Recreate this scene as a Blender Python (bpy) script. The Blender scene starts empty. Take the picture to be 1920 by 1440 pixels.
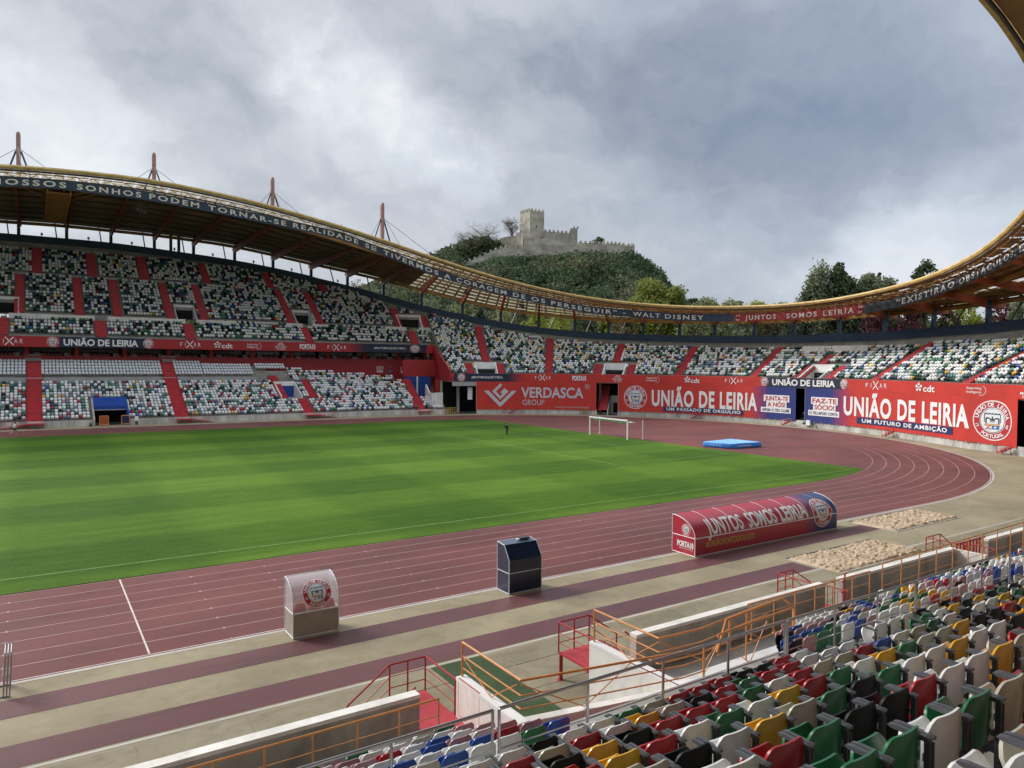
# cloud patches: photo direction (u, v), angular radius, brightness
CLOUDS = [(110, 170, .14, .20), (60, 60, .12, .06), (20, 330, .2, .06), (300, 120, .10, -.12), (470, 50, .06, .22), (590, 110, .05, .28), (690, 180, .065, .34), (760, 265, .06, .34), (870, 320, .05, .32), (985, 215, .045, .16), (560, 230, .08, .10), (420, 330, .14, -.03), (930, 110, .11, -.10), (1350, 335, .22, -.18), (1180, 260, .14, -.10), (1620, 300, .20, -.15), (1500, 130, .2, -.05), (1780, 495, .11, .50), (1640, 480, .09, .34), (1500, 520, .12, .16), (1250, 480, .14, .12), (1150, 430, .08, .10), (1050, 400, .08, .06), (300, 420, .16, .08), (640, 420, .12, .08), (900, 420, .08, .12)]
EXPOSURE = 1.25
import bpy, bmesh, math, random
import numpy as np
from mathutils import Vector, Matrix
random.seed(7); RNG = np.random.default_rng(11)
SC = bpy.context.scene
COL = SC.collection
rad = math.radians

# ---------------------------------------------------------------- camera
F_PX = 1356.44; CAM = np.array([-10.7608, -72.4074, 9.65278])
YAW, PITCH, ROLL = 0.98476, -0.027989, 0.007636
_d = np.array([math.cos(PITCH)*math.cos(YAW), math.cos(PITCH)*math.sin(YAW), math.sin(PITCH)])
_r = np.array([math.sin(YAW), -math.cos(YAW), 0.]); _u = np.cross(_r, _d)
R2 = math.cos(ROLL)*_r + math.sin(ROLL)*_u; U2 = -math.sin(ROLL)*_r + math.cos(ROLL)*_u
cam = bpy.data.cameras.new('camera'); camo = bpy.data.objects.new('camera', cam); COL.objects.link(camo)
M = Matrix(((R2[0], U2[0], -_d[0], CAM[0]), (R2[1], U2[1], -_d[1], CAM[1]), (R2[2], U2[2], -_d[2], CAM[2]), (0, 0, 0, 1)))
camo.matrix_world = M
cam.sensor_width = 36; cam.lens = F_PX/1920*36; cam.clip_end = 6000; cam.clip_start = 0.1
SC.camera = camo

def proj(x, y, z):
    v = np.array([x, y, z]) - CAM; w = v @ _d
    return 960 + F_PX*(v @ R2)/w, 720 - F_PX*(v @ U2)/w
def ray(u, v):
    return _d + R2*(u-960)/F_PX - U2*(v-720)/F_PX
def at(u, v, D):                       # point seen at photo pixel u,v at depth D metres
    return CAM + ray(u, v)*D
def on(u, v, ax, val):                 # point seen at u,v lying on the plane axis=val
    g = ray(u, v); return CAM + g*(val-CAM[ax])/g[ax]

# ---------------------------------------------------------------- sky, sun, exposure
SUN_AZ, SUN_EL = 122.0, 36.0            # heading of the bright part of the cloud cover (deg from +x), height
w = bpy.data.worlds.new('World'); SC.world = w; w.use_nodes = True
nt = w.node_tree; nt.nodes.clear(); N = nt.nodes.new; L = nt.links.new
out = N('ShaderNodeOutputWorld')
sky = N('ShaderNodeTexSky'); sky.sky_type = 'NISHITA'; sky.sun_disc = False
sky.sun_elevation = rad(SUN_EL); sky.sun_rotation = rad(90-SUN_AZ)
tc = N('ShaderNodeTexCoord')
def vm(op, a, b=None):
    n = N('ShaderNodeVectorMath'); n.operation = op
    for i, x in enumerate((a, b)):
        if x is None: continue
        if isinstance(x, (tuple, list, np.ndarray)): n.inputs[i].default_value = tuple(float(q) for q in x)
        else: L(x, n.inputs[i])
    return n.outputs['Value'] if op in ('DOT_PRODUCT', 'LENGTH', 'DISTANCE') else n.outputs['Vector']
def mt(op, a, b=None, c=None, clamp=False):
    n = N('ShaderNodeMath'); n.operation = op; n.use_clamp = clamp
    for i, x in enumerate((a, b, c)):
        if x is None: continue
        if isinstance(x, (int, float)): n.inputs[i].default_value = x
        else: L(x, n.inputs[i])
    return n.outputs[0]
dirn = vm('NORMALIZE', tc.outputs['Generated'])
def noise(vec, scale, detail=6, rough=.55, dist=0.):
    n = N('ShaderNodeTexNoise'); n.inputs['Scale'].default_value = scale; n.inputs['Detail'].default_value = detail
    n.inputs['Roughness'].default_value = rough; n.inputs['Distortion'].default_value = dist
    L(vec, n.inputs['Vector']); return n
wn = noise(dirn, 3.2, 5)
warp = vm('MULTIPLY', vm('SUBTRACT', wn.outputs['Color'], (.5, .5, .5)), (.16, .16, .12))
wn2 = noise(dirn, 13., 6, .6)
dw = vm('ADD', vm('ADD', dirn, warp), vm('MULTIPLY', vm('SUBTRACT', wn2.outputs['Color'], (.5, .5, .5)), (.11, .11, .08)))
flat = vm('MULTIPLY', dw, (1, 1, 2.0))
n1 = noise(flat, 3.0, 8, .52, .3); n2 = noise(flat, 9.0, 6, .55, .5)
V = mt('ADD', mt('MULTIPLY', mt('SUBTRACT', n1.outputs['Fac'], .5), .85), mt('MULTIPLY', mt('SUBTRACT', n2.outputs['Fac'], .5), .38))
V = mt('ADD', V, .545)
# bright rifts and dark banks of the cloud deck: (heading/height of the centre given as photo direction, radius, strength)
for (u, v, r, s) in CLOUDS:
    g = ray(u, v); g = g/np.linalg.norm(g)
    d2 = vm('DISTANCE', dw, g)
    e = mt('POWER', 2.718, mt('MULTIPLY', mt('POWER', mt('DIVIDE', d2, r), 2.0), -1.0))
    V = mt('MULTIPLY_ADD', e, s, V)
cr = N('ShaderNodeValToRGB'); L(V, cr.inputs[0]); e = cr.color_ramp.elements
e[0].position = 0.05; e[0].color = (.17, .21, .28, 1)
e[1].position = 1.0; e[1].color = (.86, .88, .90, 1)
for pos, c in ((.30, (.315, .345, .40)), (.47, (.44, .472, .53)), (.64, (.57, .60, .645)), (.82, (.70, .74, .79))):
    q = cr.color_ramp.elements.new(pos); q.color = (*c, 1)
# thin places: a little of the blue sky comes through at the right
gb = ray(1760, 60); gb = gb/np.linalg.norm(gb)
eb = mt('MULTIPLY', mt('POWER', 2.718, mt('MULTIPLY', mt('POWER', mt('DIVIDE', vm('DISTANCE', dw, gb), .42), 2.0), -1.0)), .30)
skyb = N('ShaderNodeMixRGB'); skyb.blend_type = 'MIX'; L(eb, skyb.inputs[0]); L(cr.outputs[0], skyb.inputs[1]); skyb.inputs[2].default_value = (.34, .45, .66, 1)
bg1 = N('ShaderNodeBackground'); L(sky.outputs[0], bg1.inputs[0]); bg1.inputs[1].default_value = 0.05
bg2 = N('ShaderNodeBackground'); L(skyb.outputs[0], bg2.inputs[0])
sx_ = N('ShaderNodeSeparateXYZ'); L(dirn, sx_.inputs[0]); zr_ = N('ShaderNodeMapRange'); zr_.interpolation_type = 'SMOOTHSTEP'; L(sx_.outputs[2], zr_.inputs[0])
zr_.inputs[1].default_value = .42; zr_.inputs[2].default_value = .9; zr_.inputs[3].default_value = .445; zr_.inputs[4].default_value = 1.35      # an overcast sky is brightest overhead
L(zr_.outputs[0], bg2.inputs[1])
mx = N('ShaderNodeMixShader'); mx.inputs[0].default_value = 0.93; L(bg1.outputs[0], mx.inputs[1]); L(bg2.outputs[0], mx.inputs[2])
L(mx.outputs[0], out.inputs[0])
sl = bpy.data.lights.new('sun', 'SUN'); sl.energy = 1.5; sl.angle = rad(18); sl.color = (1, .955, .89)
so = bpy.data.objects.new('sun', sl); COL.objects.link(so); so.location = (40, 60, 120)
sd = Vector((math.cos(rad(SUN_EL))*math.cos(rad(SUN_AZ)), math.cos(rad(SUN_EL))*math.sin(rad(SUN_AZ)), math.sin(rad(SUN_EL))))
so.rotation_euler = sd.to_track_quat('Z', 'Y').to_euler()
SC.view_settings.view_transform = 'Standard'; SC.view_settings.look = 'None'
SC.view_settings.gamma = 1; SC.view_settings.exposure = EXPOSURE

# ---------------------------------------------------------------- materials
MATS = {}
def mat(name, c=(.5, .5, .5), rough=.7, var=.12, scale=1.0, bump=0., spec=.5, metal=0., attr=None, c2=None, stretch=(1, 1, 1), detail=6, rvar=0., lo=.35, hi=.65, trans=0., alpha=1., coat=0., stain=None):
    if name in MATS: return MATS[name]
    m = bpy.data.materials.new(name); m.use_nodes = True; t = m.node_tree; b = t.nodes['Principled BSDF']
    n = t.nodes.new; l = t.links.new
    tcn = n('ShaderNodeTexCoord'); mp = n('ShaderNodeMapping'); mp.inputs['Scale'].default_value = stretch
    l(tcn.outputs['Object'], mp.inputs['Vector'])
    nz = n('ShaderNodeTexNoise'); nz.inputs['Scale'].default_value = scale; nz.inputs['Detail'].default_value = detail; nz.inputs['Roughness'].default_value = .62
    l(mp.outputs[0], nz.inputs['Vector'])
    mr = n('ShaderNodeMapRange'); l(nz.outputs['Fac'], mr.inputs[0]); mr.inputs[1].default_value = lo; mr.inputs[2].default_value = hi
    mixc = n('ShaderNodeMixRGB'); l(mr.outputs[0], mixc.inputs[0])
    if attr:
        a = n('ShaderNodeAttribute'); a.attribute_name = attr
        hsv = n('ShaderNodeHueSaturation'); l(a.outputs['Color'], hsv.inputs['Color']); hsv.inputs['Value'].default_value = 1-var*1.6
        l(a.outputs['Color'], mixc.inputs[2]); l(hsv.outputs[0], mixc.inputs[1])
    else:
        ca = tuple(x*(1-var) for x in c) if c2 is None else c
        cb = tuple(min(1, x*(1+var)) for x in c) if c2 is None else c2
        mixc.inputs[1].default_value = (*ca, 1); mixc.inputs[2].default_value = (*cb, 1)
    colour = mixc.outputs[0]
    if stain:                              # damp and dirt marks: (scale, strength, streak)
        for k, (ss, st, sx) in enumerate(stain):
            mp2 = n('ShaderNodeMapping'); mp2.inputs['Scale'].default_value = sx; mp2.inputs['Location'].default_value = (k*7.3, k*3.1, 0); l(tcn.outputs['Object'], mp2.inputs['Vector'])
            ns = n('ShaderNodeTexNoise'); ns.inputs['Scale'].default_value = ss; ns.inputs['Detail'].default_value = 8; ns.inputs['Roughness'].default_value = .68; ns.inputs['Distortion'].default_value = .6; l(mp2.outputs[0], ns.inputs['Vector'])
            r2 = n('ShaderNodeMapRange'); l(ns.outputs['Fac'], r2.inputs[0]); r2.inputs[1].default_value = .50; r2.inputs[2].default_value = .70; r2.inputs[3].default_value = 1.; r2.inputs[4].default_value = 1-st
            ml = n('ShaderNodeMixRGB'); ml.blend_type = 'MULTIPLY'; ml.inputs[0].default_value = 1; l(colour, ml.inputs[1]); l(r2.outputs[0], ml.inputs[2]); colour = ml.outputs[0]
    l(colour, b.inputs['Base Color'])
    b.inputs['Roughness'].default_value = rough; b.inputs['Metallic'].default_value = metal
    b.inputs['Specular IOR Level'].default_value = spec
    if rvar:
        m2 = n('ShaderNodeMapRange'); n2_ = n('ShaderNodeTexNoise'); n2_.inputs['Scale'].default_value = scale*.35; n2_.inputs['Detail'].default_value = 5
        l(mp.outputs[0], n2_.inputs['Vector']); l(n2_.outputs['Fac'], m2.inputs[0]); m2.inputs[1].default_value = .4; m2.inputs[2].default_value = .62
        m2.inputs[3].default_value = rough-rvar; m2.inputs[4].default_value = rough+rvar*.5; l(m2.outputs[0], b.inputs['Roughness'])
    if bump:
        bp = n('ShaderNodeBump'); bp.inputs['Strength'].default_value = bump; bp.inputs['Distance'].default_value = .03
        n3 = n('ShaderNodeTexNoise'); n3.inputs['Scale'].default_value = scale*6; n3.inputs['Detail'].default_value = 4; l(mp.outputs[0], n3.inputs['Vector'])
        l(n3.outputs['Fac'], bp.inputs['Height']); l(bp.outputs[0], b.inputs['Normal'])
    if trans: b.inputs['Transmission Weight'].default_value = trans
    if alpha < 1: b.inputs['Alpha'].default_value = alpha
    if coat: b.inputs['Coat Weight'].default_value = coat; b.inputs['Coat Roughness'].default_value = .2
    MATS[name] = m; return m

mat('lattice_steel', (.20, .105, .035), .6, .2, .5)
mat('concrete', (.40, .38, .34), .8, .16, .6, .25, stain=[(.9, .35, (1, 1, .3))])
mat('stand_concrete', (.30, .29, .27), .85, .2, .5, .2)
mat('old_concrete', (.50, .49, .45), .8, .28, .5, .3, stretch=(1, 1, .35), stain=[(.7, .45, (1, 1, .15)), (.25, .3, (1, 1, 1))])
mat('white_paint', (.80, .80, .79), .55, .08, .6)
mat('worn_white', (.80, .77, .72), .7, .14, .8, .15, stain=[(1.3, .22, (1, 1, .3))])
mat('red_paint', (.36, .022, .026), .5, .10, .6)
mat('red_floor', (.46, .035, .045), .6, .16, 1.2, .1, stain=[(2.5, .3, (1, 1, 1))])
mat('red_metal', (.38, .02, .022), .4, .12, 2.)
mat('orange_metal', (.62, .26, .075), .42, .16, 3.)
mat('steel', (.42, .43, .44), .32, .12, 4., metal=.85)
mat('dark_steel', (.055, .06, .065), .5, .15, 4.)
mat('grey_plastic', (.085, .09, .10), .42, .12, 6.)
mat('blue_beam', (.012, .04, .085), .5, .2, .5)
mat('blue_paint', (.012, .06, .30), .5, .12, .5)
mat('dark_void', (.012, .012, .014), .9, .2, .5)
mat('dark_glass', (.02, .022, .026), .12, .3, .3)
mat('grey_panel', (.36, .36, .36), .6, .1, .5)
mat('yellow_beam', (.46, .30, .09), .6, .22, .9, c2=(.70, .50, .20), stretch=(1, 1, 3))
mat('roof_soffit', (.20, .13, .075), .7, .25, .4)
mat('roof_panel', (.66, .60, .46), .6, .15, .3)
mat('ochre_steel', (.34, .17, .04), .5, .2, .6)
mat('rust_steel', (.36, .075, .022), .55, .25, .5)
mat('mast_paint', (.34, .20, .165), .6, .2, .4)
mat('strut_blue', (.04, .075, .13), .5, .15, .5)
mat('navy', (.012, .022, .062), .5, .1, .5)
mat('navy_band', (.030, .062, .115), .55, .14, .4)
mat('letter_white', (.80, .80, .80), .5, .04, 1.)
mat('letter_grey', (.55, .55, .60), .5, .04, 1.)
mat('letter_red', (.45, .02, .03), .5, .05, 1.)
mat('letter_navy', (.015, .03, .12), .5, .05, 1.)
mat('letter_gold', (.55, .33, .10), .5, .05, 1.)
mat('banner_cloth', rough=.6, var=.09, scale=.3, attr='Col', bump=.6, stain=[(.5, .12, (1, 1, 1))])
mat('banner_red', (.50, .028, .028), .65, .08, .25, .1)
mat('crest_red', (.46, .02, .03), .6, .05, 1.)
mat('crest_gold', (.55, .36, .14), .6, .05, 1.)
mat('crest_blue', (.03, .14, .45), .6, .05, 1.)
mat('crest_dark', (.03, .035, .05), .6, .05, 1.)
mat('crest_pale', (.72, .76, .80), .6, .04, 1.)

# ---------------------------------------------------------------- mesh builder
def setp(o, label=None, cat=None, group=None, kind=None):
    if label: o['label'] = label
    if cat: o['category'] = cat
    if group: o['group'] = group
    if kind: o['kind'] = kind
    return o
def empty(name, loc=(0, 0, 0), label=None, cat=None, group=None, rz=0):
    o = bpy.data.objects.new(name, None); COL.objects.link(o); o.location = tuple(loc); o.rotation_euler = (0, 0, rz)
    o.empty_display_size = .3
    return setp(o, label, cat, group)
class MB:
    def __init__(s): s.v = []; s.f = []; s.m = []; s.mats = []; s.col = None
    def mi(s, m):
        if m not in s.mats: s.mats.append(m)
        return s.mats.index(m)
    def add(s, vs, fs, m):
        o = len(s.v); s.v.extend([tuple(map(float, p)) for p in vs]); k = s.mi(m)
        for f in fs: s.f.append(tuple(o+i for i in f)); s.m.append(k)
        return o
    def quad(s, a, b, c, d, m): s.add([a, b, c, d], [(0, 1, 2, 3)], m)
    def poly(s, pts, m): s.add(pts, [tuple(range(len(pts)))], m)
    def box(s, c, d, m, rz=0):
        hx, hy, hz = d[0]/2, d[1]/2, d[2]/2; cs, sn = math.cos(rz), math.sin(rz)
        vs = []
        for z in (-hz, hz):
            for x, y in ((-hx, -hy), (hx, -hy), (hx, hy), (-hx, hy)):
                vs.append((c[0]+x*cs-y*sn, c[1]+x*sn+y*cs, c[2]+z))
        s.add(vs, [(3, 2, 1, 0), (4, 5, 6, 7), (0, 1, 5, 4), (1, 2, 6, 5), (2, 3, 7, 6), (3, 0, 4, 7)], m)
    def bbox(s, a, b, m): s.box([(a[i]+b[i])/2 for i in range(3)], [abs(b[i]-a[i]) for i in range(3)], m)
    def tube(s, a, b, r, m, n=8, r2=None, cap=True):
        a = np.array(a, float); b = np.array(b, float); r2 = r if r2 is None else r2
        ax = b-a; L_ = np.linalg.norm(ax)
        if L_ < 1e-6: return
        ax /= L_; t = np.array([0, 0, 1.]) if abs(ax[2]) < .9 else np.array([1., 0, 0])
        e1 = np.cross(ax, t); e1 /= np.linalg.norm(e1); e2 = np.cross(ax, e1)
        vs = [a + r*(math.cos(2*math.pi*i/n)*e1+math.sin(2*math.pi*i/n)*e2) for i in range(n)]
        vs += [b + r2*(math.cos(2*math.pi*i/n)*e1+math.sin(2*math.pi*i/n)*e2) for i in range(n)]
        fs = [(i, (i+1) % n, n+(i+1) % n, n+i) for i in range(n)]
        if cap: fs += [tuple(range(n))[::-1], tuple(range(n, 2*n))]
        s.add(vs, fs, m)
    def path(s, pts, r, m, n=8):
        for a, b in zip(pts[:-1], pts[1:]): s.tube(a, b, r, m, n)
    def beam(s, a, b, wdt, h, m):        # rectangular bar between two points, h measured upwards
        a = np.array(a, float); b = np.array(b, float); ax = b-a; ax /= np.linalg.norm(ax)
        sd_ = np.cross(ax, (0, 0, 1.)); 
        if np.linalg.norm(sd_) < 1e-4: sd_ = np.array([1., 0, 0])
        sd_ /= np.linalg.norm(sd_); up = np.cross(sd_, ax)
        vs = [p + x*sd_*wdt/2 + z*up*h/2 for p in (a, b) for x, z in ((-1, -1), (1, -1), (1, 1), (-1, 1))]
        s.add(vs, [(3, 2, 1, 0), (4, 5, 6, 7), (0, 1, 5, 4), (1, 2, 6, 5), (2, 3, 7, 6), (3, 0, 4, 7)], m)
    def grid(s, rows, m, closed=False, mfun=None):
        n = len(rows[0]); o = len(s.v)
        for r in rows: s.v.extend([tuple(map(float, p)) for p in r])
        k = s.mi(m)
        for i in range(len(rows)-1):
            for j in range(n if closed else n-1):
                j2 = (j+1) % n
                s.f.append((o+i*n+j, o+(i+1)*n+j, o+(i+1)*n+j2, o+i*n+j2)); s.m.append(k if mfun is None else s.mi(mfun(i, j)))
    def prism(s, poly, a, b, ax, m):     # poly = 2D outline, extruded along axis ax from a to b
        def mk(p, t):
            return (t, p[0], p[1]) if ax == 0 else ((p[0], t, p[1]) if ax == 1 else (p[0], p[1], t))
        n = len(poly); vs = [mk(p, a) for p in poly]+[mk(p, b) for p in poly]
        s.add(vs, [tuple(range(n))[::-1], tuple(range(n, 2*n))]+[(i, (i+1) % n, n+(i+1) % n, n+i) for i in range(n)], m)
    def build(s, name, parent=None, label=None, cat=None, group=None, kind=None, smooth=False, origin=None, fixn=True):
        me = bpy.data.meshes.new(name)
        vs = s.v
        o = bpy.data.objects.new(name, me); COL.objects.link(o)
        off = np.zeros(3)
        if parent is not None:
            o.parent = parent; off = np.array(parent_world(parent))
        elif origin is not None: off = np.array(origin, float); 
        if parent is None and origin is not None: o.location = tuple(off)
        va = np.array(vs, float).reshape(-1, 3) - off
        me.from_pydata([tuple(p) for p in va], [], s.f)
        for m in s.mats: me.materials.append(MATS[m])
        me.polygons.foreach_set('material_index', s.m)
        if s.col is not None:
            ca = me.color_attributes.new('Col', 'FLOAT_COLOR', 'POINT'); ca.data.foreach_set('color', np.array(s.col, np.float32).ravel())
        if smooth: me.polygons.foreach_set('use_smooth', [True]*len(me.polygons))
        me.update()
        if fixn:
            bm = bmesh.new(); bm.from_mesh(me); bmesh.ops.recalc_face_normals(bm, faces=bm.faces); bm.to_mesh(me); bm.free()
        return setp(o, label, cat, group, kind)
def parent_world(p):
    l = np.zeros(3)
    while p is not None: l = l + np.array(p.location); p = p.parent
    return l

# ---------------------------------------------------------------- plan of the bowl
# q = metres along the bowl seen from the pitch: q<0 far straight side, 0..157 the bend, >157 near side.  d = metres outwards.
RT = np.array([(90, 50.3), (60, 50.1), (30, 49.7), (10, 49.2), (0, 48.9), (-15, 48.7), (-27, 49), (-38, 50), (-43, 52), (-50, 53.5), (-60, 55), (-70, 56), (-90, 57)], float)[::-1]
def PL(q, d):
    if q <= 0: return 42.2+q, 50.3+d
    th = 90-math.degrees(q/50.)
    if th <= -90: return 42.2-(q-157.08), -57.-d
    r = float(np.interp(th, RT[:, 0], RT[:, 1]))+d; t = rad(th); return 42.2+r*math.cos(t), r*math.sin(t)
def PR(q, d):
    if q <= 0: return 42.2+q, 50.3+d
    if q >= 157.08: return 42.2-(q-157.08), -50.-d
    t = math.pi/2-q/50.; return 42.2+(50+d)*math.cos(t), (50+d)*math.sin(t)
def P3(q, d, z, pl=PL): x, y = pl(q, d); return (x, y, z)
def qat(u, d, z, pl=PL):
    lo, hi = -75., 122.
    for _ in range(40):
        m = (lo+hi)/2; x, y = pl(m, d)
        if proj(x, y, z)[0] < u: lo = m
        else: hi = m
    return (lo+hi)/2
def zat(u, v, d, pl=PL):
    q = qat(u, d, 5., pl); x, y = pl(q, d); v0 = proj(x, y, 0)[1]; v1 = proj(x, y, 20)[1]
    return 20*(v0-v)/(v0-v1)
def qang(q, pl=PL):                      # heading of +q direction
    a = pl(q-.05, 0); b = pl(q+.05, 0); return math.atan2(b[1]-a[1], b[0]-a[0])
TB = np.array([(-90, 38, 29.5), (-75, 40, 31), (-58, 41, 31.7), (-39, 41, 31.7), (-18, 39.7, 30.2), (-7, 37.6, 28.6), (3, 34.5, 26.5), (7.5, 29.5, 23.3), (12.8, 26, 21.35), (18.8, 22, 18.95), (24.3, 19, 17.5), (30.5, 16.6, 16.1), (36.3, 14.9, 15.35), (42, 14, 14.85), (50, 13.3, 14.4), (59, 12.6, 14.0), (72, 12.2, 13.8), (85, 12.2, 13.85), (95, 13, 14.3), (103, 13.4, 14.5), (112, 16, 15.8), (120, 19, 17.5), (140, 26, 22), (157, 34, 26), (200, 41, 31.7), (245, 41, 31.7)])
def db(q): return float(np.interp(q, TB[:, 0], TB[:, 1]))
def zb(q): return float(np.interp(q, TB[:, 0], TB[:, 2]))
TF = np.array([(-90, 33.5), (-75, 35.3), (-57, 36.5), (-50, 37.1), (-38, 37.4), (-26.5, 36.5), (-19.3, 35.6), (-8, 33.7), (0, 32.1), (8, 30.1), (15.5, 28.1), (22.3, 26.3), (32.6, 23.9), (39.4, 22.6), (48, 21.4), (56.7, 20.5), (65.2, 20.05), (75.7, 19.8), (86, 20.05), (98, 21.0), (105.5, 21.8), (112.5, 22.9), (120, 24.5), (127, 26.1), (139, 28.2), (151, 30.2), (158, 33), (168, 35), (180, 36.8), (197, 37.4), (215, 37.), (245, 34.)])
def zf(q): return float(np.interp(q, TF[:, 0], TF[:, 1]))
TS = np.array([(-90, 31.8), (-75, 33.9), (-56.5, 35.5), (-50.1, 36.1), (-37, 36.), (-25.9, 35.05), (-6.5, 33.1), (.8, 31.1), (12.7, 27.2), (22.6, 24.6), (32.6, 22.4), (39.2, 21.0), (55.8, 19.25), (66.7, 18.75), (77.4, 18.7), (88.1, 18.95), (94.7, 19.55), (100.4, 20.4), (105.5, 21.35), (110, 22.25), (115, 23.3), (120, 24.2), (128, 25.6)])
def zs(q): return float(np.interp(q, TS[:, 0], TS[:, 1]))
def smooth(f, q, h=4.): return (f(q-h)+2*f(q)+f(q+h))/4
def qr(a, b, step=2.):
    n = max(1, int(math.ceil((b-a)/step))); return [a+(b-a)*i/n for i in range(n+1)]
def sweep(mb, a, b, prof, m, step=2., pl=PL, closed=False, caps=False):
    """prof(q) -> list of (d,z)"""
    rows = [[P3(q, d, z, pl) for d, z in prof(q)] for q in qr(a, b, step)]
    mb.grid(rows, m, closed)
    if closed and caps:
        mb.poly(rows[0], m); mb.poly(rows[-1][::-1], m)
def slab(mb, a, b, d0, d1, z0, z1, m, step=2., pl=PL):
    g = lambda x, q: x(q) if callable(x) else x
    sweep(mb, a, b, lambda q: [(g(d0, q), g(z0, q)), (g(d1, q), g(z0, q)), (g(d1, q), g(z1, q)), (g(d0, q), g(z1, q))], m, step, pl, True, True)
# ================================================================ GROUND, TRACK, PITCH
def ring(mb, r0, r1, z, m, a=-80., qend=157.08, near=True, far=True, seg=120):
    """band between radii r0,r1 round the track: far straight, bend, near straight"""
    def pt(r, k):
        if k == 'fs': return (a, r, z)
        if k == 'ns': return (a, -r, z)
        t = math.pi/2-math.pi*k; return (42.2+r*math.cos(t), r*math.sin(t), z)
    ks = ['fs']+[i/seg for i in range(seg+1)]+['ns']
    mb.grid([[pt(r0, k), pt(r1, k)] for k in ks], m)
def vnode(t, kind, **kw):
    n = t.nodes.new(kind)
    for k, v in kw.items(): setattr(n, k, v)
    return n
def grass_mat():
    m = bpy.data.materials.new('pitch_grass'); m.use_nodes = True; t = m.node_tree; b = t.nodes['Principled BSDF']; l = t.links.new
    tcn = vnode(t, 'ShaderNodeTexCoord'); sep = vnode(t, 'ShaderNodeSeparateXYZ'); l(tcn.outputs['Object'], sep.inputs[0])
    def M_(op, a, b_=None, c=None, cl=False):
        n = vnode(t, 'ShaderNodeMath', operation=op, use_clamp=cl)
        for i, x in enumerate((a, b_, c)):
            if x is None: continue
            if isinstance(x, (int, float)): n.inputs[i].default_value = x
            else: l(x, n.inputs[i])
        return n.outputs[0]
    def nz(scale, st, det=5, r=.6):
        mp = vnode(t, 'ShaderNodeMapping'); mp.inputs['Scale'].default_value = st; l(tcn.outputs['Object'], mp.inputs[0])
        n = vnode(t, 'ShaderNodeTexNoise'); n.inputs['Scale'].default_value = scale; n.inputs['Detail'].default_value = det; n.inputs['Roughness'].default_value = r
        l(mp.outputs[0], n.inputs['Vector']); return n.outputs['Fac']
    wob = M_('MULTIPLY', M_('SUBTRACT', nz(.12, (1, 1, 1)), .5), 1.2)
    def band(coord, per, ph):
        s = M_('SINE', M_('MULTIPLY', M_('ADD', M_('ADD', coord, ph), wob), 2*math.pi/per)); return M_('MULTIPLY', s, 3.5, cl=False)
    sx = vnode(t, 'ShaderNodeClamp'); sx.inputs[1].default_value = -1; l(band(sep.outputs[0], 18.6, 3.), sx.inputs[0])
    sy = vnode(t, 'ShaderNodeClamp'); sy.inputs[1].default_value = -1; l(band(sep.outputs[1], 13.2, 2.), sy.inputs[0])
    v = M_('ADD', M_('MULTIPLY', sx.outputs[0], .12), M_('MULTIPLY', sy.outputs[0], .17))
    v = M_('ADD', v, M_('MULTIPLY', M_('SUBTRACT', nz(1.1, (.14, 1, 1), 8), .5), .6))
    v = M_('ADD', v, M_('MULTIPLY', M_('SUBTRACT', nz(.05, (1, 1, 1), 4), .5), .4))
    v = M_('ADD', v, M_('MULTIPLY', M_('SUBTRACT', nz(1.1, (.35, 1, 1), 7, .7), .5), .9))
    v = M_('ADD', v, M_('MULTIPLY', M_('SUBTRACT', nz(9., (1, 1, 1), 4, .7), .5), 1.3))
    v = M_('ADD', v, .5)
    cr_ = vnode(t, 'ShaderNodeValToRGB'); l(v, cr_.inputs[0]); e_ = cr_.color_ramp.elements
    e_[0].position = 0.; e_[0].color = (.032, .078, .009, 1); e_[1].position = 1.; e_[1].color = (.098, .172, .020, 1)
    q_ = e_.new(.5); q_.color = (.058, .118, .012, 1)
    l(cr_.outputs[0], b.inputs['Base Color']); b.inputs['Roughness'].default_value = .85; b.inputs['Specular IOR Level'].default_value = .08
    bp = vnode(t, 'ShaderNodeBump'); bp.inputs['Strength'].default_value = .5; bp.inputs['Distance'].default_value = .03; l(nz(14., (1, 1, 1), 3), bp.inputs['Height']); l(bp.outputs[0], b.inputs['Normal'])
    MATS['pitch_grass'] = m
grass_mat()
mat('track_rubber', (.112, .034, .031), .66, .2, .14, .12, c2=(.172, .052, .045), rvar=.2, spec=.34, stain=[(.35, .22, (.25, 1, 1)), (2.2, .14, (1, 1, 1))], detail=8, stretch=(.5, 1, 1))
mat('runway_rubber', (.100, .036, .038), .62, .2, .3, .1, c2=(.145, .054, .056), rvar=.18, spec=.4, stain=[(.5, .3, (.3, 1, 1))], detail=8, stretch=(.4, 1, 1))
mat('apron_concrete', (.255, .213, .135), .75, .15, .25, .12, c2=(.345, .295, .195), stain=[(.22, .25, (.5, 1, 1)), (1.6, .16, (1, 1, 1))], rvar=.12, spec=.3, detail=8)
mat('paver_concrete', (.215, .185, .12), .78, .15, .35, .15, c2=(.305, .27, .185), stain=[(.4, .3, (.5, 1, 1)), (2.5, .2, (1, 1, 1))], rvar=.1, spec=.3, detail=8)
mat('line_paint', (.38, .24, .23), .6, .2, .8)
mat('line_white', (.60, .52, .50), .6, .15, .8)
mat('chalk', (.14, .24, .06), .8, .3, 1.5)
mat('kerb_concrete', (.46, .43, .38), .7, .15, .7)
mat('sand', (.42, .31, .20), .95, .2, .7, .6, c2=(.60, .46, .32), stain=[(1.8, .35, (1, 1.5, 1))])
mat('artificial_turf', (.026, .052, .016), .9, .2, 1.2, .3, c2=(.045, .08, .026))
mat('far_ground', (.06, .075, .03), .95, .3, .02)

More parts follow.
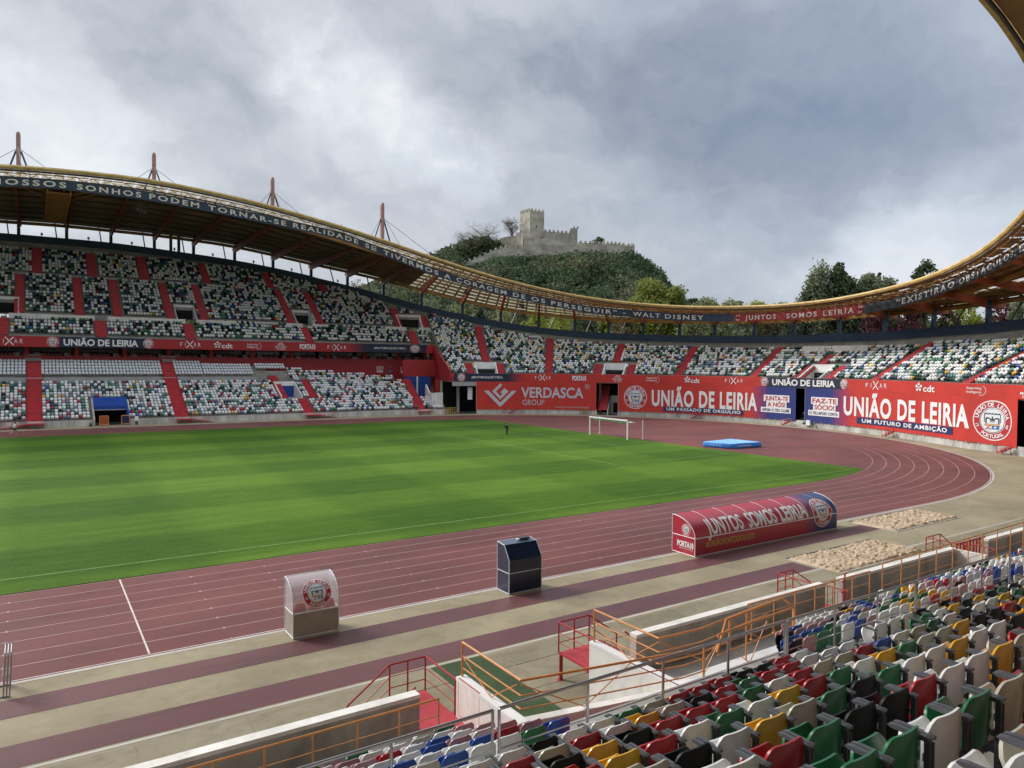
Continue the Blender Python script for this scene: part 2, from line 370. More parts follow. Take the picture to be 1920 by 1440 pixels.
g = MB(); g.quad((-1500, -700, -.35), (2500, -700, -.35), (2500, 2500, -.35), (-1500, 2500, -.35), 'far_ground')
g.build('ground', kind='structure')
g = MB(); ks = [(-85., 51.2)]+[P3(q, .9, 0)[:2] for q in qr(0, 157, 3)]+[(-85., -58.2)]
g.poly([(x, y, 0.) for x, y in ks], 'apron_concrete'); g.build('apron_pavement', kind='structure', fixn=False)
g = MB(); pts = [(-80, 46.36, .004)]+[(42.2+46.36*math.cos(math.pi/2-math.pi*i/90), 46.36*math.sin(math.pi/2-math.pi*i/90), .004) for i in range(91)]+[(-80, -46.36, .004)]
g.poly(pts, 'track_rubber'); g.build('running_track', kind='structure', fixn=False)
g = MB()
for k in range(0, 9):
    r = 36.5+1.22*k; wv = .027 if k else .025
    ring(g, r-wv, r+wv, .009, 'line_paint' if k < 8 else 'line_white', seg=150)
for k, x in enumerate((-7.62,)):       # finish style line right across the lanes
    g.quad((x-.03, -46.2, .014), (x+.03, -46.2, .014), (x+.03, -36.55, .014), (x-.03, -36.55, .014), 'line_white')
rr = random.Random(4)
for k in range(1, 9):                   # little cross marks on the lane lines
    y = -(36.5+1.22*k)
    for x in (-11.6+.0*k, -4.9-.02*k, -1.6-.1*k, 3.3+.05*k, 12.4+.05*k, 17.2+.1*k, 23.+.2*k):
        g.quad((x-.035, y-.1, .013), (x+.035, y-.1, .013), (x+.035, y+.1, .013), (x-.035, y+.1, .013), 'line_paint')
for th, r0, r1 in ((-84, 36.6, 46.2), (-72, 36.6, 46.2), (-40, 38., 44), (-20, 37.8, 39), (-12, 42, 43.)):
    t = rad(th); c, s_ = math.cos(t), math.sin(t); px, py = -s_*.025, c*.025
    g.quad((42.2+r0*c-px, r0*s_-py, .014), (42.2+r1*c-px, r1*s_-py, .014), (42.2+r1*c+px, r1*s_+py, .014), (42.2+r0*c+px, r0*s_+py, .014), 'line_paint')
for x, y, a_, ln in ((62.5, 8.5, .1, 1.6), (64.0, 12.0, 1.1, .9), (66.5, 16.5, .9, 1.2), (62., -24.5, .2, .7), (57.5, 27., .5, 1.), (60.3, -18.8, .3, .5)):
    c, s_ = math.cos(a_)*ln, math.sin(a_)*ln; g.quad((x-c, y-s_-.03, .014), (x+c, y+s_-.03, .014), (x+c, y+s_+.03, .014), (x-c, y-s_+.03, .014), 'line_paint')
g.build('lane_markings', kind='structure', fixn=False)

def turf_edge():
    pts = [(-80, 36.42), (42.2, 36.42)]
    a0 = math.asin(12.1/36.42)
    for i in range(0, 9): t = math.pi/2-a0*i/8; pts.append((42.2+36.42*math.cos(t), 36.42*math.sin(t)))
    for i in range(1, 9): pass
    for i in range(8, -1, -1): t = -(math.pi/2-a0*i/8); pts.append((42.2+36.42*math.cos(t), 36.42*math.sin(t)))
    pts.append((-80, -36.42)); return pts
g = MB(); te = turf_edge(); g.poly([(x, y, .03) for x, y in te], 'pitch_grass')
for a_, b_ in zip(te[:-1], te[1:]): g.quad((*a_, .0), (*b_, .0), (*b_, .03), (*a_, .03), 'pitch_grass')
g.build('pitch', kind='structure', fixn=False)
g = MB()
def ln(x0, y0, x1, y1, wv=.045, z=.036):
    if abs(x1-x0) > abs(y1-y0): g.quad((x0, y0-wv, z), (x1, y0-wv, z), (x1, y0+wv, z), (x0, y0+wv, z), 'chalk')
    else: g.quad((x0-wv, y0, z), (x0+wv, y0, z), (x0+wv, y1, z), (x0-wv, y1, z), 'chalk')
ln(-80, -34, 52.5, -34); ln(-80, 34, 52.5, 34); ln(52.5, -34, 52.5, 34); ln(36, -20.16, 36, 20.16, .07, .038); ln(36, -20.16, 52.5, -20.16, .03); ln(36, 20.16, 52.5, 20.16)
ln(47, -9.16, 47, 9.16, .06, .038); ln(47, -9.16, 52.5, -9.16); ln(47, 9.16, 52.5, 9.16)
g.build('pitch_markings', kind='structure', fixn=False)

# jump runways, sand pits, drain pavers and the green carpet in front of the near stand
g = MB()
g.quad((-80, -48.95, .005), (31.2, -48.95, .005), (31.2, -47.66, .005), (-80, -47.66, .005), 'runway_rubber')
g.quad((-80, -51.93, .005), (20.3, -51.93, .005), (20.3, -50.64, .005), (-80, -50.64, .005), 'runway_rubber')
g.build('jump_runway', kind='structure', fixn=False)
g = MB(); g.quad((-80, -52.14, .006), (42, -52.14, .006), (42, -52.02, .006), (-80, -52.02, .006), 'kerb_concrete')
g.quad((-80, -46.5, .006), (42, -46.5, .006), (42, -46.40, .006), (-80, -46.40, .006), 'kerb_concrete')
ring(g, 46.36, 46.52, .0065, 'kerb_concrete')
g.build('kerb_strip', kind='structure', fixn=False)
g = MB(); x = -30.
while x < 46:
    wv = 2.62
    g.quad((x, -53.42, .012), (x+wv, -53.42, .012), (x+wv, -52.3, .012), (x, -52.3, .012), 'paver_concrete'); x += wv+.05
x = -30.
while x < 46:
    for (ya, yb) in ((-55.1, -53.48), (-56.75, -55.14)):
        g.quad((x, ya, .010), (x+3.96, ya, .010), (x+3.96, yb, .010), (x, yb, .010), 'paver_concrete')
    x += 4.
g.build('pavement', kind='structure', fixn=False)
g = MB(); g.quad((-.35, -60.4, .018), (1.5, -60.4, .018), (1.5, -52.2, .018), (-.35, -52.2, .018), 'artificial_turf')
g.build('turf_carpet', label='strip of green artificial turf leading from the kerb into the stand tunnel', cat='carpet', fixn=False)
def sandpit(x0, x1, y0, y1, seed, label):
    rs = random.Random(seed); from mathutils import noise as mn
    e0 = empty('sand_pit', (x0, y0, 0), label, 'sand pit', 'jump sand pits')
    m_ = MB(); nx, ny = 190, 80; rows = []
    for i in range(nx+1):
        r_ = []
        for j in range(ny+1):
            x = x0+(x1-x0)*i/nx; y = y0+(y1-y0)*j/ny
            e = min(i, nx-i, j, ny-j)/3.; e = min(1, e)
            z = .018+e*(.045+.12*abs(mn.noise(Vector((x*2.0, y*3.6, seed))))+.07*abs(mn.noise(Vector((x*4.3, y*6.1, seed+5))))+.03*mn.noise(Vector((x*7, y*9, seed+3)))+.015*mn.noise(Vector((x*15, y*17, seed+8))))
            r_.append((x+.12*mn.noise(Vector((x, y, 9))), y+.10*mn.noise(Vector((x*2, y, 5))), max(.016, z)))
        rows.append(r_)
    m_.grid(rows, 'sand'); m_.build('sand_bed', e0, smooth=True)
    k = MB(); k.bbox((x0-.08, y1+.02, 0), (x1+.05, y1+.10, .05), 'dark_steel'); k.bbox((x0-.10, y0, 0), (x0-.02, y1+.10, .03), 'kerb_concrete'); k.bbox((x1+.02, y0, 0), (x1+.10, y1+.10, .03), 'kerb_concrete'); k.bbox((x0-.1, y0-.1, 0), (x1+.1, y0-.02, .03), 'kerb_concrete')
    k.build('border_kerb', e0)
sandpit(31.3, 38.7, -49.8, -47.0, 1, 'farther sand pit at the end of the runway beside the lanes')
sandpit(20.6, 28.1, -53.0, -50.2, 2, 'nearer sand pit with heaped pale sand below the stand wall')
# ================================================================ SEATS (collected first, built later)
SEATC = {  # weathered plastic colours
 'white': (.80, .81, .80), 'grey': (.50, .53, .56), 'cream': (.50, .48, .40), 'green': (.022, .155, .065), 'teal': (.10, .24, .21), 'navy': (.018, .04, .085), 'blue': (.02, .08, .36),
 'slate': (.16, .22, .30), 'black': (.008, .009, .010), 'red': (.40, .012, .022), 'rose': (.42, .25, .27), 'yellow': (.72, .40, .02), 'plum': (.12, .02, .035), 'snow': (.80, .84, .90)}
for k_, c_ in SEATC.items(): mat('seat_'+k_, c_, .30 if k_ != 'black' else .5, .14, 3., spec=.5 if k_ != 'black' else .25, rvar=.12, stain=[(4., .10, (1, 1, 1))])
FARSEATS = []   # x,y,z,theta,colour
def pick(w_, r_):
    t = r_.random()*sum(w_.values())
    for k, v in w_.items():
        t -= v
        if t <= 0: return k
    return k
MIX_UP = dict(white=52, cream=5, black=17, navy=11, green=10, teal=7, slate=6, blue=2, red=2, yellow=1)
MIX_LOW = dict(white=64, grey=10, teal=12, green=8, slate=9, navy=8, red=8, black=5, rose=4, yellow=1.5, blue=1)
MIX_BEND = dict(white=52, cream=8, teal=10, green=10, black=14, navy=9, slate=5, red=2, yellow=3, blue=2)
rs_ = random.Random(21)
def row_seats(q0, q1, d, z, mix, ex, pitch=.5, prob=1.0, face=0):
    q = q0
    while q < q1:
        if not any(a-.05 < q < b+.05 and e0-.3 <= d <= e1+.3 for a, b, e0, e1 in ex) and rs_.random() < prob:
            h = qang(q); x, y = PL(q, d); FARSEATS.append((x, y, z, h-math.pi, pick(mix, rs_) if isinstance(mix, dict) else mix))
        q += pitch*50/(50+(d if q > 0 else 0))
def terraces(mb, rows, zfun, q0, q1, lim, m='stand_concrete', step=2., ex=()):
    """rows = list of d; tread + riser for each, wherever d<=lim(q)"""
    qs = sorted(set(qr(q0, q1, step)+[x for e in ex for x in e[:2] if q0 < x < q1]))
    for i, d in enumerate(rows):
        z = zfun(d); zp = zfun(rows[i-1]) if i else z-.5; dn = rows[i+1] if i+1 < len(rows) else d+.8
        for a, b in zip(qs[:-1], qs[1:]):
            if d > max(lim(a), lim(b))+.2: continue
            if any(e[0] <= (a+b)/2 <= e[1] and e[2] <= d+.4 <= e[3] for e in ex): continue
            A = [P3(a, d, zp), P3(b, d, zp), P3(b, d, z), P3(a, d, z)]; mb.add(A, [(0, 1, 2, 3)], m)
            mb.add([P3(a, d, z), P3(b, d, z), P3(b, dn, z), P3(a, dn, z)], [(0, 1, 2, 3)], m)
def aisle(mb, q, wd, d0, d1, zfun, rise=.02, m='red_floor', st=.4):
    d = d0; n = max(1, int(round((d1-d0)/st))); st = (d1-d0)/n
    for i in range(n):
        a = d0+i*st; za = zfun(a)+rise; zb_ = zfun(a+st)+rise
        k = 50/(50+(a if q > 0 else 0))*wd/2
        P_ = [P3(q-k, a, za), P3(q+k, a, za), P3(q+k, a, zb_), P3(q-k, a, zb_)]
        mb.add(P_, [(0, 1, 2, 3)], m)
        mb.add([P3(q-k, a, zb_), P3(q+k, a, zb_), P3(q+k, a+st, zb_), P3(q-k, a+st, zb_)], [(0, 1, 2, 3)], m)
    for s in (-1, 1):                   # stringers closing the sides
        k0 = 50/(50+(d0 if q > 0 else 0))*wd/2*s; k1 = 50/(50+(d1 if q > 0 else 0))*wd/2*s
        mb.add([P3(q+k0, d0, zfun(d0)-.3), P3(q+k1, d1, zfun(d1)-.3), P3(q+k1, d1, zfun(d1)+.02), P3(q+k0, d0, zfun(d0)+.02)], [(0, 1, 2, 3)], m)
def vomitory(parent, q, w_, d0, d1, zfun, frame='white_paint', inner='dark_void', head=.9, up=.45, floor=None, name='vomitory'):
    z0 = zfun(d0) if floor is None else floor
    m_ = MB(); z1 = zfun(d1)+up
    def X(qq, d, z): return P3(qq, d, z)
    h = w_/2; t = .18
    # header
    A = [X(q-h-t, d1, z1-head), X(q+h+t, d1, z1-head), X(q+h+t, d1, z1), X(q-h-t, d1, z1)]; B = [X(q-h-t, d1+.3, z1-head), X(q+h+t, d1+.3, z1-head), X(q+h+t, d1+.3, z1), X(q-h-t, d1+.3, z1)]
    m_.add(A+B, [(0, 1, 2, 3), (7, 6, 5, 4), (0, 4, 5, 1), (1, 5, 6, 2), (2, 6, 7, 3), (3, 7, 4, 0)], frame)
    for s in (-1, 1):
        a, b = q+s*h, q+s*(h+t)
        pr = [(d0-.1, z0), (d1, z0), (d1, z1), (d0+.5, zfun(d0)+up+.15), (d0-.1, zfun(d0)+up)]
        va = [X(a, d, z) for d, z in pr]; vb = [X(b, d, z) for d, z in pr]
        m_.add(va+vb, [(0, 1, 2, 3, 4), (9, 8, 7, 6, 5)]+[(i, (i+1) % 5, 5+(i+1) % 5, 5+i) for i in range(5)], frame)
    o = m_.build(name, parent)
    k = MB(); k.add([X(q-h, d1+.02, z0), X(q+h, d1+.02, z0), X(q+h, d1+.02, z1-head), X(q-h, d1+.02, z1-head)], [(0, 1, 2, 3)], inner)
    k.build('opening', o, fixn=False)
    k = MB(); k.add([X(q-h, d0-.3, z0+.01), X(q+h, d0-.3, z0+.01), X(q+h, d1, z0+.01), X(q-h, d1, z0+.01)], [(0, 1, 2, 3)], 'concrete'); k.build('floor', o, fixn=False)
    return o

# ================================================================ MAIN STAND (far straight)
QE = 13.2
main = empty('main_stand', (0, 60, 0), 'large two tier main grandstand behind the far straight with red aisles and red terrace wall', 'grandstand')
zl = lambda d: .75+.5*(max(d, .5)-1.3) if d < 12.6 else 6.4+.6*(d-12.6)
zmu = lambda d: 13.6+.70*(d-16)
m_ = MB(); slab(m_, -80, qat(178, .2, .5), 0, .3, 0, .92, 'old_concrete', 3); slab(m_, qat(241, .2, .5), 13.0, 0, .3, 0, .92, 'old_concrete', 3)
m_.build('front_wall', main)
LOWD = [1.3+.8*k for k in range(13)]+[12.5]+[13.6+.8*k for k in range(6)]
def lowlim(q):
    return float(np.interp(q, [-80, -27.4, -27.3, -19, -18, -13, 6.6, 7.95, 8.0, 13], [17.8, 17.8, 17.2, 16.8, 15.8, 15.2, 12.7, 11.8, 4.6, 4.6]))
exL = []
bq0, bq1 = qat(180, 0, .5)-.1, qat(240, 0, .5)+.1; exL.append((bq0-.3, bq1+.3, 0, 6.3))
def low_aisle(u, v_, d0, d1, wd=2.0):
    q = qat(u, d0+.3, zl(d0+.3)); m_ = MB(); aisle(m_, q, wd, d0, d1, zl); m_.build('aisle_stairs', main, fixn=False); exL.append((q-wd/2, q+wd/2, d0-.5, d1)); return q
LQ = [low_aisle(66, 0, .3, 17.6, 2.1), low_aisle(343, 0, .3, 17.6, 2.1), low_aisle(582, 0, .3, 6.0, 2.1), low_aisle(793, 0, .3, 12.6, 1.6)]
qv = qat(546, 6.2, 3.2)
low_aisle(531, 0, 6.2, 13.8, 1.6); low_aisle(588, 0, 6.2, 12.6, 1.4)
vomitory(main, qv+.1, 3.5, 6.2, 10.8, zl, 'white_paint', 'blue_paint', .8, .6); exL.append((qv-2.1, qv+2.3, 5.2, 12.4))
# blue tunnel
m_ = MB()
for s, qq in ((-1, bq0), (1, bq1)):
    pr = [(-.1, 0), (6.2, 0), (6.2, 4.0), (5.6, 4.0), (-.1, 1.0)]
    va = [P3(qq, d, z) for d, z in pr]; vb = [P3(qq+s*.22, d, z) for d, z in pr]
    m_.add(va+vb, [(0, 1, 2, 3, 4), (9, 8, 7, 6, 5)]+[(i, (i+1) % 5, 5+(i+1) % 5, 5+i) for i in range(5)], 'blue_paint' if s > 0 else 'concrete')
o = m_.build('players_tunnel', main)
m_ = MB(); m_.add([P3(bq0, 5.6, 4.0), P3(bq1, 5.6, 4.0), P3(bq1, 3.2, 2.75), P3(bq0, 3.2, 2.75)], [(0, 1, 2, 3)], 'blue_paint')
m_.add([P3(bq0, 3.2, 2.2), P3(bq1, 3.2, 2.2), P3(bq1, 3.2, 2.75), P3(bq0, 3.2, 2.75)], [(0, 1, 2, 3)], 'blue_paint')
slab(m_, bq0, bq1, 3.1, 3.3, 2.1, 2.22, 'grey_panel', 2); m_.build('blue_hood', o, fixn=False)
m_ = MB(); m_.add([P3((bq0+bq1)/2-.28, 3.9, 3.05), P3((bq0+bq1)/2+.28, 3.9, 3.05), P3((bq0+bq1)/2+.18, 3.5, 2.8), P3((bq0+bq1)/2-.18, 3.5, 2.8)], [(0, 1, 2, 3)], 'letter_white'); m_.build('badge', o)
m_ = MB(); m_.add([P3(bq0, 6., 0), P3(bq1, 6., 0), P3(bq1, 6., 4.0), P3(bq0, 6., 4.0)], [(0, 1, 2, 3)], 'dark_void'); m_.add([P3(bq0, 5.9, 2.1), P3(bq1, 5.9, 2.1), P3(bq1, 3.2, 2.1), P3(bq0, 3.2, 2.1)], [(0, 1, 2, 3)], 'dark_void'); m_.build('opening', o, fixn=False)
# seats, lower tier
for d in LOWD[:13]+[11.7, 12.5, 13.3, 14.1, 14.9]:
    if d > 11.5: a_, b_ = -12.6, 6.2
    else: a_, b_ = -62, 12.4
    q = a_
    row_seats(a_, b_, d+.35, zl(d), MIX_LOW, exL+[(q_, q_+1., d-1, d+1) for q_ in np.arange(-20, 13) if lowlim(q_) < d])
for k in range(5):
    d = 13.6+.8*k
    row_seats(-62, -27.6, d+.3, zl(d), 'snow', exL); 
    if k < 4: row_seats(-27.4, -19.2, d+.3, zl(d), 'snow', exL)
    if 1 < k < 4: row_seats(-18.2, -13., d+.3, zl(d)+.1, 'snow', exL)
m_ = MB(); terraces(m_, LOWD, zl, -80, 12.9, lowlim, step=2.5, ex=[(bq0, bq1, -1, 6.2), (qv-1.65, qv+1.85, 6.2, 10.9)])
m_.build('lower_terrace', main, fixn=False)
# walkway rail in front of the white rows
m_ = MB(); slab(m_, -62, -18.5, 13.15, 13.25, zl(12.5)+.02, zl(12.5)+.55, 'grey_panel', 4)
m_.build('walkway_parapet', main)
# terrace wall, box level
m_ = MB(); slab(m_, -80, 13.0, 17.9, 18.1, 4.6, 10.35, 'red_paint', 4); slab(m_, -80, 13.0, 18.1, 22, 9.75, 9.9, 'concrete', 4)
m_.build('red_terrace_wall', main)
for u in (62, 317):
    q = qat(u, 17.7, 9.6); m_ = MB(); m_.add([P3(q-1.1, 17.6, 9.5), P3(q+1.1, 17.6, 9.5), P3(q+1.1, 18.2, 10.6), P3(q-1.1, 18.2, 10.6)], [(0, 1, 2, 3)], 'grey_panel'); m_.build('stair_head_panel', main)
m_ = MB(); slab(m_, -80, 13.0, 22, 22.2, 9.8, 13.6, 'dark_glass', 4); m_.build('box_glazing', main)
m_ = MB(); slab(m_, -80, 13.1, lambda q: 15.2, lambda q: 22.2, 13.05, 13.25, 'dark_steel', 4); m_.build('soffit', main)
for u in (-40, 50, 144, 234, 317, 396, 473, 546, 615, 683, 747, 797):
    q = qat(u, 18.6, 10.5); x, y = PL(q, 18.55); m_ = MB(); m_.tube((x, y, 9.9), (x, y, 13.1), .42, 'red_paint', 12); m_.build('round_column', main)
    if u > 0:
        for s in (-1, 1):
            m_ = MB(); q2 = q+s*1.35; m_.add([P3(q2-.42, 18.25, 9.95), P3(q2+.42, 18.25, 9.95), P3(q2+.42, 18.9, 10.9), P3(q2-.42, 18.9, 10.9)], [(0, 1, 2, 3)], 'grey_panel'); m_.build('box_divider', main)
    for k in range(4):
        q2 = q+2.2+k*.9+.5*(k > 1)
        if q2 < 12.4:
            pass
    for k in range(12):
        q2 = q+2.+k*.52+.7*(k > 5)
        if q2 < 12.2 and q > -62:
            for d, z in ((18.7, 9.92), (19.5, 10.2)):
                x, y = PL(q2, d); FARSEATS.append((x, y, z, math.pi, 'plum' if d > 19 else 'rosewood'))
m_ = MB()
for i in range(24):
    m_ = MB(); q = -66+i*3.3; x, y = PL(q, 21.9); m_.box((x, y, 11.6), (.09, .1, 3.4), 'grey_panel'); m_.build('window_mullion', main)
SEATC['rosewood'] = (.38, .10, .13); mat('seat_rosewood', SEATC['rosewood'], .5, .1, 5.)
# blue shutters at the end of the red wall
ua = qat(757, 13.0, 5.); ub = 12.75
m_ = MB(); slab(m_, ua-.2, 13.15, 12.9, 13.1, 6.9, 10.3, 'red_paint', 3); m_.build('red_end_wall', main)
m_ = MB(); slab(m_, ua, ub-.3, 12.95, 13.05, 2.6, 6.9, 'blue_paint', 3); o = m_.build('blue_shutter', main)
qm = qat(782, 13, 5.); m_ = MB(); slab(m_, qm-.12, qm+.12, 12.8, 12.95, 2.6, 6.9, 'white_paint', 1); m_.build('centre_post', o)
m_ = MB(); slab(m_, ua-.2, 13.0, 7.0, 13.0, 2.5, 2.6, 'apron_concrete', 3); m_.build('landing', main)
m_ = MB(); qa_, qb_ = qat(812, 2.5, 2.), qat(830, 2.5, 2.)
x0, y0 = PL(qa_, 2.2); x1, y1 = PL(qb_, 2.4); m_.bbox((x0, y0, 0), (x1, y1, 4.0), 'white_paint')
pr = [(2.2, 0), (7.5, 0), (7.5, 5.4), (7.0, 5.4), (4.5, 3.9), (2.2, 3.9)]
va = [P3(qa_-.05, d, z) for d, z in pr]; vb = [P3(qa_-.25, d, z) for d, z in pr]
m_.add(va+vb, [tuple(range(6)), tuple(range(11, 5, -1))]+[(i, (i+1) % 6, 6+(i+1) % 6, 6+i) for i in range(6)], 'white_paint')
m_.build('white_stair_wall', main)
# radial red wall closing the stand towards the bend
zbu0 = lambda d: 7.9+.56*(d-1.5)
pr = [(.15, 6.2), (.15, 8.3), (2., 9.0), (15.2, 13.45), (18.2, 13.45), (18.2, 0), (14.0, 0), (14., 6.2)]
va = [P3(QE, d, z) for d, z in pr]; vb = [P3(QE+.3, d, z) for d, z in pr]
m_ = MB(); m_.add(va+vb, [tuple(range(8)), tuple(range(15, 7, -1))]+[(i, (i+1) % 8, 8+(i+1) % 8, 8+i) for i in range(8)], 'red_paint')
m_.build('red_end_fin', main)
m_ = MB(); a, b = P3(QE+.15, .3, 0), P3(QE+.15, 4., 0); m_.bbox((a[0]-.25, a[1]+4.5, 0), (a[0]+.25, a[1]+5.6, 6.3), 'red_paint'); m_.build('red_pier', main)

# upper tier
UPD = [16.2+.8*k for k in range(5)]+[20.2]+[21.6+.8*k for k in range(13)]+[32.0]+[32.6+.8*k for k in range(12)]
exU = []
def up_aisle(u, d0, d1, wd=1.5, q=None):
    q = qat(u, d0+.3, zmu(d0+.3)) if q is None else q
    if d1 > 33: d1 = min(d1, db(q)-.6)
    m_ = MB(); aisle(m_, q, wd, d0, d1, zmu); m_.build('aisle_stairs', main, fixn=False); exU.append((q-wd/2-.05, q+wd/2+.05, d0-.2, d1+.3)); return q
for u in (3, 190, 358, 580, 778): up_aisle(u, 16., 20.1, 1.7)
for u in (36, 149, 221, 320, 382, 546, 601, 748, 797): up_aisle(u, 21.4, 31.9 if u < 700 else min(31.9, db(qat(u, 24, 19))-.6), 1.4)
for u in (69, 174, 272, 389, 508, 606): up_aisle(u, 32.2, 45, 1.6)
WV = [qat(u, 21.2, zmu(21.2)) for u in (11, 351, 574, 772)]
for q in WV:
    vomitory(main, q, 3.2, 21.3, 25.0, zmu, 'white_paint', 'dark_void', .85, .35); exU.append((q-1.95, q+1.95, 20.5, 25.3))
m_ = MB(); terraces(m_, UPD, zmu, -84, QE, db, step=2., ex=[(q-1.6, q+1.6, 21.3, 25.0) for q in WV]); m_.build('upper_terrace', main, fixn=False)
segs = [(-64, -25.5)]+[(q-4.2, q-1.0) for q in WV[1:]]+[(q+1.0, q+4.2) for q in WV[1:]]
cuts = sorted([qat(u, 20.2, 17) for u in (3, 190, 358)])
def cutseg(a, b, cs, hw):
    out_ = []; x = a
    for c in cs:
        if c-hw > x and c-hw < b: out_.append((x, c-hw)); x = c+hw
        elif c-hw <= x < c+hw: x = c+hw
    if x < b: out_.append((x, b))
    return out_
for a, b in cutseg(-64, -20.6, cuts, .95)+segs[2:4]+segs[5:]:
    m_ = MB(); slab(m_, a, b, 20.15, 20.32, zmu(19.4)+.4, zmu(20.2)+.75, 'worn_white', 4); m_.build('white_parapet', main)
m_ = MB(); slab(m_, -64, -22, 32.0, 32.12, zmu(31.2)+.5, zmu(32)+.35, 'grey_panel', 4); m_.build('upper_parapet', main)
for i, d in enumerate(UPD):
    if abs(d-20.2) < .01: row_seats(-24, QE-.3, d+.4, zmu(d), MIX_UP, exU+[(q-4.3, q+4.3, 19, 21.5) for q in WV]); continue
    if abs(d-32.) < .01: row_seats(-22, QE-.3, d+.35, zmu(d), MIX_UP, exU+[(q_, q_+1., d-1, d+1) for q_ in np.arange(-23, 14) if db(q_)-1. < d]); continue
    row_seats(-64, QE-.3, d+.35, zmu(d), MIX_UP, exU+[(q_, q_+1., d-1, d+1) for q_ in np.arange(-64, 14) if db(q_)-1.2 < d])
for k in (-3, -1.5): pass
m_ = MB()
qp = qat(172, 41, 29.5); slab(m_, qp-2.9, qp-.2, 39.6, 39.8, zb(qp)-2.3, zb(qp)-.8, 'grey_panel', 3); m_.build('scoreboard_panel', main); m_ = MB(); slab(m_, qp+.1, qp+2.8, 39.6, 39.8, zb(qp)-2.3, zb(qp)-.8, 'grey_panel', 3)
m_.build('scoreboard_panel', main)

# ================================================================ BEND STAND
bend = empty('bend_stand', (100, 0, 0), 'single tier curved end stand above the banner wall, behind the goal', 'grandstand')
BQ1 = 132.
zbn = lambda d: 7.55+.52*(d-1.5) if d < 9 else 11.45+.56*(d-9)
m_ = MB(); 
gaps = [(13.5, 18.4), (41.5, 45.6)]
slab(m_, 18.4, 41.6, 0, .3, 0, 1.0, 'old_concrete', 2); slab(m_, 45.6, 139, 0, .3, 0, 1.0, 'old_concrete', 2)
m_.build('front_wall', bend)
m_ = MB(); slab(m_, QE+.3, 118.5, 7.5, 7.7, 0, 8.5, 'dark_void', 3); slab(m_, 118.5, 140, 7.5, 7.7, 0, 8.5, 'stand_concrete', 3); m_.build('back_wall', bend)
m_ = MB(); slab(m_, QE+.3, BQ1+5, .3, 7.6, 6.05, 6.25, 'grey_panel', 3); m_.build('soffit', bend)
m_ = MB(); slab(m_, QE+.5, 18.3, .05, .35, 5.35, 6.2, 'grey_panel', 2); m_.build('entrance_lintel', bend)
m_ = MB(); 
x_, y_ = PL(17.3, 1.0); m_.box((x_, y_, 3.9), (.9, .15, 2.4), 'white_paint', qang(17.3)); m_.build('white_gate_panel', bend)
m_ = MB(); q = 45.0
pr = [(3., 0), (5.5, 0), (5.5, 3.6), (4.6, 3.6), (3., .9)]
slab(m_, 43.6, 45.9, 4.9, 5.0, 0, 3.6, 'white_paint', 1); slab(m_, 44.0, 45.9, 4.8, 4.9, .2, 2.2, 'dark_void', 1)
va = [P3(43.6, d, z) for d, z in [(1., .9), (5., 3.6), (5, 0), (1, 0)]]; vb = [P3(43.45, d, z) for d, z in [(1., .9), (5., 3.6), (5, 0), (1, 0)]]
m_.add(va+vb, [(0, 1, 2, 3), (7, 6, 5, 4), (0, 4, 5, 1), (1, 5, 6, 2), (2, 6, 7, 3), (3, 7, 4, 0)], 'white_paint'); m_.build('stairway', bend)
m_ = MB(); aisle(m_, 42.6, 1.7, .6, 6., lambda d: .9+.85*(d-.6)); m_.build('aisle_stairs', bend, fixn=False)
# columns in the gaps of the banner wall
m_ = MB()
for q in (15.5, 41.8, 80.5): 
    m_ = MB(); x_, y_ = PL(q, 3.5); m_.box((x_, y_, 3.1), (.5, .5, 6.2), 'concrete', qang(q)); m_.build('pier', bend)
LBD = [1.6+.8*k for k in range(6)]
for d in LBD: row_seats(79.6, 81.4, d, 1.+.45*(d-1.6), MIX_BEND, []); row_seats(118.2, 131, d, 1.+.45*(d-1.6), MIX_BEND, [])
m_ = MB(); terraces(m_, LBD, lambda d: 1.+.45*(d-1.6), 79, 82, lambda q: 20); terraces(m_, LBD, lambda d: 1.+.45*(d-1.6), 118, 135, lambda q: 20); m_.build('lower_terrace', bend, fixn=False)
BD = [1.5+.8*k for k in range(34)]
exB = []
def b_aisle(u, d0, d1, wd=1.4):
    q = qat(u, d0, zbn(d0)); 
    if d1 > 30: d1 = db(q)-.5
    m_ = MB(); aisle(m_, q, wd, d0, d1, zbn); m_.build('aisle_stairs', bend, fixn=False); exB.append((q-wd/2-.05, q+wd/2+.05, d0-.3, d1+.2)); return q
for u, d0, d1 in ((1029, .9, 99), (1269, .9, 99), (1408, .9, 99), (1632, .9, 99), (1799, .9, 99), (911, 6.2, 99), (1156, 6.2, 99), (1542, 6.2, 9.0)): b_aisle(u, d0, d1)
for u in (884, 941, 1117, 1178, 1491, 1546): b_aisle(u, .9, 5.6, 1.5)
for u in (914, 1149, 1518):
    q = qat(u, 1.5, 8.3); vomitory(bend, q, 3.6, 1.0, 5.2, zbn, 'white_paint', 'dark_void', 1.35, .45); exB.append((q-2.1, q+2.1, 0, 5.6))
m_ = MB(); terraces(m_, BD, zbn, QE+.3, BQ1, db, ex=[(qat(u, 1.5, 8.3)-1.8, qat(u, 1.5, 8.3)+1.8, 1.0, 5.2) for u in (914, 1149, 1518)]); m_.build('terrace', bend, fixn=False)
for i, d in enumerate(BD):
    row_seats(QE+.6, BQ1-8, d+.35, zbn(d), MIX_BEND, exB+[(q_, q_+2., d-1, d+1) for q_ in np.arange(13, BQ1, 2) if db(q_)-1.6 < d])
qp = qat(1542, 9, 12)
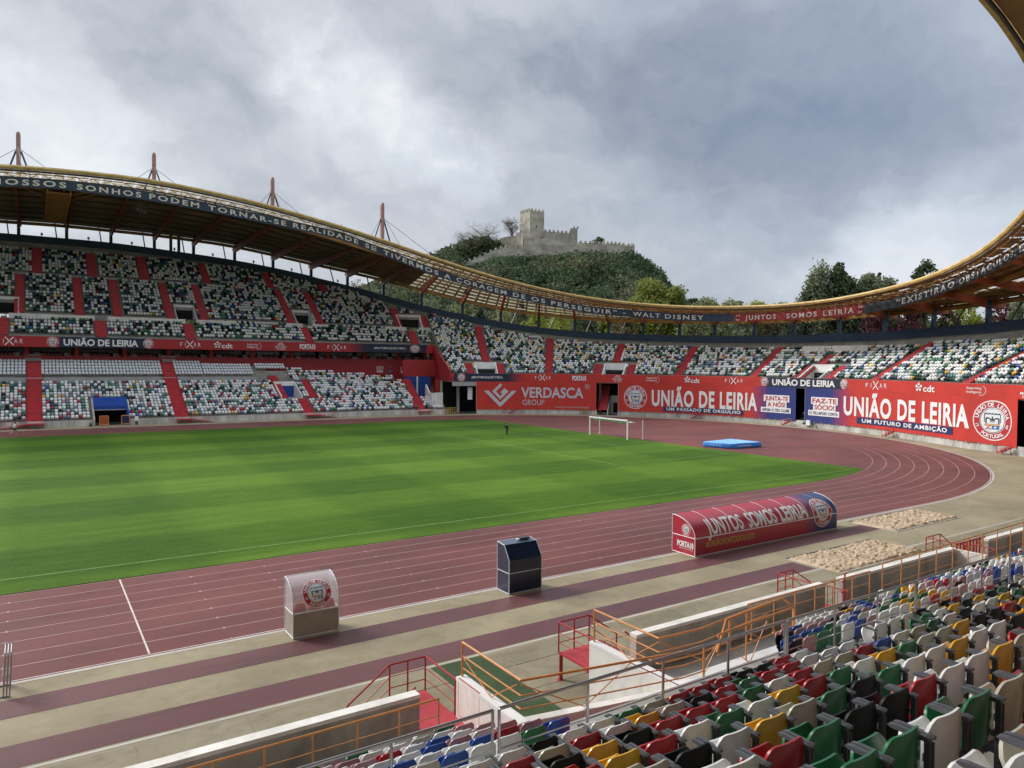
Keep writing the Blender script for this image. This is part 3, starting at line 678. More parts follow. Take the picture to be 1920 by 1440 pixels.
m_ = MB(); slab(m_, qat(1507, 9.5, 12.), qat(1546, 9.5, 12), 9.4, 9.6, zbn(9)+.5, zbn(9)+1.6, 'worn_white', 2); m_.build('white_parapet', bend); m_ = MB(); slab(m_, qat(1564, 9.5, 12), qat(1627, 9.5, 12), 9.4, 9.6, zbn(9)+.5, zbn(9)+1.6, 'worn_white', 2); m_.build('white_parapet', bend)
def front_rail(qa, qb, d, z0, z1, parent):
    m_ = MB(); q = qa
    while q < qb: m_.tube(P3(q, d, z0), P3(q, d, z1), .022, 'dark_steel', 5); q += 1.25
    for z in (z1, (z0+z1)/2): 
        qs = qr(qa, qb, 2.5)
        for a, b in zip(qs[:-1], qs[1:]): m_.tube(P3(a, d, z), P3(b, d, z), .018, 'dark_steel', 5)
    m_.build('front_railing', parent)
m_ = MB(); slab(m_, QE+.3, BQ1, .1, .9, 7.35, 7.75, 'concrete', 2.); m_.build('coping', bend)
front_rail(QE+.6, BQ1-2, .25, 7.75, 8.75, bend)
# top parapet and blue ring beam on both stands
m_ = MB(); slab(m_, -88, QE, lambda q: db(q)+.35, lambda q: db(q)+.6, lambda q: zb(q)-4.0, lambda q: zb(q), 'stand_concrete', 2.5); m_.build('rear_wall', main)
m_ = MB(); slab(m_, QE, 150, lambda q: db(q)+.35, lambda q: db(q)+.6, lambda q: zb(q)-3.5, lambda q: zb(q), 'concrete', 2.5); m_.build('rear_wall', bend)
# ================================================================ ROOF
mat('rust_dark', (.20, .055, .03), .6, .2, .4)
mat('brown_deck', (.30, .16, .06), .6, .2, .4)
roof = empty('stadium_roof', (40, 0, 0), 'wavy ring roof with yellow edge beam, translucent panels and blue columns around the whole stadium', 'roof')
bb = MB()
slab(bb, -88, 150, lambda q: db(q)+.0, lambda q: db(q)+.75, lambda q: smooth(zb, q), lambda q: smooth(zb, q)+1.35, 'blue_beam', 2.)
bb.build('ring_beam', roof)
def drear(q): return db(q)+1.6
def zrear(q):
    T = [(-90, 33.5), (-75, 35.0), (-57.6, 35.4), (-47.8, 35.7), (-32, 35.5), (-17.7, 34.7), (-8.6, 33.2), (2.9, 30.9), (7.6, 28.3), (12.9, 26.3), (18.8, 23.6), (24.4, 21.8), (30.5, 20.5), (41.2, 19.1), (59, 18.3), (71, 18.05), (84.5, 18.4), (91.9, 18.6), (98.4, 18.9), (102.4, 19.0), (112, 21), (125, 25), (150, 31), (165, 34), (200, 35.5), (245, 35)]
    return float(np.interp(q, [t[0] for t in T], [t[1] for t in T]))
ZR = lambda q: smooth(zrear, q, 3); ZF = lambda q: smooth(zf, q, 4)
def clear(q): return .5*(math.tanh((q-1.)/4.)+1) if q < 78 else .5*(math.tanh((150-q)/5.)+1)
def prof_soffit(q):
    a = ZF(q)-.75; b = ZR(q); dr = drear(q)
    return [(.5, a), (.5+(dr-.5)*.33, a+(b-a)*.25+.15), (.5+(dr-.5)*.66, a+(b-a)*.6+.15), (dr, b)]
# opaque deck on the long sides, translucent sheets on the bend
def strips(a, b, m, name, top=.55, step=2.):
    mb = MB(); sweep(mb, a, b, lambda q: [(d, z+.12) for d, z in prof_soffit(q)], m, step, PR); sweep(mb, a, b, lambda q: [(d, z+top) for d, z in prof_soffit(q)][::-1], m if m != 'roof_panel' else 'roof_panel', step, PR)
    mb.build(name, roof, fixn=False)
def deck(a, b, name):
    def pd(q, up):
        f = prof_soffit(q); o_ = [x for x in f if x[0] > 7.6]; z7 = float(np.interp(7.5, [x[0] for x in f], [x[1] for x in f])); return [(d, z+up) for d, z in [(7.5, z7)]+o_]
    for c0, c1 in ((a, b),):
        mb = MB(); sweep(mb, c0, c1, lambda q: pd(q, .3)[:2]+pd(q, .3)[-1:], 'roof_soffit', 2., PR); sweep(mb, c0, c1, lambda q: (pd(q, .5)[:2]+pd(q, .5)[-1:])[::-1], 'roof_soffit', 2., PR); mb.build(name, roof, fixn=False)
deck(-88, 11.5, 'roof_deck'); deck(143, 245, 'roof_deck')
mb = MB()
def pfr(q, up): f = prof_soffit(q); return [(d, float(np.interp(d, [x[0] for x in f], [x[1] for x in f]))+up) for d in (.6, 4, 7.5)]
sweep(mb, 143, 245, lambda q: pfr(q, .3), 'brown_deck', 2., PR); sweep(mb, 143, 245, lambda q: pfr(q, .42)[::-1], 'brown_deck', 2., PR); mb.build('roof_deck', roof, fixn=False)
mt_ = bpy.data.materials.new('roof_translucent'); mt_.use_nodes = True; t_ = mt_.node_tree; b_ = t_.nodes['Principled BSDF']; b_.inputs['Base Color'].default_value = (.62, .55, .40, 1); b_.inputs['Roughness'].default_value = .7
tr_ = t_.nodes.new('ShaderNodeBsdfTranslucent'); tr_.inputs[0].default_value = (.62, .54, .38, 1); ms_ = t_.nodes.new('ShaderNodeMixShader'); ms_.inputs[0].default_value = .42
t_.links.new(b_.outputs[0], ms_.inputs[1]); t_.links.new(tr_.outputs[0], ms_.inputs[2]); t_.links.new(ms_.outputs[0], t_.nodes['Material Output'].inputs[0]); MATS['roof_translucent'] = mt_
# translucent sheets: bands of panel between purlins with open slots, so sky shows through in dashes
mb = MB(); NB = 9
for (qa, qb) in ((-84, 11.5), (11.5, 143.)):
    qs = qr(qa, qb, 1.55)
    for i, (a, b) in enumerate(zip(qs[:-1], qs[1:])):
        nb_ = NB if 11 < qa < 142 else 24
        for k in range(nb_):
            t0, t1 = (k+.14)/nb_, (k+.92)/nb_
            g_ = .10*(b-a)
            def pt(q, t): 
                f = prof_soffit(q); d = f[0][0]+(f[-1][0]-f[0][0])*t; z = np.interp(d, [x[0] for x in f], [x[1] for x in f])+.38; return P3(q, d, z, PR)
            dm = .5+(drear(a)-.5)*(t0+t1)/2
            if (qb < 12 or qa > 142) and dm > 7.8: continue
            if 84 < a < 143 and dm > 5.2 and k % 9 != 5: continue
            mb.add([pt(a+g_, t0), pt(b-g_, t0), pt(b-g_, t1), pt(a+g_, t1)], [(0, 1, 2, 3)], 'brown_deck' if 80 < a < 143 and k % 2 == 0 else 'roof_translucent')
mb.build('translucent_panels', roof, fixn=False)
mb = MB(); fD = lambda q: prof_soffit(q)
def pdk(q, up):
    f = prof_soffit(q); return [(d, float(np.interp(d, [x[0] for x in f], [x[1] for x in f]))+up) for d in (5.2, (5.2+f[-1][0])/2-1.0)]
def pdk2(q, up):
    f = prof_soffit(q); m = (5.2+f[-1][0])/2; return [(d, float(np.interp(d, [x[0] for x in f], [x[1] for x in f]))+up) for d in (m+.6, f[-1][0])]
for pf in (pdk, pdk2):
    sweep(mb, 85, 143, lambda q: pf(q, .34), 'brown_deck', 2., PR); sweep(mb, 85, 143, lambda q: pf(q, .44)[::-1], 'brown_deck', 2., PR)
mb.build('roof_deck', roof, fixn=False)
# purlins
mb = MB()
for k in range(NB+1):
    t = k/NB
    def pz(q, t=t):
        f = prof_soffit(q); d = f[0][0]+(f[-1][0]-f[0][0])*t; z = float(np.interp(d, [x[0] for x in f], [x[1] for x in f])); return d, z
    qs = qr(-88, 200, 3.)
    for a, b in zip(qs[:-1], qs[1:]):
        d0, z0 = pz(a); d1, z1 = pz(b)
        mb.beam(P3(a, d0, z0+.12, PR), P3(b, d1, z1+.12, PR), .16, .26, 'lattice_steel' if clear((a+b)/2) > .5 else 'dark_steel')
mb.build('purlins', roof)
# secondary rafters on the clear part
mb = MB()
for q in np.arange(12.3, 143, 3.1):
    f = prof_soffit(q)
    for (d0, z0), (d1, z1) in zip(f[:-1], f[1:]): mb.beam(P3(q, d0, z0+.05, PR), P3(q, d1, z1+.05, PR), .10, .2, 'lattice_steel')
mb.build('rafters', roof)
# edge beam
mb = MB()
sweep(mb, -88, 245, lambda q: [(-.05, ZF(q)-.46), (-.16, ZF(q)-.22), (-.08, ZF(q)), (.4, ZF(q)+.03), (.46, ZF(q)-.25), (.4, ZF(q)-.48)], 'yellow_beam', 1.6, PR, True)
mb.build('edge_beam', roof, smooth=False)
# lattice under the edge (catwalk truss between edge and sign)
mb = MB(); qs = qr(-88, 143, 2.2)
for i, (a, b) in enumerate(zip(qs[:-1], qs[1:])):
    za, zb_ = ZF(a)-1.0, ZF(b)-1.0; sa, sb = smooth(zs, a), smooth(zs, b); mq = (a+b)/2; sm = smooth(zs, mq)
    mb.tube(P3(a, .6, za, PR), P3(b, .6, zb_, PR), .06, 'ochre_steel', 5)
    mb.tube(P3(a, .6, za, PR), P3(mq, 2.0, sm+.5, PR), .05, 'ochre_steel', 5); mb.tube(P3(mq, 2.0, sm+.5, PR), P3(b, .6, zb_, PR), .05, 'ochre_steel', 5)
    mb.tube(P3(a, 3.0, sa+.1, PR), P3(mq, 2.0, sm+.5, PR), .05, 'ochre_steel', 5); mb.tube(P3(mq, 2.0, sm+.5, PR), P3(b, 3., sb+.1, PR), .05, 'ochre_steel', 5)
mb.build('edge_truss', roof)
# main cantilever girders + columns + raking struts
COLU = [-150, -55, 35, 125, 208, 289.5, 363, 440, 512, 583.5, 651.6, 719, 790, 867, 939, 1010, 1078, 1141, 1206, 1274, 1340, 1415, 1489, 1573, 1659, 1750, 1852]
CQ = []
for u in COLU:
    if u < 0: CQ.append(-54.8-7.9*(1 if u == -55 else 2)); continue
    q = 0.
    for _ in range(6): q = qat(u, db(q)+.9, zb(q)+2)
    CQ.append(q)
CQ += [105.6, 112.2, 118.5, 125, 132, 139, 146]
for i, q in enumerate(CQ):
    d = db(q)+1.0; z0 = zb(q)-2.0; z1 = ZR(q)+.1
    mb = MB(); x, y = PR(q, d) if q > 110 else PL(q, d); wd = .55 if i not in () else 1.
    mb.box((x, y, (z0+z1)/2), (wd, wd, z1-z0), 'blue_beam', qang(min(q, 150))); o = mb.build('column', roof)
    mb = MB(); x2, y2 = P3(q+1.6 if q > 20 else q-1.5, d+.8, 0)[:2]; x3, y3 = P3(q+2.9 if q > 20 else q-1.9, d+2.4, 0)[:2]
    mb.tube((x2, y2, zb(q)+.6), (x3, y3, ZR(q)+.7), .13, 'dark_steel', 6); mb.build('raking_strut', o)
    # girder: deep at the column, thin towards the pitch
    f = prof_soffit(q); 
    mt2 = 'rust_steel' if q > 12 else 'rust_dark'
    mb = MB(); D = f[-1][0]
    def zz(dd): return float(np.interp(dd, [t[0] for t in f], [t[1] for t in f]))
    deep = 2.6 if q < 5 else (2.2 if q < 30 else (1.7 if q < 80 else 2.4))
    ds = [D+.8, D-1.2, D*.62, max(1.2, D*.22)]
    low = [zz(D)-deep*.35, zz(D-1.2)-deep*.55, zz(D*.62)-deep*.42, zz(ds[3])-.25]
    va = []; 
    for s in (-.17, .17):
        va += [P3(q+s, dd, zz(min(dd, D))+.1, PR) for dd in ds]+[P3(q+s, dd, zl_, PR) for dd, zl_ in list(zip(ds, low))[::-1]]
    mb.add(va, [tuple(range(8)), tuple(range(15, 7, -1))]+[(k, (k+1) % 8, 8+(k+1) % 8, 8+k) for k in range(8)], mt2)
    mb.build('roof_girder', roof)
# longitudinal yellow box beam and extra pair of posts
mb = MB(); qs = qr(-88, 245, 4.)
for a, b in zip(qs[:-1], qs[1:]):
    for t, w2, h2 in ((.24, .35, .5), (.97, .4, .45)):
        if t < .5 and a > 143: continue
        def pp(q):
            f = prof_soffit(q); d = f[0][0]+(f[-1][0]-f[0][0])*t if t > .5 else 7.4; z = float(np.interp(d, [x[0] for x in f], [x[1] for x in f]))-.35; return P3(q, d, z, PR)
        mb.beam(pp(a), pp(b), w2, h2, 'ochre_steel')
mb.build('longitudinal_beams', roof)
mb = MB()
for du in (-1, 1):
    q = qat(326, 43, 32)+du*.75; x, y = PL(q, db(q)+1.5); mb.box((x, y, zb(q)+1), (.55, .5, 8.5), 'dark_steel')
mb.build('rainwater_stack', roof)
# small lamps on the ring beam
for i, q in enumerate([a+3.6 for a in CQ[2:-8]]):
    mb = MB(); x, y = PL(q, db(q)+.3); z = smooth(zb, q)+1.35
    mb.tube((x, y, z), (x, y, z+.35), .05, 'dark_steel', 6); mb.tube((x, y-.2, z+.35), (x, y+.2, z+.62), .22, 'dark_steel', 8); mb.build('loudspeaker', roof)
# masts with raking struts and cables
for n_, (u, v) in enumerate(((35, 244), (289, 284), (511, 330), (717, 380))):
    q = 0.
    for _ in range(6): q = qat(u, db(q)+1.5, 45)
    x, y = PL(q, db(q)+1.6); zt = {0: 52.4, 1: 52.2, 2: 50.1, 3: 45.6}[n_]; zr = ZR(q)+.3
    mb = MB(); w0 = .36
    pr = [(-w0, zr-1), (w0, zr-1), (w0, zt-.7), (w0*.75, zt-.25), (0, zt), (-w0*.75, zt-.25), (-w0, zt-.7)]
    mb.prism([(x+a, z) for a, z in pr], y-.35, y+.35, 1, 'mast_paint'); o = mb.build('mast', roof)
    hz = zt-(3.6 if n_ < 3 else 3.9)
    for s in (-1, 1):
        mb = MB(); mb.tube((x+s*.4, y, hz), (x+s*4.3, y-1., ZR(q+s*4.)+1.0), .17, 'strut_blue', 7); mb.build('raking_strut', o)
    mb = MB(); mb.tube((x-.1, y-.4, hz+1), (x+1.5, y-12, ZF(q)+.2), .05, 'dark_steel', 5)
    mb.tube((x+.4, y, hz+.3), (x+11., y-18, ZF(q+11)+.2), .05, 'dark_steel', 5); mb.tube((x-.4, y, hz+.3), (x-11., y-18, ZF(q-11)+.2), .05, 'dark_steel', 5); mb.build('stay_cable', o)
# gantry under the roof (yellow service bridge) and floodlight clusters
mb = MB(); q = qat(107, 20, 34)
fz = lambda d: float(np.interp(d, [t[0] for t in prof_soffit(q)], [t[1] for t in prof_soffit(q)]))
for d in np.arange(9, 34, 1.2): mb.box((42.2+q, 50.3+d, fz(d)-1.1), (3., .9, .25), 'ochre_steel')
for s in (-1.5, 1.5): mb.beam((42.2+q+s, 58.5, fz(8)-1.), (42.2+q+s, 84., fz(34)-1.), .25, .8, 'ochre_steel')
for s in (-1, 1):
    for k in (0, 1): mb.tube((42.2+q+s*1.5, 60+k*5, fz(12)-1.), (42.2+q+s*(5.5+k*1.2), 57.5, fz(8)-.1), .1, 'ochre_steel', 6)
mb.build('service_gantry', roof)
for u, d in ((1600, 9.), (1635, 9), (855, 9), (958, 9), (245, 9)):
    q = qat(u+20, d, 18); x, y = PR(q, d); z = smooth(zs, q)-2.0
    mb = MB(); 
    for k in range(3):
        mb.box((x+.5*(k-1), y+.2*(k-1), z-.35*(k-1)*(.4)), (.42, .4, .5), 'dark_steel', .4)
    mb.tube((x, y, z), (x, y, z+2.), .07, 'dark_steel', 6); mb.box((x, y, z+.6), (1.8, .12, .12), 'dark_steel'); mb.build('floodlight_cluster', roof)
for k in range(7):
    q = qat(1497+k*16, 5, 19.3); x, y = PR(q, 4.5); mb = MB(); mb.tube((x, y, smooth(zs, q)+.35), (x, y, smooth(zs, q)+.62), .28, 'grey_panel', 10); mb.build('round_lamp', roof)
# ================================================================ LETTERING AND PRINTED ART
_TC = {}
def text2d(s, bold=.0, space=1.0):
    key = (s, bold, space)
    if key in _TC: return _TC[key]
    cu = bpy.data.curves.new('lettering_source', 'FONT'); cu.body = s; cu.size = 1; cu.offset = bold; cu.resolution_u = 3; cu.space_character = space
    o = bpy.data.objects.new('lettering_source', cu); COL.objects.link(o)
    dg = bpy.context.evaluated_depsgraph_get(); me = bpy.data.meshes.new_from_object(o.evaluated_get(dg))
    v = np.array([tuple(x.co)[:2] for x in me.vertices]).reshape(-1, 2); f = [tuple(p.vertices) for p in me.polygons]
    bpy.data.objects.remove(o); bpy.data.curves.remove(cu); bpy.data.meshes.remove(me)
    _TC[key] = (v, f); return _TC[key]
class Art:
    """flat printed artwork in (x, y) metres with a small layer offset; fn maps (x, y, layer) to 3-D"""
    def __init__(s, fn, ys=0.): s.fn = fn; s.mb = MB(); s.ys = ys
    def poly(s, pts, m, lay=1):
        xs = [p[0] for p in pts]; a, b = min(xs), max(xs); st = .8
        if s.ys:
            yy = [p[1] for p in pts]; c0, c1 = min(yy), max(yy)
            if c1-c0 > s.ys*1.01:
                def clipy(P_, y0, sg):
                    o_ = []
                    for (x1, y1), (x2, y2) in zip(P_, P_[1:]+P_[:1]):
                        i1, i2 = sg*(y1-y0) >= 0, sg*(y2-y0) >= 0
                        if i1: o_.append((x1, y1))
                        if i1 != i2: t = (y0-y1)/(y2-y1); o_.append((x1+(x2-x1)*t, y0))
                    return o_
                n = int(math.ceil((c1-c0)/s.ys))
                for i in range(n):
                    c = clipy(clipy(list(pts), c0+(c1-c0)*i/n, 1), c0+(c1-c0)*(i+1)/n, -1)
                    if len(c) > 2: s.poly(c, m, lay)
                return
        if b-a <= st: s.mb.add([s.fn(x, y, lay) for x, y in pts], [tuple(range(len(pts)))], m); return
        def clip(P_, x0, sg):
            o_ = []
            for (x1, y1), (x2, y2) in zip(P_, P_[1:]+P_[:1]):
                i1, i2 = sg*(x1-x0) >= 0, sg*(x2-x0) >= 0
                if i1: o_.append((x1, y1))
                if i1 != i2: t = (x0-x1)/(x2-x1); o_.append((x0, y1+(y2-y1)*t))
            return o_
        n = int(math.ceil((b-a)/st))
        for i in range(n):
            c = clip(clip(list(pts), a+(b-a)*i/n, 1), a+(b-a)*(i+1)/n, -1)
            if len(c) > 2: s.mb.add([s.fn(x, y, lay) for x, y in c], [tuple(range(len(c)))], m)
    def rect(s, x0, y0, x1, y1, m, lay=1): s.poly([(x0, y0), (x1, y0), (x1, y1), (x0, y1)], m, lay)
    def disc(s, cx, cy, r0, r1, m, lay=1, n=40, ky=1.):
        if r0 <= 0: s.poly([(cx+r1*math.cos(2*math.pi*i/n), cy+ky*r1*math.sin(2*math.pi*i/n)) for i in range(n)], m, lay); return
        for i in range(n):
            a, b = 2*math.pi*i/n, 2*math.pi*(i+1)/n
            s.poly([(cx+r0*math.cos(a), cy+ky*r0*math.sin(a)), (cx+r1*math.cos(a), cy+ky*r1*math.sin(a)), (cx+r1*math.cos(b), cy+ky*r1*math.sin(b)), (cx+r0*math.cos(b), cy+ky*r0*math.sin(b))], m, lay)
    def text(s, t, x0, y0, x1, y1, m, lay=2, bold=.012, cap=None, space=1., shear=0.):
        v, f = text2d(t, bold, space)
        if not len(v): return
        mn, mx = v.min(0), v.max(0)
        ymin, ymax = (mn[1], mx[1]) if cap is None else (0-.0, .70+.0)
        sx = (x1-x0)/(mx[0]-mn[0]); sy = (y1-y0)/(ymax-ymin)
        if s.ys:
            for q in f: s.poly([(x0+(v[k][0]-mn[0])*sx, y0+(v[k][1]-ymin)*sy) for k in q], m, lay)
            return
        P_ = [s.fn(x0+(a-mn[0])*sx+shear*(b-ymin)*sy, y0+(b-ymin)*sy, lay) for a, b in v]
        s.mb.add(P_, f, m)
    def ringtext(s, t, cx, cy, r, h, a0, a1, m, lay=3, inward=False, bold=.02):
        """letters spread along an arc from angle a0 to a1 (deg)"""
        n = len(t)
        for i, ch in enumerate(t):
            if ch == ' ': continue
            a = rad(a0+(a1-a0)*(i+.5)/n); v, f = text2d(ch, bold); c = (v.min(0)+v.max(0))/2; w_ = (v.max(0)-v.min(0))
            k = h/.72; rot = a-math.pi/2 if not inward else a+math.pi/2
            cs, sn = math.cos(rot), math.sin(rot)
            P_ = [s.fn(cx+r*math.cos(a)+((x-c[0])*cs-(y-.35)*sn)*k, cy+r*math.sin(a)+((x-c[0])*sn+(y-.35)*cs)*k, lay) for x, y in v]
            s.mb.add(P_, f, m)
    def build(s, name, parent, **kw):
        o = s.mb.build(name, parent, fixn=False, **kw) if s.mb.v else None
        s.mb = MB(); return o
def crest(art, cx, cy, R, small=False, base=1):
    A = art; b = base
    A.disc(cx, cy, 0, R, 'letter_white', b, 44); A.disc(cx, cy, 0, R*.94, 'crest_red', b+1, 44); A.disc(cx, cy, 0, R*.64, 'letter_white', b+2, 36)
    A.disc(cx, cy, 0, R*.60, 'crest_pale', b+3, 36)
    # bridge-like drawing, ribbon and two quartered fields
    S = R
    if not small:
        A.disc(cx, cy, R*.585, R*.60, 'crest_dark', b+4, 36)
    A.rect(cx-.40*S, cy+.30*S, cx+.40*S, cy+.335*S, 'crest_dark', b+4)
    for i in range(5): A.rect(cx-.36*S+i*.16*S, cy+.335*S, cx-.28*S+i*.16*S, cy+.37*S, 'crest_dark', b+4)
    for sx in (-1, 1):
        A.rect(cx+sx*.39*S-.015*S, cy-.10*S, cx+sx*.39*S+.015*S, cy+.33*S, 'crest_dark', b+4)
        A.rect(cx+sx*.31*S-.03*S, cy-.22*S, cx+sx*.31*S+.03*S, cy+.12*S, 'crest_dark', b+4)
        A.rect(cx+sx*.22*S-.09*S, cy+.08*S, cx+sx*.22*S+.09*S, cy+.14*S, 'crest_dark', b+4)
    A.poly([(cx-.16*S, cy+.09*S), (cx-.10*S, cy-.01*S), (cx+.10*S, cy-.01*S), (cx+.16*S, cy+.09*S)], 'crest_dark', b+4)
    A.rect(cx-.03*S, cy+.09*S, cx+.03*S, cy+.20*S, 'crest_dark', b+4); A.rect(cx-.12*S, cy-.07*S, cx+.12*S, cy-.04*S, 'crest_dark', b+4)
    A.poly([(cx-.42*S, cy-.25*S), (cx-.3*S, cy-.16*S), (cx+.3*S, cy-.16*S), (cx+.42*S, cy-.25*S), (cx+.3*S, cy-.26*S), (cx-.3*S, cy-.26*S)], 'crest_gold', b+5)
    A.rect(cx-.33*S, cy-.42*S, cx-.01*S, cy-.25*S, 'letter_white', b+5)
    A.poly([(cx-.33*S, cy-.25*S), (cx-.20*S, cy-.25*S), (cx-.17*S, cy-.335*S)], 'crest_red', b+6); A.poly([(cx-.14*S, cy-.25*S), (cx-.01*S, cy-.25*S), (cx-.17*S, cy-.335*S)], 'crest_red', b+6)
    A.poly([(cx-.33*S, cy-.42*S), (cx-.20*S, cy-.42*S), (cx-.17*S, cy-.335*S)], 'crest_dark', b+6); A.poly([(cx-.14*S, cy-.42*S), (cx-.01*S, cy-.42*S), (cx-.17*S, cy-.335*S)], 'crest_red', b+6)
    A.rect(cx+.01*S, cy-.42*S, cx+.33*S, cy-.25*S, 'crest_blue', b+5); A.rect(cx+.15*S, cy-.40*S, cx+.19*S, cy-.27*S, 'letter_white', b+6); A.rect(cx+.10*S, cy-.355*S, cx+.24*S, cy-.315*S, 'letter_white', b+6)
    h = R*.20; rr_ = R*.79
    A.ringtext('UNIÃO DE LEIRIA', cx, cy, rr_, h, 172, 8, 'letter_white', b+3, bold=.03)
    A.ringtext('PORTUGAL', cx, cy, rr_, h*.9, 228, 312, 'letter_white', b+3, True, .03)
    A.ringtext('19', cx, cy, rr_, h*.75, 192, 207, 'letter_white', b+3, True, .02); A.ringtext('66', cx, cy, rr_, h*.75, 333, 348, 'letter_white', b+3, True, .02)
def fixar(A, x, y, h, w_, m='letter_white', lay=2):
    W = w_
    for ch, a, b in (('F', 0, .10), ('I', .235, .26), ('A', .66, .79), ('R', .88, 1.)): A.text(ch, x+W*a, y+h*.18, x+W*b, y+h*.82, m, lay, .0)
    t = h*.10
    for s in (-1, 1):
        cx = x+W*.47; a = (cx-s*h*.52, y+h*1.1); b = (cx+s*h*.52, y-h*.1); A.poly([(a[0]-t, a[1]), (a[0]+t, a[1]), (b[0]+t, b[1]), (b[0]-t, b[1])], m, lay)
def cdt(A, x, y, h, w_, m='letter_white', lay=2):
    for i in range(5):
        a = rad(90+72*i); cx, cy = x+w_*.17+h*.34*math.cos(a), y+h*.5+h*.34*math.sin(a); A.disc(cx, cy, 0, h*.15, m, lay, 10)
        A.poly([(cx, cy-h*.05), (cx, cy+h*.05), (x+w_*.17, y+h*.52), (x+w_*.17, y+h*.45)], m, lay)
    A.text('cdt', x+w_*.40, y+h*.02, x+w_, y+h*.72, m, lay, .02)
def supporting(A, x, y, h, w_, m='letter_white', lay=2):
    A.text('Supporting', x, y+h*.5, x+w_*.8, y+h*.9, m, lay, .01); A.text('Intelligence', x, y+h*.02, x+w_*.8, y+h*.42, m, lay, .01)
    cx, cy = x+w_*.78, y+h*.46
    for i in range(14):
        a, b = rad(-110+i*13), rad(-110+(i+1)*13); r0, r1 = h*.55, h*.60
        A.poly([(cx+r0*math.cos(a), cy+r0*math.sin(a)), (cx+r1*math.cos(a), cy+r1*math.sin(a)), (cx+r1*math.cos(b), cy+r1*math.sin(b)), (cx+r0*math.cos(b), cy+r0*math.sin(b))], m, lay)
def mosteiro(A, x, y, h, w_, m='letter_white', lay=2):
    cx = x+w_/2
    for k in range(3):
        r0, r1 = h*(.16+.11*k), h*(.21+.11*k)
        for i in range(10):
            a, b = rad(18*i), rad(18*i+15); A.poly([(cx+r0*math.cos(a), y+h*.52+r0*math.sin(a)), (cx+r1*math.cos(a), y+h*.52+r1*math.sin(a)), (cx+r1*math.cos(b), y+h*.52+r1*math.sin(b)), (cx+r0*math.cos(b), y+h*.52+r0*math.sin(b))], m, lay)
    A.text('MOSTEIRO', x, y+h*.26, x+w_, y+h*.48, m, lay, .01); A.text('DO LEITÃO', x+w_*.12, y, x+w_*.9, y+h*.24, m, lay, .01)
def porta10(A, x, y, h, w_, m='letter_white', lay=2): A.text('PORTA10', x, y+h*.1, x+w_, y+h*.9, m, lay, .045, cap=1)
def surf(d0, z0, pl=PL, eps=.025, tilt=0.):
    """map (q, z) onto the curved surface standing at offset d0 (art faces the pitch)"""
    return lambda x, y, lay: P3(x, d0-eps*lay, z0+y, pl)
RED = (.57, .038, .026); NAVY = (.014, .022, .058); BLUE = (.018, .036, .20); RED2 = (.40, .022, .028)
def colstrip(d, za, zb_, stops, q0, q1, name, parent, label=None, cat=None, thick=.06, step=.5, pl=PL, slope=0.):
    """cloth strip with printed colour changing along q; stops=[(q,colour)]"""
    mb = MB(); mb.col = []
    qs = qr(q0, q1, step); prof = lambda: [(d, za), (d, zb_), (d+thick, zb_), (d+thick, za)]
    rows = []
    for q in qs:
        row = [P3(q, dd, z, pl) for dd, z in prof()]; rows.append(row)
        c = [float(np.interp(q, [s[0] for s in stops], [s[1][k] for s in stops])) for k in range(3)]
        mb.col += [(*c, 1.)]*4
    mb.grid(rows, 'banner_cloth', True)
    mb.f.append((0, 1, 2, 3)); mb.m.append(0); n = 4*(len(qs)-1); mb.f.append((n+3, n+2, n+1, n)); mb.m.append(0)
    return mb.build(name, parent, label, cat)

# ---- advertising ribbon of the main stand
D = 15.0; zr0, zr1 = 11.75, 13.45
Q = lambda u: qat(u, D, 12.6)
e1 = empty('advertising_board', (P3(-20, D, zr0)), 'long red and navy advertising ribbon under the upper tier of the main grandstand', 'ad board', 'advertising ribbons round the bowl')
colstrip(D, zr0, zr1, [(-75, RED2), (Q(108), RED2), (Q(109), NAVY), (Q(277), NAVY), (Q(278), RED2), (Q(655), RED2), (Q(684), NAVY), (Q(799), NAVY), (Q(800), RED), (14, RED)], -75, QE+.3, 'ribbon_cloth', e1)
A = Art(surf(D, zr0)); H = zr1-zr0
def onrib(fn, u0, u1, a=.2, b=.82): q0, q1 = Q(u0), Q(u1); fn(A, q0, H*a, H*(b-a), q1-q0); A.build('lettering', e1)
for u0, u1 in ((-6, 43), (338, 376), (614, 649)): onrib(fixar, u0, u1)
onrib(cdt, 402, 436, .16, .9); onrib(supporting, 463, 489); onrib(mosteiro, 516, 537, .1, .95); onrib(porta10, 562, 591, .2, .85)
A.text('UNIÃO DE LEIRIA', Q(119), H*.2, Q(259), H*.80, 'letter_white', 2, .035, cap=1); A.build('lettering', e1)
A.text('#MUITOMAISQUEFUTEBOL', Q(701), H*.36, Q(761), H*.64, 'letter_white', 2, .01); A.build('lettering', e1)
A.poly([(Q(797), 0), (Q(804), H), (QE+.3, H), (QE+.3, 0)], 'banner_red', 1)
for i in range(7): A.poly([(Q(488+i*3), H*.2), (Q(488.6+i*3), H*.2), (Q(494.6+i*3), H*.85), (Q(494+i*3), H*.85)], 'letter_red', 1)
A.build('lettering', e1)
A = Art(surf(D, zr0))
for u in (99, 278, 778): crest(A, Q(u), H*.5, H*.47, True); A.build('crest', e1)
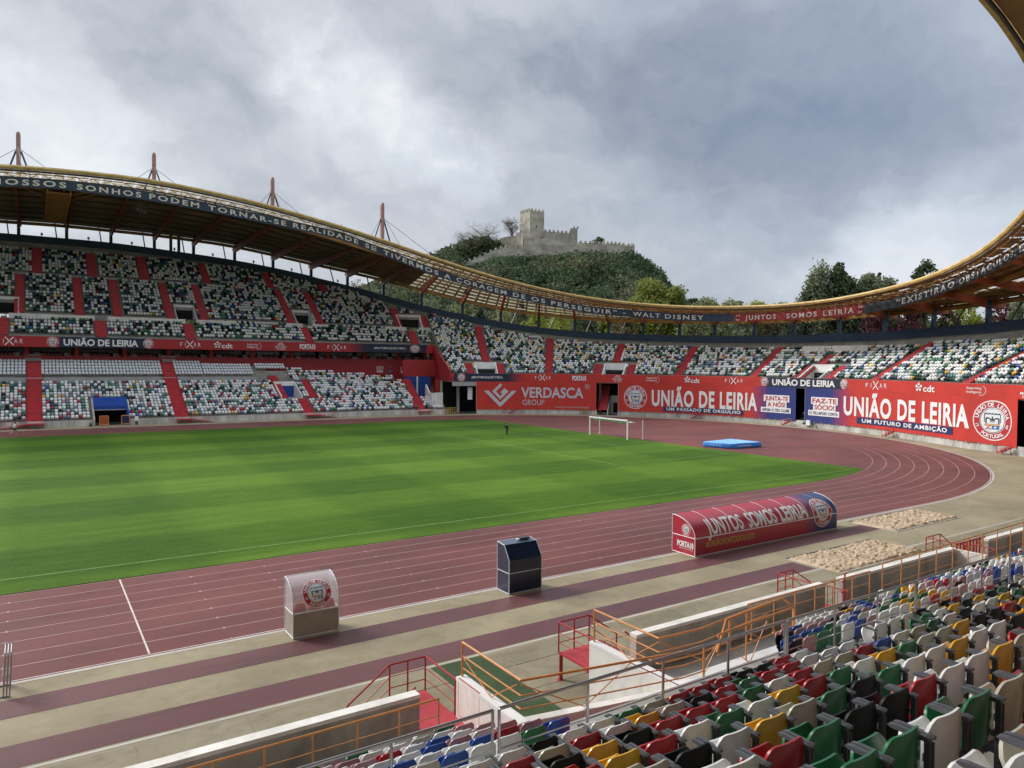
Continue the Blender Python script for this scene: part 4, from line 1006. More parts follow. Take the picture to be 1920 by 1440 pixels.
# ---- advertising ribbon of the bend
Db = .0; za, zb2 = 6.2, 7.75; Q = lambda u: qat(u, Db, 7.); H = zb2-za
e2 = empty('advertising_board', (P3(60, Db, za)), 'curved red and navy advertising ribbon along the front of the end stand', 'ad board', 'advertising ribbons round the bowl')
colstrip(Db, za, zb2, [(QE, RED), (Q(849), RED), (Q(850), NAVY), (Q(955), NAVY), (Q(985), RED), (Q(1429), RED), (Q(1430), NAVY), (Q(1582), NAVY), (Q(1583), RED), (130, RED)], QE+.35, 128, 'ribbon_cloth', e2)
A = Art(surf(Db, za))
def onrib2(fn, u0, u1, a=.2, b=.82): q0, q1 = Q(u0), Q(u1); fn(A, q0, H*a, H*(b-a), q1-q0); A.build('lettering', e2)
for u0, u1 in ((1003, 1033), (1360, 1393), (1624, 1663)): onrib2(fixar, u0, u1)
onrib2(porta10, 1073, 1099, .15, .85); onrib2(mosteiro, 1149, 1167, .1, .98); onrib2(supporting, 1212, 1236); onrib2(cdt, 1284, 1312, .14, .92); onrib2(cdt, 1717, 1753, .14, .92); onrib2(supporting, 1813, 1848); onrib2(mosteiro, 1914, 1950, .1, .98)
A.text('#MUITOMAISQUEFUTEBOL', Q(884), H*.34, Q(943), H*.66, 'letter_white', 2, .01); A.build('lettering', e2)
A.text('UNIÃO DE LEIRIA', Q(1448), H*.2, Q(1566), H*.80, 'letter_white', 2, .035, cap=1); A.build('lettering', e2)
A.poly([(QE+.4, 0), (QE+.4, H), (Q(852), H), (Q(847), 0)], 'banner_red', 1)
A.build('lettering', e2)
A = Art(surf(Db, za))
for u in (865, 1434, 1583): crest(A, Q(u), H*.5, H*.49, True); A.build('crest', e2)
# ---- the big banners
Dn = -.12; Q = lambda u: qat(u, Dn, 3.)
ZB0, ZB1 = .85, 6.2
def eyelets(q0, q1, e_):
    mb = MB()
    for q in np.arange(q0+.3, q1, 1.5):
        mb.box(P3(q, Dn-.02, ZB0-.06), (.06, .04, .22), 'letter_white')
    mb.tube(P3(q0, Dn, ZB1+.02), P3(q0, Dn, ZB0), .02, 'letter_white', 4); mb.build('lacing', e_)
qa, qb = Q(893), Q(1118)
e3 = empty('banner', P3((qa+qb)/2, Dn, ZB0), 'large red banner reading VERDASCA GROUP with a pale angular V logo', 'banner', 'banners on the end wall')
colstrip(Dn, ZB0, ZB1, [(qa, RED), (qb, RED)], qa, qb, 'banner_cloth', e3, thick=.03)
A = Art(surf(Dn, 0))
def ZV(u, v): return zat(u, v, Dn)
x0, xc, x1 = Q(907), Q(938), Q(969); yt = ZV(938, 718.5); ym = ZV(938, 732); yb_ = ZV(938, 763); w2 = (x1-x0)/2; Hh = yt-yb_
# V with inner G-like square spiral
def PV(a, b): return (xc+a*w2, yb_+b*Hh)
A.poly([PV(-1, .69), PV(-.70, .69), PV(0, .19), PV(0, 0)], 'letter_grey', 2); A.poly([PV(1, .69), PV(.70, .69), PV(0, .19), PV(0, 0)], 'letter_grey', 2)
A.poly([PV(0, 1.0), PV(.12, .92), PV(-.26, .66), PV(-.50, .66)], 'letter_grey', 2)
A.poly([PV(-.50, .66), PV(-.26, .66), PV(0, .47), PV(0, .31)], 'letter_grey', 2)
A.poly([PV(0, .31), PV(0, .47), PV(.26, .66), PV(.50, .66)], 'letter_grey', 2); A.poly([PV(.50, .66), PV(.26, .66), PV(.26, .80)], 'letter_grey', 2)
A.poly([PV(0, .62), PV(.26, .80), PV(.26, .66), PV(.10, .55)], 'letter_grey', 2)
A.build('logo', e3)
A.text('VERDASCA', Q(977), ZV(1035, 745.5), Q(1094), ZV(1035, 726.5), 'letter_grey', 2, .025, cap=1); A.build('lettering', e3)
A.text('GROUP', Q(980), ZV(1000, 759.5), Q(1021), ZV(1000, 749), 'letter_grey', 2, .0, cap=1); A.build('lettering', e3)
A.build('logo', e3) if False else None
A.disc(Q(1101.), ZV(1101, 725), .42, .48, 'letter_grey', 2, 24); A.text('R', Q(1101)-.17, ZV(1101, 725)-.24, Q(1101)+.2, ZV(1101, 725)+.24, 'letter_grey', 2, .0)
A.text('THE SOLUTIONS TO BUILD A BETTER WORLD', Q(1041), ZV(1070, 765.), Q(1105), ZV(1070, 762.2), 'letter_grey', 2, .0)
A.build('lettering', e3); eyelets(qa, qb, e3)

qa, qb = Q(1159), Q(1492)
e4 = empty('banner', P3((qa+qb)/2, Dn, ZB0), 'middle banner reading UNIÃO DE LEIRIA, UM PASSADO DE ORGULHO, crest at left', 'banner', 'banners on the end wall')
colstrip(Dn, ZB0, ZB1, [(qa, RED), (Q(1405), RED), (Q(1440), BLUE), (qb, BLUE)], qa, qb, 'banner_cloth', e4, thick=.03)
A = Art(surf(Dn, 0))
A.text('UNIÃO DE LEIRIA', Q(1222), 2.15, Q(1420), 4.95, 'letter_white', 2, .035, cap=1, space=1.12); A.build('lettering', e4)
A.rect(Q(1244), .0+1.15, Q(1394), 2.0, 'letter_navy', 2); A.text('UM PASSADO DE ORGULHO', Q(1250), 1.33, Q(1389), 1.86, 'letter_white', 3, .03, cap=1, space=1.15); A.build('lettering', e4)
def wbox(t, u0, u1, z0, z1, m, tb=0., lay=2, par=None): A.rect(Q(u0), z0, Q(u1), z1, 'letter_white', lay); A.text(t, Q(u0)+.25, z0+.2, Q(u1)-.25, z1-.2, m, lay+1, .02, cap=1); A.build('lettering', e5 if u0 > 1500 else e4)
wbox('JUNTA-TE', 1432, 1480, 3.75, 4.85, 'letter_red'); wbox('A NÓS!', 1437, 1475, 2.75, 3.85, 'letter_red'); wbox('APOIA O TEU CLUBE', 1427, 1483, 1.95, 2.8, 'letter_navy')
A.build('lettering', e4)
A = Art(surf(Dn, 0)); crest(A, Q(1191.5), 3.55, 2.18); A.build('crest', e4); eyelets(qa, qb, e4)

qa, qb = Q(1509), Q(1907)
e5 = empty('banner', P3((qa+qb)/2, Dn, ZB0), 'right banner reading UNIÃO DE LEIRIA, UM FUTURO DE AMBIÇÃO, crest at right', 'banner', 'banners on the end wall')
colstrip(Dn, ZB0, ZB1, [(qa, BLUE), (Q(1558), BLUE), (Q(1600), RED), (qb, RED)], qa, qb, 'banner_cloth', e5, thick=.03)
A = Art(surf(Dn, 0))
A.text('UNIÃO DE LEIRIA', Q(1582), 2.55, Q(1818), 5.15, 'letter_white', 2, .035, cap=1, space=1.12); A.build('lettering', e5)
A.rect(Q(1607), 1.4, Q(1787), 2.3, 'letter_navy', 2); A.text('UM FUTURO DE AMBIÇÃO', Q(1617), 1.6, Q(1777), 2.12, 'letter_white', 3, .03, cap=1, space=1.15); A.build('lettering', e5)
wbox('FAZ-TE', 1521, 1571, 3.75, 4.85, 'letter_red'); wbox('SÓCIO!', 1525, 1567, 2.75, 3.85, 'letter_red'); wbox('O TEU APOIO CONTA', 1516, 1574, 1.95, 2.8, 'letter_navy')
A.build('lettering', e5)
A = Art(surf(Dn, 0)); crest(A, Q(1862.5), 3.6, 2.3); A.build('crest', e5); eyelets(qa, qb, e5)

# ---- lettering on the red terrace wall
A = Art(surf(17.9, 0)); Q = lambda u: qat(u, 17.9, 8.)
z9 = lambda v: zat(720, v, 17.9)
A.text('DESPORTO É VIDA,', Q(686), z9(691.8), Q(726), z9(687), 'letter_white', 1, .035, cap=1); A.text('LEIRIA É PAIXÃO', Q(686), z9(698.2), Q(726), z9(693.2), 'letter_white', 1, .035, cap=1); A.build('wall_lettering', main)
A.rect(Q(727.5), z9(699.5), Q(737), z9(685.5), 'crest_pale', 1); A.rect(Q(728.5), z9(698.5), Q(736), z9(694), 'crest_blue', 2); A.rect(Q(728.5), z9(689), Q(736), z9(686.5), 'crest_blue', 2); A.build('wall_crest', main)
A.text('UDL', Q(739.5), z9(698), Q(755), z9(688), 'letter_white', 1, .06, cap=1)
A.build('wall_lettering', main)

# ---- frieze hanging under the roof, all the way round
TU = np.array([(-40, -59.4), (0, -56.5), (100, -50.1), (287, -37.), (427, -25.9), (640, -6.5), (713, .8), (833, 12.7), (933, 22.6), (1033, 32.6), (1100, 39.2), (1271, 55.8), (1386, 66.7), (1500, 77.4), (1617, 88.1), (1689, 94.7), (1750, 100.4), (1805, 105.5), (1850, 109.9), (1880, 112.8), (1900, 114.9), (1915, 116.4), (1930, 118.)])
QF = lambda u: float(np.interp(u, TU[:, 0], TU[:, 1]))
e6 = empty('frieze_sign', P3(20, 3, 25, PR), 'narrow navy and red lettered frieze hanging under the roof edge', 'sign')
FH = 1.35
def zsm(q): return smooth(zs, q, 3.)
mb = MB(); mb.col = []; rows = []
stops = [(-80, (.036, .072, .13)), (QF(1379), (.036, .072, .13)), (QF(1380), (.42, .05, .05)), (QF(1619), (.42, .05, .05)), (QF(1620), (.05, .065, .085)), (130, (.05, .065, .085))]
for q in qr(-78, 127, .8):
    z = zsm(q); rows.append([P3(q, 3, z-FH, PR), P3(q, 3, z, PR), P3(q, 3.1, z, PR), P3(q, 3.1, z-FH, PR)])
    mb.col += [(*[float(np.interp(q, [s[0] for s in stops], [s[1][k] for s in stops])) for k in range(3)], 1.)]*4
mb.grid(rows, 'banner_cloth', True); mb.build('frieze_panel', e6)
A = Art(lambda x, y, lay: P3(x, 3-.02*lay, zsm(x)-FH+y, PR))
WORDS = [('OS', -60, -22), ('NOSSOS', -17, 123), ('SONHOS', 142, 264), ('PODEM', 280, 372), ('TORNAR-SE', 389, 532), ('REALIDADE', 545, 672), ('SE', 685, 706), ('TIVERMOS', 719, 822), ('A', 833, 845), ('CORAGEM', 856, 950), ('DE', 962, 985), ('OS', 996, 1022), ('PERSEGUIR”', 1033, 1157), ('–', 1168, 1174), ('WALT', 1187, 1238), ('DISNEY', 1247, 1320), ('JUNTOS', 1398, 1455), ('SOMOS', 1475, 1532), ('LEIRIA', 1544, 1602), ('“EXISTIRÃO', 1682, 1790), ('OBSTÁCULOS.', 1799, 1905), ('E', 1912, 1922)]
for wd_, u0, u1 in WORDS:
    if wd_ == '–': A.rect(QF(u0), FH*.42, QF(u1), FH*.5, 'letter_white', 2); A.build('lettering', e6); continue
    qa, qb = QF(u0), QF(u1); A.text(wd_, qa, FH*.21, qb, FH*.79, 'letter_white', 2, .024, cap=1, space=1.35); A.build('lettering', e6)
for u in (1384, 1614): A.rect(QF(u-3.5), FH*.15, QF(u+3.5), FH*.85, 'crest_pale', 2); A.disc(QF(u), FH*.5, 0, FH*.25, 'crest_red', 3, 14); A.build('crest', e6)
mb = MB()
for q in np.arange(-70, 118, 5.3): mb.tube(P3(q, 3.05, zsm(q), PR), P3(q, 3.05, zsm(q)+1.5, PR), .05, 'ochre_steel', 5); mb.tube(P3(q, 3.05, zsm(q)-FH, PR), P3(q, 3.05, zsm(q)-FH-.25, PR), .03, 'ochre_steel', 5)
mb.build('hanger', e6)
# ================================================================ NEAR STAND (the one the photo is taken from)
near = empty('near_stand', (5, -64, 0), 'near grandstand terrace in the foreground carrying the rows of coloured seats', 'grandstand')
XL, XR = -14., 46.
LOW = [(-59.55-.75*k, 1.49+.34*k) for k in range(6)]
UPR = [(-64.95-.84*j, 4.015+.425*j) for j in range(9)]
m_ = MB(); m_.bbox((XL-30, -58.75, -.1), (-3.2, -57.05, .72), 'concrete'); m_.bbox((2.6, -58.75, -.1), (XR, -57.05, .72), 'concrete'); m_.build('walkway', near)
def tread(m_, y0, y1, z, xa, xb, mm='stand_concrete', zb_=None): m_.bbox((xa, y0, (z-.6) if zb_ is None else zb_), (xb, y1, z), mm)
m_ = MB()
for k, (y, z) in enumerate(LOW):
    a, b = y-.42, y+.38
    if k == 0: tread(m_, a, b+.15, z, XL, -3.2); tread(m_, a, b+.15, z, 8., XR)
    elif k == 1: tread(m_, a, b, z, XL, -1.95); tread(m_, a, b, z, 6.9, XR)
    else: tread(m_, a, b, z, XL, XR)
m_.bbox((XL, -64.56, 2.4), (XR, -64.40, 4.17), 'stand_concrete'); m_.bbox((XL, -64.5, 2.4), (XR, -63.6, 3.2), 'stand_concrete')
m_.build('lower_terrace', near)
m_ = MB()
for y, z in UPR: tread(m_, y-.44, y+.40, z, XL, XR)
m_.bbox((XL-20, -80, 7.0), (XR, -73.1, 8.0), 'stand_concrete')
m_.build('upper_terrace', near)
m_ = MB(); m_.bbox((XL-40, -82.2, -.1), (XR+10, -82, 30), 'concrete'); m_.build('rear_wall', near)
# low front walls with pale coping
def fwall(x0, x1, label):
    e_ = empty('front_wall', ((x0+x1)/2, -56.95, 0), label, 'wall', 'low concrete walls in front of the near stand')
    m_ = MB(); m_.bbox((x0, -57.06, 0), (x1, -56.80, 1.68), 'concrete'); m_.build('wall_body', e_)
    m_ = MB(); m_.bbox((x0-.003, -57.07, 1.683), (x1+.003, -56.785, 1.775), 'worn_white'); m_.build('coping', e_)
fwall(-34, -3.14, 'low concrete wall with white coping, left of the red stairs and tunnel')
fwall(3.84, 13.12, 'low concrete wall with white coping behind the orange railings right of the tunnel')
fwall(14.2, 22.7, 'low concrete wall with white coping between the two farther red stair platforms')
fwall(25.7, 46, 'low concrete wall with white coping farthest along the stand at the right edge')
# tunnel (pit) through the stand
e_ = empty('tunnel_walls', (0.3, -58.5, 0), 'white walled tunnel mouth opening in the near stand above the green carpet', 'tunnel')
m_ = MB(); m_.bbox((-2.0, -59.6, 0), (-1.75, -56.8, 1.74), 'worn_white'); m_.bbox((-2.01, -59.6, 1.743), (-1.74, -56.79, 1.83), 'white_paint'); m_.build('left_wall', e_)
m_ = MB(); m_.bbox((2.29, -60.2, 0), (2.52, -56.8, 1.74), 'worn_white'); m_.bbox((2.28, -60.2, 1.743), (2.53, -56.79, 1.83), 'white_paint'); m_.build('right_wall', e_)
m_ = MB(); m_.add([(-1.75, -59.35, .95), (2.29, -60.1, .95), (2.29, -60.3, .95), (-1.75, -59.6, .95), (-1.75, -59.35, 1.80), (2.29, -60.1, 1.80), (2.29, -60.3, 1.80), (-1.75, -59.6, 1.80)], [(3, 2, 1, 0), (4, 5, 6, 7), (0, 1, 5, 4), (1, 2, 6, 5), (2, 3, 7, 6), (3, 0, 4, 7)], 'worn_white'); m_.build('lintel', e_)
m_ = MB(); m_.bbox((2.53, -60.5, .7), (6.8, -59.9, 1.80), 'worn_white'); m_.bbox((2.6, -60.52, 1.803), (6.8, -59.88, 1.86), 'white_paint'); m_.build('side_parapet', e_)
m_ = MB(); m_.bbox((-1.75, -60.6, 0), (2.29, -60.5, 1.3), 'dark_void'); m_.build('opening', e_)
m_ = MB(); m_.bbox((1.3, -57.6, .02), (2.2, -57.3, .05), 'steel')
for i in range(9): m_.bbox((1.55+i*.07, -58.6, .02), (1.58+i*.07, -57.2, .045), 'steel')
m_.build('drain_grate', e_)
# red steps and landings
def rsteps(name, x0, x1, ys, zs_, label, z_extra=.02):
    m_ = MB()
    for (ya, yb), z in zip(ys, zs_): m_.bbox((x0, ya, z-.4), (x1, yb, z+z_extra), 'red_floor')
    return m_.build(name, near)
m_ = MB()
for k in range(14):
    y = -58.9-.4*k; z = 1.05+.21*k; m_.bbox((-3.3, y-.4, z-.2), (-1.95, y, z), 'red_floor')
m_.build('aisle_stairs', near)
m_ = MB()
for k in range(9):
    y = -60.55-.43*k; z = 1.75+.26*k; m_.bbox((-1.9+(k > 3)*.0, y-.43, z-.4), (6.7-.55*k, y, z), 'red_floor')
m_.build('aisle_stairs', near)
m_ = MB(); m_.bbox((.25, -65.36, 3.9), (2.2, -64.6, 4.06), 'red_floor'); m_.bbox((.5, -66.2, 4.0), (2.2, -65.36, 4.47), 'grey_plastic'); m_.build('landing', near)
m_ = MB()
for k in range(17):
    y = -65.1-.42*k; z = 4.05+.213*k; m_.bbox((7.4, y-.42, z-.3), (8.4, y, z), 'red_floor')
m_.build('aisle_stairs', near)
m_ = MB()
for x0 in (11.3, 21.2):
    for k in range(14):
        y = -58.9-.4*k; z = 1.05+.21*k; m_.bbox((x0, y-.4, z-.2), (x0+1.2, y, z), 'red_floor')
m_.build('aisle_stairs', near)

# ---- railings: each run is one thing with posts and rails as parts
def railing(name, label, pts, zt, mids, mm, posts, r=.024, rp=.021, cat='railing', group=None, ends=True):
    """pts = [(x,y,zfloor)] run; posts = parametric list of (x,y,zfloor)"""
    e_ = empty(name, pts[0], label, cat, group)
    m_ = MB(); top = [(x, y, z+zt) for x, y, z in pts]; m_.path(top, r, mm, 10)
    m_.build('top_rail', e_, smooth=False)
    for h in mids:
        m_ = MB(); m_.path([(x, y, z+h) for x, y, z in pts], r*.45, mm, 8); m_.build('rail', e_)
    for p in posts:
        m_ = MB(); m_.tube((p[0], p[1], p[2]), (p[0], p[1], p[2]+zt), rp, mm, 8); m_.box((p[0], p[1], p[2]+.01), (.09, .09, .02), mm); m_.build('post', e_)
    return e_
gy = -64.65; gz = 4.17
def px_(a, b, n): return [(a+(b-a)*i/(n-1), gy, gz) for i in range(n)]
G = 'grey steel handrails between the lower and upper seats'
railing('handrail', 'grey steel handrail at the lower left, ending left of the tunnel', [(-11.5, gy, gz), (-5.87, gy, gz)], 1.03, (.5,), 'steel', px_(-11.5, -5.87, 5), .025, group=G)
railing('handrail', 'longest grey steel handrail, crossing in front of the tunnel and red steps', [(-5.77, gy, gz), (.14, gy, gz)], 1.03, (.5,), 'steel', px_(-5.77, .14, 5), .025, group=G)
railing('handrail', 'grey steel handrail right of the red landing, in the middle of the seats', [(.21, gy, gz), (4.48, gy, gz)], 1.03, (.5,), 'steel', px_(.21, 4.48, 4), .025, group=G)
railing('handrail', 'farthest grey steel handrail among the seats, at the right edge', [(4.54, gy, gz), (8.8, gy, gz)], 1.05, (.5,), 'steel', px_(4.54, 8.8, 4), .025, group=G)
O = 'orange railings in front of the lowest seats'
oy, oz = -58.55, .95+.45
def ox(a, b, st, y=oy, z=oz):
    n = int((b-a)/st); return [(b-i*st, y, z) for i in range(n+1)]
railing('railing', 'orange railing below the left seats, ending beside the red stairs', [(-13, oy, oz-.0), (-3.42, oy, oz)], .93, (.2, .56), 'orange_metal', ox(-13, -3.42, .93), .024, group=O)
railing('railing', 'orange railing behind the wall right of the tunnel', [(6.9, oy, 1.45), (13.4, oy, 1.45)], 1.1, (.3, .7), 'orange_metal', ox(6.9, 13.4, 1.05, oy, 1.45), .024, group=O)
railing('railing', 'long orange railing above the farther walls reaching the right edge', [(14.2, oy, 1.6), (20., oy-.0, 1.68), (40, oy, 1.95)], 1.12, (.3, .7), 'orange_metal', [(14.2+i*1.25, oy, 1.6+i*.018) for i in range(20)], .024, group=O)
# zig-zag braced railing round the tunnel mouth
def braced(label, runs, zt, mids, base, posts):
    e_ = empty('railing', runs[0], label, 'railing', 'orange braced railings round the tunnel mouth')
    m_ = MB(); m_.path([(x, y, z+zt) for x, y, z in runs], .030, 'orange_metal', 10); m_.build('top_rail', e_)
    for h in mids: m_ = MB(); m_.path([(x, y, z+h) for x, y, z in runs], .018, 'orange_metal', 8); m_.build('rail', e_)
    for p in posts: m_ = MB(); m_.tube(p, (p[0], p[1], p[2]+zt), .03, 'orange_metal', 8); m_.build('post', e_)
    m_ = MB()
    for a, b in base: m_.tube(a, b, .014, 'orange_metal', 6)
    m_.build('cross_brace', e_)
zc = 1.83
braced('orange railing with crossed braces along the left and back edge of the tunnel mouth', [(-1.86, -56.85, zc), (-1.86, -59.45, zc), (2.35, -60.25, zc), (3.1, -60.25, zc)], .86, (.22, .52),
       [((-1.86, -56.9, 2.3), (-1.86, -58.2, zc)), ((-1.86, -58.2, zc), (-1.86, -59.3, 2.55)), ((-1.86, -59.45, 2.6), (-.3, -59.75, zc)), ((-.3, -59.75, zc), (.9, -59.97, 2.65)), ((.9, -59.97, 2.65), (2.35, -60.25, zc)), ((3.0, -60.25, zc), (3.6, -60.25, 2.6))], [(-1.86, -56.85, zc), (3.1, -60.25, zc)])
braced('orange railing with crossed braces on the right edge of the tunnel mouth', [(2.4, -56.88, zc), (2.4, -59.4, zc), (3.8, -59.5, zc), (7.4, -58.9, zc-.1)], .90, (.25, .55),
       [((2.4, -56.9, 2.4), (2.4, -58.3, zc)), ((2.4, -58.3, zc), (2.4, -59.4, 2.65)), ((2.4, -59.4, 2.65), (4.0, -59.5, zc)), ((4.0, -59.5, zc), (5.2, -59.4, 2.6)), ((5.2, -59.4, 2.6), (6.6, -59.2, zc))], [(2.4, -56.88, zc), (5.2, -59.3, zc)])
braced('orange sloping handrail with braces on the white parapet right of the tunnel', [(3.6, -60.25, zc), (6.8, -60.2, zc+.12)], 1.02, (.5,),
       [((3.6, -60.25, 2.8), (4.9, -60.22, zc)), ((4.9, -60.22, zc), (5.6, -60.2, 2.8)), ((5.6, -60.2, 2.8), (6.7, -60.2, zc))], [(6.8, -60.2, zc)])
# upper kinked rail of the wheelchair platform
e_ = empty('handrail', (3.8, -60.0, 1.8), 'rust orange kinked handrail standing higher behind the tunnel parapet', 'handrail')
m_ = MB(); m_.path([(3.7, -60.15, 2.35), (4.1, -60.1, 3.1), (6.4, -60.1, 3.25), (6.9, -60.1, 2.95)], .035, 'orange_metal', 10); m_.path([(4.9, -60.1, 3.1), (4.9, -60.1, 1.85)], .025, 'orange_metal', 8); m_.path([(6.9, -60.1, 2.95), (6.9, -60.1, 1.6)], .03, 'orange_metal', 8); m_.build('bent_rail', e_)

# ---- red stair platforms over the walls
def stairplat(label, x0, x1, yf, zt, down, gate=True, zb_=0.0):
    """platform from wall (y=-56.8) out to yf; steps go down towards 'down' (-1 left, +1 right)"""
    e_ = empty('stair_platform', ((x0+x1)/2, (yf-57)/2, 0), label, 'stairs', 'red metal stair platforms in front of the walls')
    m_ = MB(); m_.bbox((x0, -58.4, zt-.06), (x1, yf, zt), 'red_floor'); m_.build('deck', e_)
    for x in (x0+.05, x1-.05):
        m_ = MB(); m_.tube((x, yf-.06, 0), (x, yf-.06, zt-.06), .06, 'red_metal', 10); m_.tube((x, yf-.06, 0), (x, yf-.06, .02), .12, 'red_metal', 10); m_.build('leg', e_)
    xs = x0 if down < 0 else x1; n = 4
    m_ = MB()
    for i in range(n): 
        xa = xs+down*(.28*i); m_.bbox((xa, -56.6, zt-(i+1)*zt/(n+1)-.04), (xa+down*.28, yf, zt-(i+1)*zt/(n+1)), 'red_floor')
    m_.build('steps', e_)
    H_ = .92; xo = x1 if down < 0 else x0; xe = xs+down*1.15
    m_ = MB(); m_.path([(xo, -56.75, zt+H_), (xo, yf, zt+H_), (xs, yf, zt+H_), (xe, yf, .95), (xe, yf, .5)], .026, 'red_metal', 8)
    for h in (.3, .6): m_.path([(xo, -56.75, zt+h), (xo, yf, zt+h), (xs, yf, zt+h), (xe, yf, h*.9)], .014, 'red_metal', 6)
    m_.build('guard_rail', e_); m_ = MB(); m_.path([(xs, -56.6, zt+H_), (xe, -56.6, .95)], .026, 'red_metal', 8); m_.build('guard_rail', e_)
    for (x, y) in ((xo, yf), ((xo+xs)/2, yf), (xs, yf), (xo, -56.7)):
        m_ = MB(); m_.tube((x, y, zt), (x, y, zt+H_), .024, 'red_metal', 8); m_.build('post', e_)
    m_ = MB(); m_.tube((xe, yf, .0), (xe, yf, .95), .024, 'red_metal', 8); m_.build('post', e_)
    if gate:
        g0 = MB(); xa = xo+(-.0 if down < 0 else 0); yg0, yg1 = -56.9, -57.9
        g0.path([(xa, yg0, zt+.08), (xa, yg0, zt+1.0), (xa, yg1, zt+1.0), (xa, yg1, zt+.08), (xa, yg0, zt+.08)], .024, 'red_metal', 8)
        for i in range(1, 5): y = yg0+(yg1-yg0)*i/5; g0.tube((xa, y, zt+.08), (xa, y, zt+1.0), .011, 'red_metal', 6)
        g0.build('gate', e_)
stairplat('nearest red stair platform with barred gate, left of the tunnel', -3.02, -1.98, -55.05, .82, -1)
stairplat('red stair platform on a round leg right of the tunnel mouth', 2.58, 3.78, -55.0, .85, 1)
stairplat('small red stair platform beyond the second wall, by the nearer sand pit', 13.2, 14.15, -55.0, .7, 1)
stairplat('farthest red stair platform with a gate behind the sand pits', 24.3, 25.6, -55.0, .7, 1)
e_ = empty('gate', (23.3, -57., .7), 'bright red barred gate in the gap of the far wall, behind orange rail', 'gate')
m_ = MB()
for i in range(9): m_.tube((22.9+i*.3, -57.0, .6), (22.9+i*.3, -57.0, 1.95), .04, 'red_metal', 6)
for z in (.7, 1.9): m_.tube((22.8, -57., z), (25.5, -57., z), .035, 'red_metal', 6)
m_.build('gate_leaf', e_)
m_ = MB(); m_.bbox((22.75, -58.2, .5), (22.95, -56.9, 1.7), 'worn_white'); m_.build('gate_pillar', e_)
e_ = empty('gate', (13.9, -57.2, .7), 'small red gate post set in the gap between the two near walls', 'gate')
m_ = MB(); m_.path([(14.1, -57.2, .6), (14.1, -57.2, 1.95), (14.5, -57.0, 1.95)], .03, 'red_metal', 8); m_.build('post', e_)
m_ = MB()
for z in (.9, 1.3, 1.7): m_.box((14.15, -57.1, z), (.12, .05, .05), 'red_metal')
m_.build('hinge', e_)

# ================================================================ SEATS
def seat_shell(w_, z0, z1, lean, cup, th=.022, ybase=0., corner=.45, nx=14, nz=10, curl=0.):
    """curved plastic shell: rounded-top panel, cupped around x; returns verts, faces"""
    v = []
    for side in (0, 1):
        for i in range(nz+1):
            t = i/nz
            for j in range(nx+1):
                s = (j/nx*2-1); a = abs(s)
                zt_ = z1-.24*max(0., (a-.50)/.50)**2.6*(z1-z0); zb2_ = z0+.10*max(0., (a-.5)/.5)**2.2*(z1-z0)
                z = zb2_+(zt_-zb2_)*t; tt = (z-z0)/(z1-z0); x = s*w_/2*(.90+.10*min(1, tt*2.2))
                y = ybase-lean*tt+cup*(a**2.2)*(.5+.5*tt)+curl*(tt**3)
                edge = max(0, tt-.86)/.14
                v.append((x, y+(th/2 if side else -th/2)-(0 if side else -.006*edge), z))
    n1 = (nx+1)*(nz+1); f = []
    for i in range(nz):
        for j in range(nx):
            a = i*(nx+1)+j; f.append((a, a+1, a+nx+2, a+nx+1)); f.append((n1+a, n1+a+nx+1, n1+a+nx+2, n1+a+1))
    for j in range(nx):
        f.append((j, n1+j, n1+j+1, j+1)); a = nz*(nx+1)+j; f.append((a, a+1, n1+a+1, n1+a))
    for i in range(nz):
        a = i*(nx+1); f.append((a, a+nx+1, n1+a+nx+1, n1+a)); a += nx; f.append((a, n1+a, n1+a+nx+1, a+nx+1))
    return v, f
def mk_mesh(name, parts, smooth=True, bevel=False):
    me = bpy.data.meshes.new(name); vs = []; fs = []; ms = []; mats = []
    for v, f, m in parts:
        if m not in mats: mats.append(m)
        o = len(vs); vs += v; fs += [tuple(o+i for i in q) for q in f]; ms += [mats.index(m)]*len(f)
    me.from_pydata(vs, [], fs)
    for m in mats: me.materials.append(MATS[m])
    me.polygons.foreach_set('material_index', ms)
    bm = bmesh.new(); bm.from_mesh(me); bmesh.ops.recalc_face_normals(bm, faces=bm.faces); bm.to_mesh(me); bm.free()
    if smooth:
        me.polygons.foreach_set('use_smooth', [True]*len(me.polygons)); 
        try: me.set_sharp_from_angle(angle=rad(40))
        except Exception: pass
    me.update(); return me
SW = .438
back_v = seat_shell(SW, .46, .84, .02, .045, ybase=-.11, corner=.34)
pan_v = seat_shell(SW*.93, .34, .71, -.08, .03, ybase=-.01, corner=.34, curl=.02)
def boxvf(c, d, rx=0.):
    m_ = MB(); m_.mats = ['x']; m_.box(c, d, 'x'); v = m_.v
    if rx: v = [(x, c[1]+(y-c[1])*math.cos(rx)-(z-c[2])*math.sin(rx), c[2]+(y-c[1])*math.sin(rx)+(z-c[2])*math.cos(rx)) for x, y, z in v]
    return v, m_.f
def bar(x, y0, y1, z, w_, h):       # arm slat with rounded ends
    pr = [(y0, z-h*.3), (y0+.02, z-h*.5), (y1-.03, z-h*.5), (y1, z-h*.1), (y1-.01, z+h*.25), (y1-.05, z+h*.5), (y0+.03, z+h*.5), (y0, z+h*.3)]
    n = len(pr); v = [(x-w_/2, a, b) for a, b in pr]+[(x+w_/2, a, b) for a, b in pr]
    return v, [tuple(range(n))[::-1], tuple(range(n, 2*n))]+[(i, (i+1) % n, n+(i+1) % n, n+i) for i in range(n)]
arm_me = mk_mesh('armrest', [(*bar(.0, -.15, .12, .74, .034, .030), 'grey_plastic')], False)
